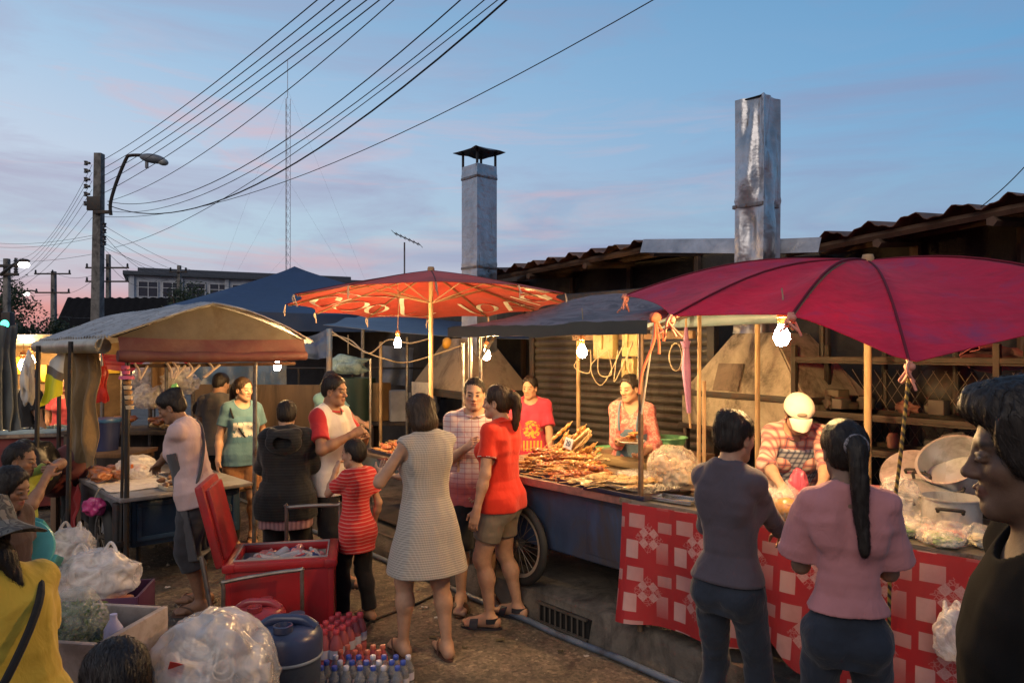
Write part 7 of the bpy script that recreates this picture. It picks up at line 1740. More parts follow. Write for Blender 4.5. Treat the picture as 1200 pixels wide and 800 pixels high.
capme = {}
for k, mm in caps.items():
    m = MB(); m.lathe([(.0135, .168), (.015, .17), (.015, .187), (.013, .19), (0, .19)], (0, 0, 0), 14); o = m.build('cap', mm); capme[k] = o.data; bpy.data.objects.remove(o)
def bottle(loc, me, cap, label, group, s_=1.):
    t = thing('water_bottle', label, 'bottle', loc, rr.uniform(0, 6), group); t.scale = (s_,)*3
    for n_, q in (('bottle_body', me), ('cap', capme[cap]), ('paper_label', lme)): o = bpy.data.objects.new(n_, q); COL.objects.link(o); o.parent = t
bx0 = at(404, 0, 3.82)
for i in range(7):
    for j in range(5):
        x = bx0.x-.10+.066*i+.008*rr.uniform(-1, 1)+.02*j; y = 3.72+.066*j
        if j < 3 or i < 4:
            if j >= 3: k, me_, l, g = ('orange', bp, 'small pink drink bottle with an orange cap in the middle rows on the road', 'orange capped drinks')
            else: k, me_, l, g = (('blue', 'blue', 'white')[(i+j) % 3], bw, 'small clear water bottle with a cap standing in the front rows on the road', 'clear water bottles')
            bottle((x, y, .012), me_, k, l, g)
for i in range(3):
    for j in range(5): bottle((bx0.x-.24+.066*i+.02*j, 4.08+.066*j, .012), bp, 'red', 'pink drink bottle with a red cap in the rear rows beside the navy cooler', 'red capped drinks', 1.25)
# ================================================================== people
def loc_of(loc, face, w):
    d = Vector(w)-Vector(loc); return tuple(Matrix.Rotation(-(face-math.pi/2), 3, 'Z') @ d)
def stripes_cloth(name, a, b, per, duty=.5, axis=2, extra=None, var=.15):
    def fn(t, co):
        s_ = sep(t, co); n = t.noise(co, 6, 4)
        v = t.math('ADD', s_[axis], t.math('MULTIPLY', n, per*.8)); c = t.mix(stripes(t, v, per, duty), a, b)
        return c
    return cloth_fn(name, fn)
def plaid(name, base, cols, per):
    def fn(t, co):
        s_ = sep(t, co); c = base; u = t.math('ADD', s_[0], s_[1])
        c = t.mix(t.math('MULTIPLY', stripes(t, s_[2], per, .45), .55), c, cols[0]); c = t.mix(t.math('MULTIPLY', stripes(t, u, per, .45), .55), c, cols[0])
        c = t.mix(t.math('MULTIPLY', stripes(t, s_[2], per*1.0, .12, .04), .8), c, cols[1]); return t.mix(t.math('MULTIPLY', stripes(t, u, per, .12, .04), .8), c, cols[1])
    return cloth_fn(name, fn)
def apron_piece(p, m, e=.024, hem=-.28, top=.22, flare=.02, name='apron', front=.0, w=1.0):
    H = p.H
    def fn(P):
        st = []
        for z in (hem*H, hem*H*.5, -.02*H)+tuple(q[0] for q in p.st if q[0] > -.01*H):
            wd = np.interp(z, [q[0] for q in p.st], [q[1] for q in p.st]); d = np.interp(z, [q[0] for q in p.st], [q[2] for q in p.st]); y = np.interp(z, [q[0] for q in p.st], [q[3] for q in p.st])
            t = np.clip(-z/(abs(hem)*H), 0, 1); st.append((z, max(wd, .106*H if z < .04*H else 0)+e+flare*t, max(d, .076*H if z < .04*H else .066*H)+e+flare*t, y))
        P.loft(p.hip, p.T, st, .02); P.noise(.004, (12, 12, 4), p.seed); P.shell(.012)
        P.plane(p.tp(0, front, 0), p.T@A(0, -1, 0)); P.plane(p.tp(0, 0, top), p.T@A(0, 0, 1)); P.plane(p.tp(0, 0, hem), p.T@A(0, 0, -1))
    return p.garment(name, fn, m, .007, pad=.25)
def strap(p, pts, r, m, name='strap'):
    mb = MB(); mb.tube(smooth([p.tp(*q) for q in pts], 6), r, 8); return mb.build(name, m, p.root)
JEAN = cloth('dark_jeans', (.022, .028, .042), var=.3, wr=.8); BLK = cloth('black_cloth_a', (.012, .012, .014)); SAND = simple('dark_sandal', (.03, .022, .018), .6); FLIP = simple('brown_flipflop', (.10, .05, .035), .6)
HB = hair_mat(); HBR = hair_mat('hair_brown', (.022, .012, .007), (.06, .034, .018))
def finish(p, hair, hm=None, extra=None): p.bodymesh(); return p.hair(hair, hm, extra=extra)
# 1 apron seller at the left cart
L_, F = (-2.20, 5.08, 0), R(184)
p = Person('woman in pink shirt and grey apron with green hair clip at the left cart', L_, F, 1.58, lean=.22, head=(.1, .45, 0), hands=(loc_of(L_, F, (-2.72, 5.46, .84)), loc_of(L_, F, (-2.52, 5.62, .88))), curl=(.8, .9), tone=BROWN, feet=[(-.10, -.06, .1), (.12, .0, -.1)], palm=((0, 0, -1), (0, 0, -1)), build=1.05)
finish(p, 'bun', extra=[((0, -.36, .36), .2)]); p.shirt(cloth('pale_pink_tee', (.50, .36, .35)), sleeve=.62, hem=-.05); p.pants(cloth('charcoal_capri', (.045, .044, .05)), to=1.35, loose=.012)
AP = cloth('grey_apron', (.075, .073, .08)); apron_piece(p, AP, hem=-.27, top=.2, front=.012)
strap(p, [(.05, .06, .2), (.075, .02, .30), (.06, -.05, .30), (-.02, -.078, .2), (-.09, -.045, .06), (-.105, .0, .03)], .011, AP)
mb = MB(); q0 = p.hc+p.Hm@A(.12, -.36, .5)*p.hh; mb.blob(q0, (.03, .02, .035), None, 3, .5, 9); mb.build('hair_clip', simple('clip_green', (.25, .55, .12), .4), p.root); p.sandal(FLIP)
# 2 teal tee
L_, F = (-2.55, 6.85, 0), R(-62)
def teal_print(t, co):
    s_ = sep(t, co); ins = t.math('MULTIPLY', t.math('LESS_THAN', t.math('ABSOLUTE', t.math('SUBTRACT', s_[0], -.01)), .105), t.math('MULTIPLY', t.math('LESS_THAN', t.math('ABSOLUTE', t.math('SUBTRACT', s_[2], 1.08)), .12), t.math('GREATER_THAN', s_[1], 0.)))
    n = t.noise(t.coord(scale=(2.2, 0, .8)), 17, 3, .6); k = t.ramp(n, [(.42, 0), (.46, 1)]); band = stripes(t, s_[2], .24, .55, .03)
    return t.mix(ins, t.mix(t.noise(co, 9, 4), (.06, .13, .17), (.09, .18, .22)), t.mix(t.math('MULTIPLY', k, band), (.06, .14, .19), (.55, .53, .48)))
p = Person('young woman in teal printed t-shirt and brown shorts beside the stall post', L_, F, 1.575, head=(.55, .05, 0), twist=.1, hands=((-.22, .0, .80), (.22, .10, .80)))
finish(p, 'tail', HBR, [(0, -.42, .18), (0, -.6, .12), (.02, -.72, -.2), (.03, -.72, -.7), (.03, -.68, -1.05)]); p.shirt(cloth_fn('teal_print', teal_print), sleeve=.6, hem=-.05); p.pants(cloth('rust_shorts', (.19, .085, .035)), to=.8, loose=.015, name='shorts'); strap(p, [(-.05, .06, .05), (.05, .075, .2), (.075, .02, .305), (.03, -.06, .25), (-.06, -.07, .1)], .009, BLK); p.sandal(SAND)
# 3 grey shirt back, child beside
p = Person('man in grey t-shirt seen from behind left of the teal t-shirt woman', (-3.08, 7.6, 0), R(80), 1.60, sex='m', res=.011, hres=.0055, head=(-.2, .25, 0)); finish(p, 'short'); p.shirt(cloth('mid_grey_tee', (.13, .12, .115)), res=.009); p.pants(BLK, res=.01)
p = Person('child with dark hair half hidden behind the pink shirted seller', (-3.4, 7.9, 0), R(60), 1.26, res=.011, hres=.0055); finish(p, 'short'); p.shirt(cloth('dull_white', (.4, .38, .35)), res=.009); p.pants(BLK, res=.01)
# 4 black jacket
L_, F = (-1.63, 5.24, 0), R(97)
p = Person('short woman in black hooded jacket with her back turned behind the red cool box', L_, F, 1.47, head=(.15, .2, 0), hands=((-.14, .30, .93), (.14, .30, .93)), build=1.10, tone=TAN, poles=((-.5, -.6, -.9), (.5, -.6, -.9)), feet=[(-.1, 0, .1), (.1, 0, -.1)])
finish(p, 'short'); BJ = stripes_cloth('black_jacket', (.010, .010, .011), (.017, .017, .018), .02); p.shirt(BJ, sleeve=1.88, e=.022, hem=-.10, loose=.035, cuff=.006, name='jacket', neck=.055, wr=.009); p.pants(BLK, to=1.15, loose=.01)
def hood(P): P.ell(p.tp(0, -.075, .275), A(.085, .035, .06)*p.H, p.T, k=.02); P.cap(p.tp(-.06, -.05, .315), p.tp(.06, -.05, .315), .03, .03, .03); P.cap(p.tp(-.055, .0, .33), p.tp(-.06, -.05, .315), .022, .028, .03); P.cap(p.tp(.055, .0, .33), p.tp(.06, -.05, .315), .022, .028, .03); P.noise(.006, (20, 20, 9), 4)
p.garment('hood', hood, BJ, .006)
p.dress(stripes_cloth('pink_strip_hem', (.36, .20, .21), (.22, .12, .13), .03, axis=0), name='blouse_hem', hem=-.135, flare=.02, e=.016, res=.009) if False else None
p.garment('blouse_hem', lambda P: P.loft(p.hip, p.T, [(-.145*p.H, .19, .145, 0), (-.06*p.H, .19, .145, 0)]).noise(.006, (14, 14, 3), 2), stripes_cloth('pink_strip_hem', (.36, .20, .21), (.22, .12, .13), .03, axis=0), .008, pad=.25); p.sandal(SAND)
# 5 man white and red polo
L_, F = (-1.37, 5.5, 0), R(-18)
def polo(t, co):
    s_ = sep(t, co); side = t.math('GREATER_THAN', t.math('ABSOLUTE', s_[0]), .178); up = t.math('GREATER_THAN', s_[2], 1.09); n = t.noise(co, 5, 3)
    c = t.mix(n, (.50, .46, .44), (.62, .58, .55)); return t.mix(t.math('MULTIPLY', side, up), c, (.38, .02, .025))
p = Person('man in white polo shirt with red collar and sleeves looking to the right', L_, F, 1.645, sex='m', tone=BROWN, head=(.02, .08, 0), hands=((-.06, .26, 1.17), (.13, .25, 1.20)), curl=(1.0, 1.2), poles=((-1, -.4, -.8), (1, -.5, -.9)), build=.95, feet=[(-.1, .02, .1), (.11, -.03, -.15)])
finish(p, 'short'); p.shirt(cloth_fn('white_red_polo', polo), sleeve=.72, hem=-.07, loose=.025, e=.013); p.collar(cloth('red_collar', (.42, .02, .025))); p.pants(BLK, to=1.05, loose=.02, name='shorts'); p.sandal(SAND, 'clog')
mb = MB()
for i in (1,): a = p.hj[i]; b = p.knee[i]; mb.tube([a+A(.088, -.005, -.05), a*.5+b*.5+A(.085, 0, 0), b+A(.075, 0, .02)], .004, 5)
mb.build('side_stripe', simple('white_stripe', (.5, .5, .5), .7), p.root)
# 6 boy
L_, F = (-1.04, 4.86, 0), R(140)
p = Person('small boy in red striped t-shirt and black trousers with his hand at his mouth', L_, F, 1.21, head=(.45, .1, 0), hands=((-.02, .20, 1.0), (.17, .03, .62)), curl=(1.2, .6), tone=TAN, build=.78, hres=.0032, feet=[(-.07, .06, .1), (.07, -.05, -.1)])
finish(p, 'short'); p.shirt(stripes_cloth('red_striped', (.50, .022, .02), (.58, .22, .18), .0235, .22), sleeve=.62, hem=-.12, loose=.02, flare=.02, neck=.06); p.pants(BLK, to=2, loose=.012); p.sandal(simple('black_flip', (.015, .015, .015), .6))
# 7 woman in dress
L_, F = (-.50, 4.28, 0), R(122)
def dots(t, co):
    s_ = sep(t, co); c = t.mix(t.math('MULTIPLY', stripes(t, s_[2], .0125, .5, .12), .8), (.40, .36, .31), (.20, .18, .165)); u = t.math('ADD', s_[0], t.math('MULTIPLY', s_[1], .7)); return t.mix(t.math('MULTIPLY', stripes(t, u, .011, .3, .12), .35), c, (.5, .46, .40))
p = Person('woman in grey checked sleeveless dress with bobbed hair looking at her phone', L_, F, 1.575, head=(.32, .3, 0), lean=.04, hands=((-.16, .30, 1.07), (-.02, .30, 1.03)), curl=(.8, .9), palm=((.3, 0, 1), (0, 0, 1)), poles=((-.9, -.7, -.8), (.8, -.8, -.8)), feet=[(-.11, .10, .0), (.10, -.06, -.2)], tone=(.42, .25, .165))
finish(p, 'bob', HBR); p.dress(cloth_fn('dress_check', dots), hem=-.185, flare=.11, e=.012); p.sandal(FLIP)
ph = MB(); c = (p.wr[0]+p.wr[1])/2+A(0, .10, .05); ph.box(c, (.07, .13, .009), rot=(.5, 0, .2), bev=.003); o = ph.build('phone', simple('phone_black', (.012, .012, .014), .15)); o.matrix_world = Matrix.Translation(L_) @ Matrix.Rotation(F-math.pi/2, 4, 'Z'); tag(o, 'dark smartphone held by the woman in the grey checked dress', 'phone')
# 8 plaid man
L_, F = (-.27, 5.22, 0), R(-84)
def plaidman(t, co):
    s_ = sep(t, co); c = t.mix(t.ramp(s_[2], [(.85, 0), (1.0, 1)]), (.36, .09, .09), (.52, .43, .42)); c = t.mix(t.ramp(s_[2], [(1.30, 0), (1.42, 1)]), c, (.40, .38, .50))
    c = t.mix(t.math('MULTIPLY', stripes(t, s_[2], .036, .14, .05), .75), c, (.28, .06, .06)); return t.mix(t.math('MULTIPLY', stripes(t, s_[0], .05, .10, .04), .6), c, (.25, .08, .12))
p = Person('man in pale checked shirt facing the camera behind the red polo woman', L_, F, 1.635, sex='m', tone=(.43, .26, .17), head=(-.1, .05, 0), hands=((-.18, .1, .82), (.07, .24, 1.15)), curl=(.5, 1.2), feet=[(-.11, 0, .1), (.1, .1, -.1)])
finish(p, 'crop'); p.shirt(cloth_fn('plaid_man', plaidman), sleeve=.75, hem=-.08, loose=.03); p.collar(MATS['plaid_man']); p.pants(BLK, to=1.1, loose=.02); p.sandal(simple('brown_leather', (.07, .035, .02), .5), 'clog')
# 9 red polo woman
L_, F = (-.08, 4.82, 0), R(160)
p = Person('woman in bright red polo shirt and khaki shorts with a long ponytail', L_, F, 1.6, head=(.05, .0, 0), twist=-.25, hands=((-.26, .06, .80), (.2, .2, .86)), curl=(.5, .6), tone=(.42, .25, .165), feet=[(-.10, .03, .15), (.14, -.08, -.3)])
finish(p, 'tail', HBR, [(0, -.44, .22), (0, -.58, .16), (0, -.66, -.1), (.02, -.64, -.5), (.04, -.58, -.82)])
p.shirt(cloth('red_polo', (.56, .028, .012), var=.1), sleeve=.62, hem=-.04, loose=.008, e=.009); p.collar(MATS['red_polo'])
mb = MB()
for i in (0, 1):
    d = p.elb[i]-p.sh[i]; c = p.sh[i]+d*.60; M_ = frame(d); n_ = 20
    ring = [c+M_@A(math.cos(2*math.pi*k/n_), math.sin(2*math.pi*k/n_), 0)*(.0285*p.H+.013) for k in range(n_+1)]; mb.tube(ring, .004, 5, cap=False)
mb.build('cuff_stripe', simple('cuff_white', (.6, .55, .5), .8), p.root); p.pants(cloth('khaki_shorts', (.17, .14, .105)), to=.66, loose=.014, name='shorts'); p.sandal(simple('navy_sandal', (.018, .02, .028), .5), 'clog')
mb = MB(); q = p.hc+p.Hm@A(0, -.56, .2)*p.hh; mb.tube([q+p.Hm@A(.03*math.cos(a), -.0, .03*math.sin(a)) for a in np.linspace(0, 6.28, 14)], .008, 6); mb.build('hair_band', simple('band_red', (.5, .06, .05), .6), p.root)
# 10 girl behind the cart
b = onv(622, 1.02); L_, F = (b.x, b.y, PAVE), R(-98)
def pinkprint(t, co):
    s_ = sep(t, co); x = t.math('ADD', s_[0], .02); z = t.math('SUBTRACT', s_[2], .93); r = t.math('SQRT', t.math('ADD', t.math('MULTIPLY', x, x), t.math('MULTIPLY', z, z))); fr = t.math('GREATER_THAN', s_[1], .02)
    ring = t.math('MULTIPLY', t.ramp(r, [(.0, 1), (.07, 1), (.075, 0)], 'CONSTANT'), t.ramp(t.noise(co, 40, 2), [(.45, 0), (.5, 1)])); low = t.math('MULTIPLY', t.math('LESS_THAN', t.math('ABSOLUTE', x), .09), t.math('MULTIPLY', t.math('LESS_THAN', t.math('ABSOLUTE', t.math('SUBTRACT', z, -.14)), .045), stripes(t, s_[0], .03, .55, .08)))
    return t.mix(t.math('MULTIPLY', fr, t.math('MAXIMUM', ring, low)), t.mix(t.noise(co, 8, 3), (.46, .03, .06), (.58, .05, .09)), (.75, .33, .05))
p = Person('girl in hot pink t-shirt with yellow print standing behind the grilled meat cart', L_, F, 1.40, head=(-.25, .08, 0), hands=((-.2, .2, .72), (.2, .2, .72)), tone=(.42, .24, .15), build=1.1)
finish(p, 'tail', HB, [(0, -.42, .25), (0, -.55, .25), (0, -.6, .1)]); p.shirt(cloth_fn('pink_print', pinkprint), sleeve=.8, e=.014, hem=-.05, loose=.03); p.pants(BLK, res=.01)
# 11 woman in dungarees
b = onv(742, .98); L_, F = (b.x, b.y, PAVE), R(-115)
def coral(t, co):
    n = t.noise(co, 38, 5, .7, .8); return t.ramp(n, [(.38, (.50, .10, .09)), (.5, (.55, .17, .15)), (.6, (.62, .38, .32)), (.66, (.52, .12, .11))])
p = Person('woman in coral blouse and denim dungarees holding grilled meat on a plate', L_, F, 1.45, lean=.05, head=(-.42, .12, 0), hands=(loc_of(L_, F, (b.x+.02, b.y-.28, 1.08)), loc_of(L_, F, (b.x-.13, b.y-.24, 1.15))), curl=(.6, .6), palm=((0, 0, 1), (0, 0, 1)), tone=(.46, .27, .17))
finish(p, 'tail', HB, [(0, -.42, .05), (0, -.52, 0), (0, -.54, -.3), (0, -.5, -.5)]); p.shirt(cloth_fn('coral_floral', coral), sleeve=1.5, hem=-.05, neck=.05, vneck=.06); p.pants(BLK, res=.01)
DN = cloth('denim', (.10, .16, .22), var=.25, weave=500); apron_piece(p, DN, hem=-.25, top=.20, name='dungaree_bib', front=.02, e=.020)
for sx in (-1, 1): strap(p, [(sx*.045, .088, .19), (sx*.05, .085, .25), (sx*.058, .03, .317), (sx*.055, -.03, .325), (sx*.05, -.065, .25)], .010, DN)
pl = thing('meat_plate', 'small plate of grilled meat held up by the woman in dungarees', 'plate', (b.x-.06, b.y-.31, PAVE+.955)); m = MB(); m.lathe([(0, 0), (.07, 0), (.10, .015), (.098, .019), (.07, .006), (0, .006)], (0, 0, 0), 28); m.build('plate', simple('plate_white', (.6, .57, .5), .3), pl)
for i in range(5):
    m = MB(); m.blob((0, 0, 0), (.07, .024, .012), None, 3, .3, 9, i); o = m.build('grilled_slice', MEATS[i % 2]); o.location = pl.location+Vector((.012*i-.03, .01*(i % 3)-.01, .022+.012*i)); o.rotation_euler = (0, .1, i*.5); tag(o, 'slice of grilled meat piled on the held plate', 'meat slice', 'meat slices on the held plate')
# 12 purple woman
L_, F = (.93, 3.12, 0), R(46)
p = Person('woman in plum long sleeved top and dark jeans seen from behind at the red cloth', L_, F, 1.57, head=(-.3, .12, 0), lean=.03, twist=-.05, hands=((-.10, .33, 1.02), (.06, .40, .96)), curl=(.9, 1.0), palm=((0, 0, -1), (-.3, 0, -1)), poles=((-.5, -.8, -.8), (.5, -1, -.6)), tone=(.36, .21, .14), hres=.003, res=.007, build=.84, feet=[(-.1, 0, .05), (.1, .02, -.05)])
finish(p, 'bun', HB, [((0, -.30, .42), .2), ((.05, -.36, .3), .17)]); PL = cloth('plum_top', (.075, .062, .078), var=.1, wr=.6); p.shirt(PL, sleeve=1.86, e=.006, hem=.012, loose=.008, flare=.0, neck=.052, wr=.006, cuff=.004, res=.006); p.pants(JEAN, to=2, e=.007, res=.006, wr=.005, top=.05)
# 13 white capped seller
b = onv(926, .86); L_, F = (b.x, b.y, PAVE), R(-104)
PR = plaid('red_plaid', (.55, .42, .34), [(.42, .035, .03), (.10, .08, .12)], .052)
p = Person('seller in white cap and red plaid shirt bending over the curry bags', L_, F, 1.48, sex='f', lean=.55, head=(.05, .65, 0), hands=(loc_of(L_, F, (1.62, 3.80, 1.10)), loc_of(L_, F, (1.44, 3.86, 1.09))), curl=(.9, .9), palm=((0, -.3, -1), (0, -.3, -1)), tone=(.46, .28, .18), hres=.003, build=1.05, poles=((-1, .1, -.4), (1, .1, -.4)))
finish(p, 'short'); p.shirt(PR, sleeve=1.25, e=.013, hem=-.05, loose=.02); p.collar(PR)
BC = plaid('blue_check', (.40, .42, .46), [(.05, .07, .13), (.04, .05, .10)], .03); apron_piece(p, BC, hem=-.2, top=.27, name='check_apron', front=-.01, e=.024)
WC = cloth('white_cap', (.68, .60, .50), wr=.3)
def capf(P):
    P.ell(p.hd(0, -.07, .20), A(.415, .50, .40)*p.hh, p.Hm, k=.01); P.plane(p.hd(0, 0, .17), p.Hm@A(0, .08, -1)); P.noise(.003, (18, 18, 18), 3)
o = p.garment('cap', capf, WC, .005, pad=.3)
mb = MB(); mb.grid(lambda a, b: p.hd((a-.5)*.62*(1-.25*b*b), .28+.10*(1-(2*a-1)**2)+.36*b*(1-.35*(2*a-1)**2), .22-.22*b*b-.10*(2*a-1)**2*(1-.2*b)), 16, 10, .006); mb.build('cap_brim', WC, o)
mb = MB(); mb.blob(p.hd(0, .375, .33), (.028, .012, .012), None, 2); mb.build('cap_badge', simple('badge_grey', (.25, .2, .15), .5), o)
mb = MB(); mb.tube([p.hd(-.36, -.1, .08), p.hd(-.5, -.02, .06)], .012, 6) if False else None
# 14 pink blouse
L_, F = (1.20, 2.60, 0), R(72)
p = Person('woman in pink flutter sleeved blouse with a very long black ponytail at the stall', L_, F, 1.58, head=(.22, .12, 0), hands=((-.13, .30, 1.0), (.13, .30, 1.0)), curl=(.8, .8), tone=(.20, .12, .085), hres=.003, res=.007, poles=((-.2, -.6, -1), (.2, -.6, -1)), build=.76, feet=[(-.09, 0, .05), (.1, .04, -.05)])
finish(p, 'tail', HB, [(0, -.42, .16), (.02, -.56, .08), (.03, -.60, -.3), (.05, -.58, -.8), (.07, -.54, -1.3), (.08, -.52, -1.62)])
PB2 = cloth('pink_blouse', (.44, .19, .20), var=.08, wr=.7); p.shirt(PB2, name='blouse', sleeve=.82, e=.006, hem=.045, loose=.008, flare=.01, neck=.055, wide=.02, wr=.007, res=.006); p.pants(JEAN, to=2, e=.007, res=.006, wr=.005, top=.09)
mb = MB(); q = p.hd(.02, -.56, .1); mb.tube([q+p.Hm@A(.035*math.cos(a), .0, .035*math.sin(a)) for a in np.linspace(0, 6.28, 16)], .009, 6); mb.build('hair_band', simple('band_grey', (.18, .17, .2), .5), p.root)
# 15 black shirt man passing at right
L_, F = (.965, 1.29, 0), R(158)
p = Person('tall man in black t-shirt walking past at the right edge', L_, F, 1.775, sex='m', tone=(.12, .07, .047), head=(-.08, .06, 0), hands=((-.24, .12, .88), (.26, -.1, .88)), hres=.0028, res=.007, build=1.05, feet=[(-.1, .2, .1), (.1, -.15, -.1)])
finish(p, 'mop'); p.shirt(simple('faded_black', (.008, .008, .0085), .95, spec=.08, bump=.2, bscale=300, bdist=.002), sleeve=.75, e=.013, hem=-.08, loose=.03, neck=.05); p.pants(JEAN, res=.01); p.sandal(SAND)
mb_bag = bag('crumpled white carrier bag hung on the cloth front beside the black shirt man', T(1.66, -.13, .52), (.07, .05, .20), FILMM, 140, True, amp=.45)
# 16 hat woman
L_, F = (-1.62, 2.32, 0), R(150)
p = Person('seated woman in yellow shirt and camouflage bucket hat at lower left', L_, F, 1.55, sit=.60, lean=.22, head=(.15, .25, 0), hands=((-.12, .42, .78), (.14, .42, .80)), tone=TAN, hres=.003, res=.007, build=1.15, feet=[(-.12, .42, .1), (.12, .40, -.1)])
finish(p, 'tail', HB, [(0, -.38, -.25), (0, -.5, -.35), (.1, -.55, -.7), (.15, -.5, -1.15)])
YS = cloth('yellow_shirt', (.52, .36, .045), wr=.7); p.shirt(YS, sleeve=.8, e=.016, hem=-.05, loose=.03, wr=.008); p.pants(cloth('bright_blue_skirt', (.02, .13, .30)), to=1.9, loose=.02)
strap(p, [(-.08, .05, .02), (-.02, .09, .12), (.075, .03, .308), (.06, -.075, .26), (-.03, -.098, .12), (-.11, -.04, .0)], .013, BLK)
CAMO = NT('camo'); co = CAMO.coord(); n = CAMO.noise(co, 22, 2, .4, .6); CAMO.base(CAMO.ramp(n, [(.0, (.035, .037, .036)), (.42, (.11, .11, .10)), (.5, (.055, .055, .055)), (.58, (.20, .18, .15))], 'CONSTANT')); CAMO.set(Roughness=.9)
mb = MB(); hM = Matrix.Translation(Vector(p.hd(0, -.06, .17))) @ Matrix(p.Hm.tolist()).to_4x4()
mb.lathe([(0, .105), (.05, .103), (.088, .085), (.098, .05), (.104, .0), (.125, -.018), (.175, -.05), (.178, -.054), (.172, -.056), (.12, -.024), (.100, -.006), (.094, .045), (.08, .08), (0, .098)], (0, 0, 0), 44, M=hM, sy=1.12, fn=lambda q, a: q+Vector((0, 0, .010*math.sin(3*a)*(q.xy.length/.17)**2))); mb.build('bucket_hat', CAMO.m, p.root)
t = thing('wooden_seat', 'low wooden box stool under the woman in the camouflage hat', 'stool', L_, F-math.pi/2); m = MB(); m.box((0, -.02, .24), (.34, .32, .47), bev=.01); m.build('box', wood(), t); m = MB(); m.box((0, -.02, .49), (.38, .36, .03), bev=.006); m.build('top', wood(), t)
# 17 dark head at the bottom
L_, F = (-.88, 1.62, 0), R(120)
p = Person('person with short dark hair sitting low at the bottom edge', L_, F, 1.5, sex='m', sit=.44, lean=.1, head=(0, .25, 0), tone=TAN, hres=.003, hands=((-.12, .4, .6), (.12, .4, .6)), feet=[(-.1, .42, .1), (.1, .42, -.1)]); finish(p, 'short'); p.shirt(cloth('dark_brown_shirt', (.03, .022, .018))); p.pants(BLK)
stool('low brown plastic stool under the person at the bottom edge', (L_[0], L_[1], -.02), (.08, .05, .03))
# 18 children
p = Person('boy in yellow green shirt with a hand at his face at the far left', (-2.88, 4.2, 0), R(5), 1.28, head=(.1, .15, 0), hands=((-.1, .16, 1.12), (.05, .2, 1.09)), curl=(1., 1.), tone=BROWN, sex='m', res=.01, hres=.004); finish(p, 'crop'); p.shirt(cloth('lime_shirt', (.32, .36, .04)), sleeve=.6); p.pants(BLK)
p = Person('child with long dark hair in front of the lime shirted boy at the far left', (-2.40, 3.42, 0), R(-10), 1.27, head=(.1, .25, 0), tone=BROWN, res=.01, hres=.004); finish(p, 'bob'); p.shirt(cloth('dull_brown_top', (.10, .06, .04))); p.pants(BLK)
# 19 others farther back
L_ = (-2.02, 8.0, 0)
p = Person('woman in pale teal top serving behind the white polo man', L_, R(-30), 1.60, head=(-.1, .2, 0), hands=((-.2, .35, 1.0), (.2, .4, 1.0)), res=.011, hres=.005, tone=(.46, .28, .19)); finish(p, 'bun', extra=[((0, -.42, .15), .16)]); p.shirt(cloth('pale_teal', (.16, .32, .34)), sleeve=.6, res=.009); p.pants(BLK, res=.01)
p = Person('dark clothed vendor with his back turned in the far left stall', (-5.55, 8.35, 0), R(60), 1.62, sex='m', res=.012, hres=.006); finish(p, 'short'); p.shirt(BLK, res=.01); p.pants(BLK, res=.012)
p = Person('shopper in red patterned top in the far left stall behind the yellow bag', (-5.75, 9.3, 0), R(-60), 1.50, res=.012, hres=.006); finish(p, 'bun'); p.shirt(cloth('red_pattern', (.4, .06, .08)), res=.01); p.pants(BLK, res=.012)
# ================================================================== camera, dusk sky
cam = bpy.data.cameras.new('camera'); camo = bpy.data.objects.new('camera', cam); COL.objects.link(camo); scene.camera = camo
camo.location = (0, 0, CAMZ); camo.rotation_euler = (R(90), 0, 0); cam.sensor_width = 36; cam.lens = FPX/1200*36; cam.shift_y = 10/1200; cam.clip_start = .05; cam.clip_end = 6000
w = bpy.data.worlds.new('World'); scene.world = w; w.use_nodes = True; nt = w.node_tree; bg = nt.nodes['Background']
class WN(NT):
    def __init__(s): s.t = nt
t = WN()
tc = t.n('TexCoord'); dirv = tc.outputs['Generated']; xyz = sep(t, dirv)
el = t.math('DIVIDE', xyz[2], t.math('SQRT', t.math('ADD', t.math('MULTIPLY', xyz[0], xyz[0]), t.math('MULTIPLY', xyz[1], xyz[1]))))       # tangent of elevation
az = t.math('ARCTAN2', xyz[0], xyz[1])                                                                                                     # 0 ahead, - left
left = t.ramp(t.math('ADD', t.math('MULTIPLY', az, .72), .5), [(.02, 1), (.60, .35), (.95, 0)])
e01 = t.math('MULTIPLY', el, 1.0)
Lft = t.ramp(e01, [(0, (.60, .20, .17)), (.05, (.66, .30, .27)), (.085, (.54, .50, .56)), (.14, (.48, .60, .68)), (.24, (.50, .58, .70)), (.36, (.37, .52, .69)), (.5, (.26, .42, .61)), (.8, (.17, .29, .47)), (1, (.13, .22, .38))])
Rgt = t.ramp(e01, [(0, (.40, .17, .20)), (.06, (.58, .27, .33)), (.10, (.36, .36, .48)), (.15, (.24, .39, .54)), (.25, (.17, .35, .56)), (.36, (.135, .32, .545)), (.5, (.11, .28, .50)), (.8, (.09, .22, .42)), (1, (.08, .17, .33))])
c = t.mix(left, Rgt, Lft)
mp = t.n('Mapping'); t.l(dirv, mp.inputs[0]); mp.inputs['Scale'].default_value = (1.0, 1.0, 5.5); mp.inputs['Rotation'].default_value = (0, R(-7), 0)
n1_ = t.noise(mp.outputs[0], 2.3, 7, .6, .5); mp2 = t.n('Mapping'); t.l(dirv, mp2.inputs[0]); mp2.inputs['Scale'].default_value = (1.3, 1.3, 9); mp2.inputs['Location'].default_value = (3, 1, 2)
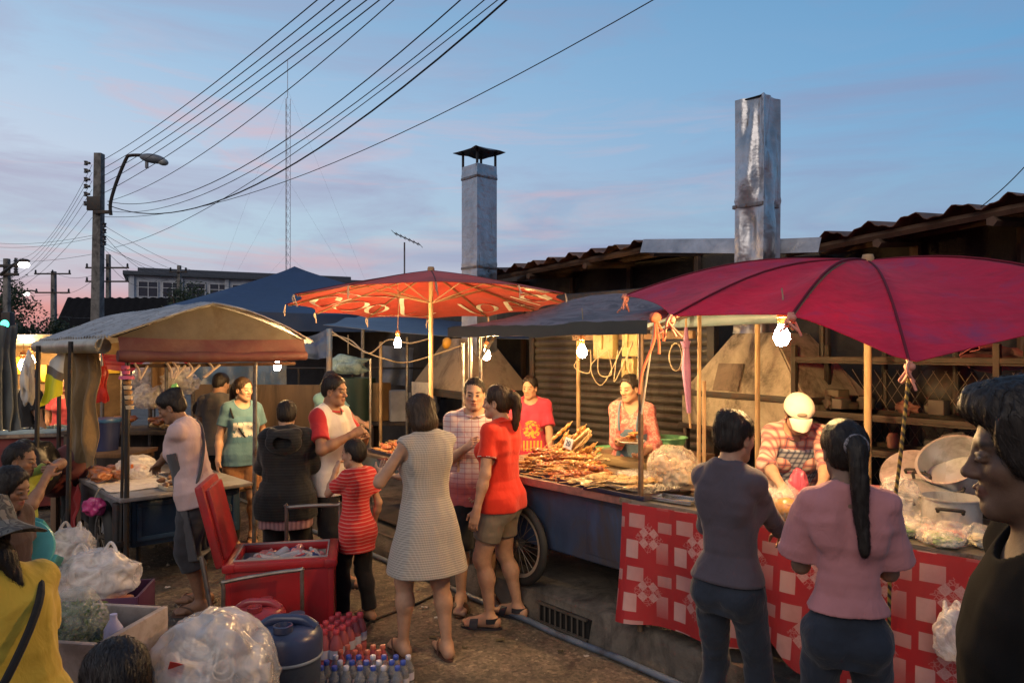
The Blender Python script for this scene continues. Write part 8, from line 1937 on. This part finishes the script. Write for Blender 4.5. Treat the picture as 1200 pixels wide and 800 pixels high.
n2_ = t.noise(mp2.outputs[0], 2.6, 7, .62, .8)
cl = t.ramp(n1_, [(.45, 0), (.66, .74)]); c = t.mix(t.math('MULTIPLY', cl, t.ramp(e01, [(.03, .3), (.14, 1), (.6, .5)])), c, t.mix(left, (.22, .27, .44), (.36, .34, .47)))
pk = t.math('MULTIPLY', t.ramp(n2_, [(.50, 0), (.68, .85)]), t.math('MULTIPLY', left, t.ramp(e01, [(.06, .4), (.16, 1), (.30, .7), (.42, 0)]))); c = t.mix(pk, c, (.68, .40, .42))
st = t.math('MULTIPLY', t.ramp(n2_, [(.48, 0), (.56, .7)]), t.ramp(e01, [(.0, 1), (.10, .3), (.14, 0)])); c = t.mix(st, c, t.mix(left, (.40, .28, .40), (.36, .30, .38)))
# the eastern half of the sky, behind the viewer, is already dark
east = t.ramp(t.math('ADD', t.math('MULTIPLY', xyz[1], .5), .5), [(.2, .5), (.62, 1)]); c = t.mix(1., c, east, 'MULTIPLY')
gnd = t.ramp(t.math('ADD', t.math('MULTIPLY', xyz[2], 4), .5), [(.40, (.03, .026, .024)), (.5, (1, 1, 1))]); c = t.mix(1., c, gnd, 'MULTIPLY')
t.l(c, bg.inputs[0]); bg.inputs[1].default_value = SKY
# added fill standing in for unseen lamps behind the viewer: a weak, soft sun
fill_sun = bpy.data.lights.new('fill_sun', 'SUN'); fill_sun.energy = SUN; fill_sun.angle = R(40); fill_sun.color = (1.0, .84, .70); so = bpy.data.objects.new('fill_sun', fill_sun); COL.objects.link(so); so.rotation_euler = (R(58), 0, R(-22))
scene.view_settings.view_transform = 'Standard'; scene.view_settings.look = 'None'; scene.view_settings.exposure = 0; scene.view_settings.gamma = 1
scene.render.engine = 'CYCLES'; scene.cycles.use_denoising = True; scene.cycles.max_bounces = 6; scene.cycles.transparent_max_bounces = 16; scene.cycles.caustics_reflective = False; scene.cycles.caustics_refractive = False; scene.cycles.sample_clamp_indirect = 4
try: scene.cycles.denoiser = 'OPENIMAGEDENOISE'
except Exception: pass
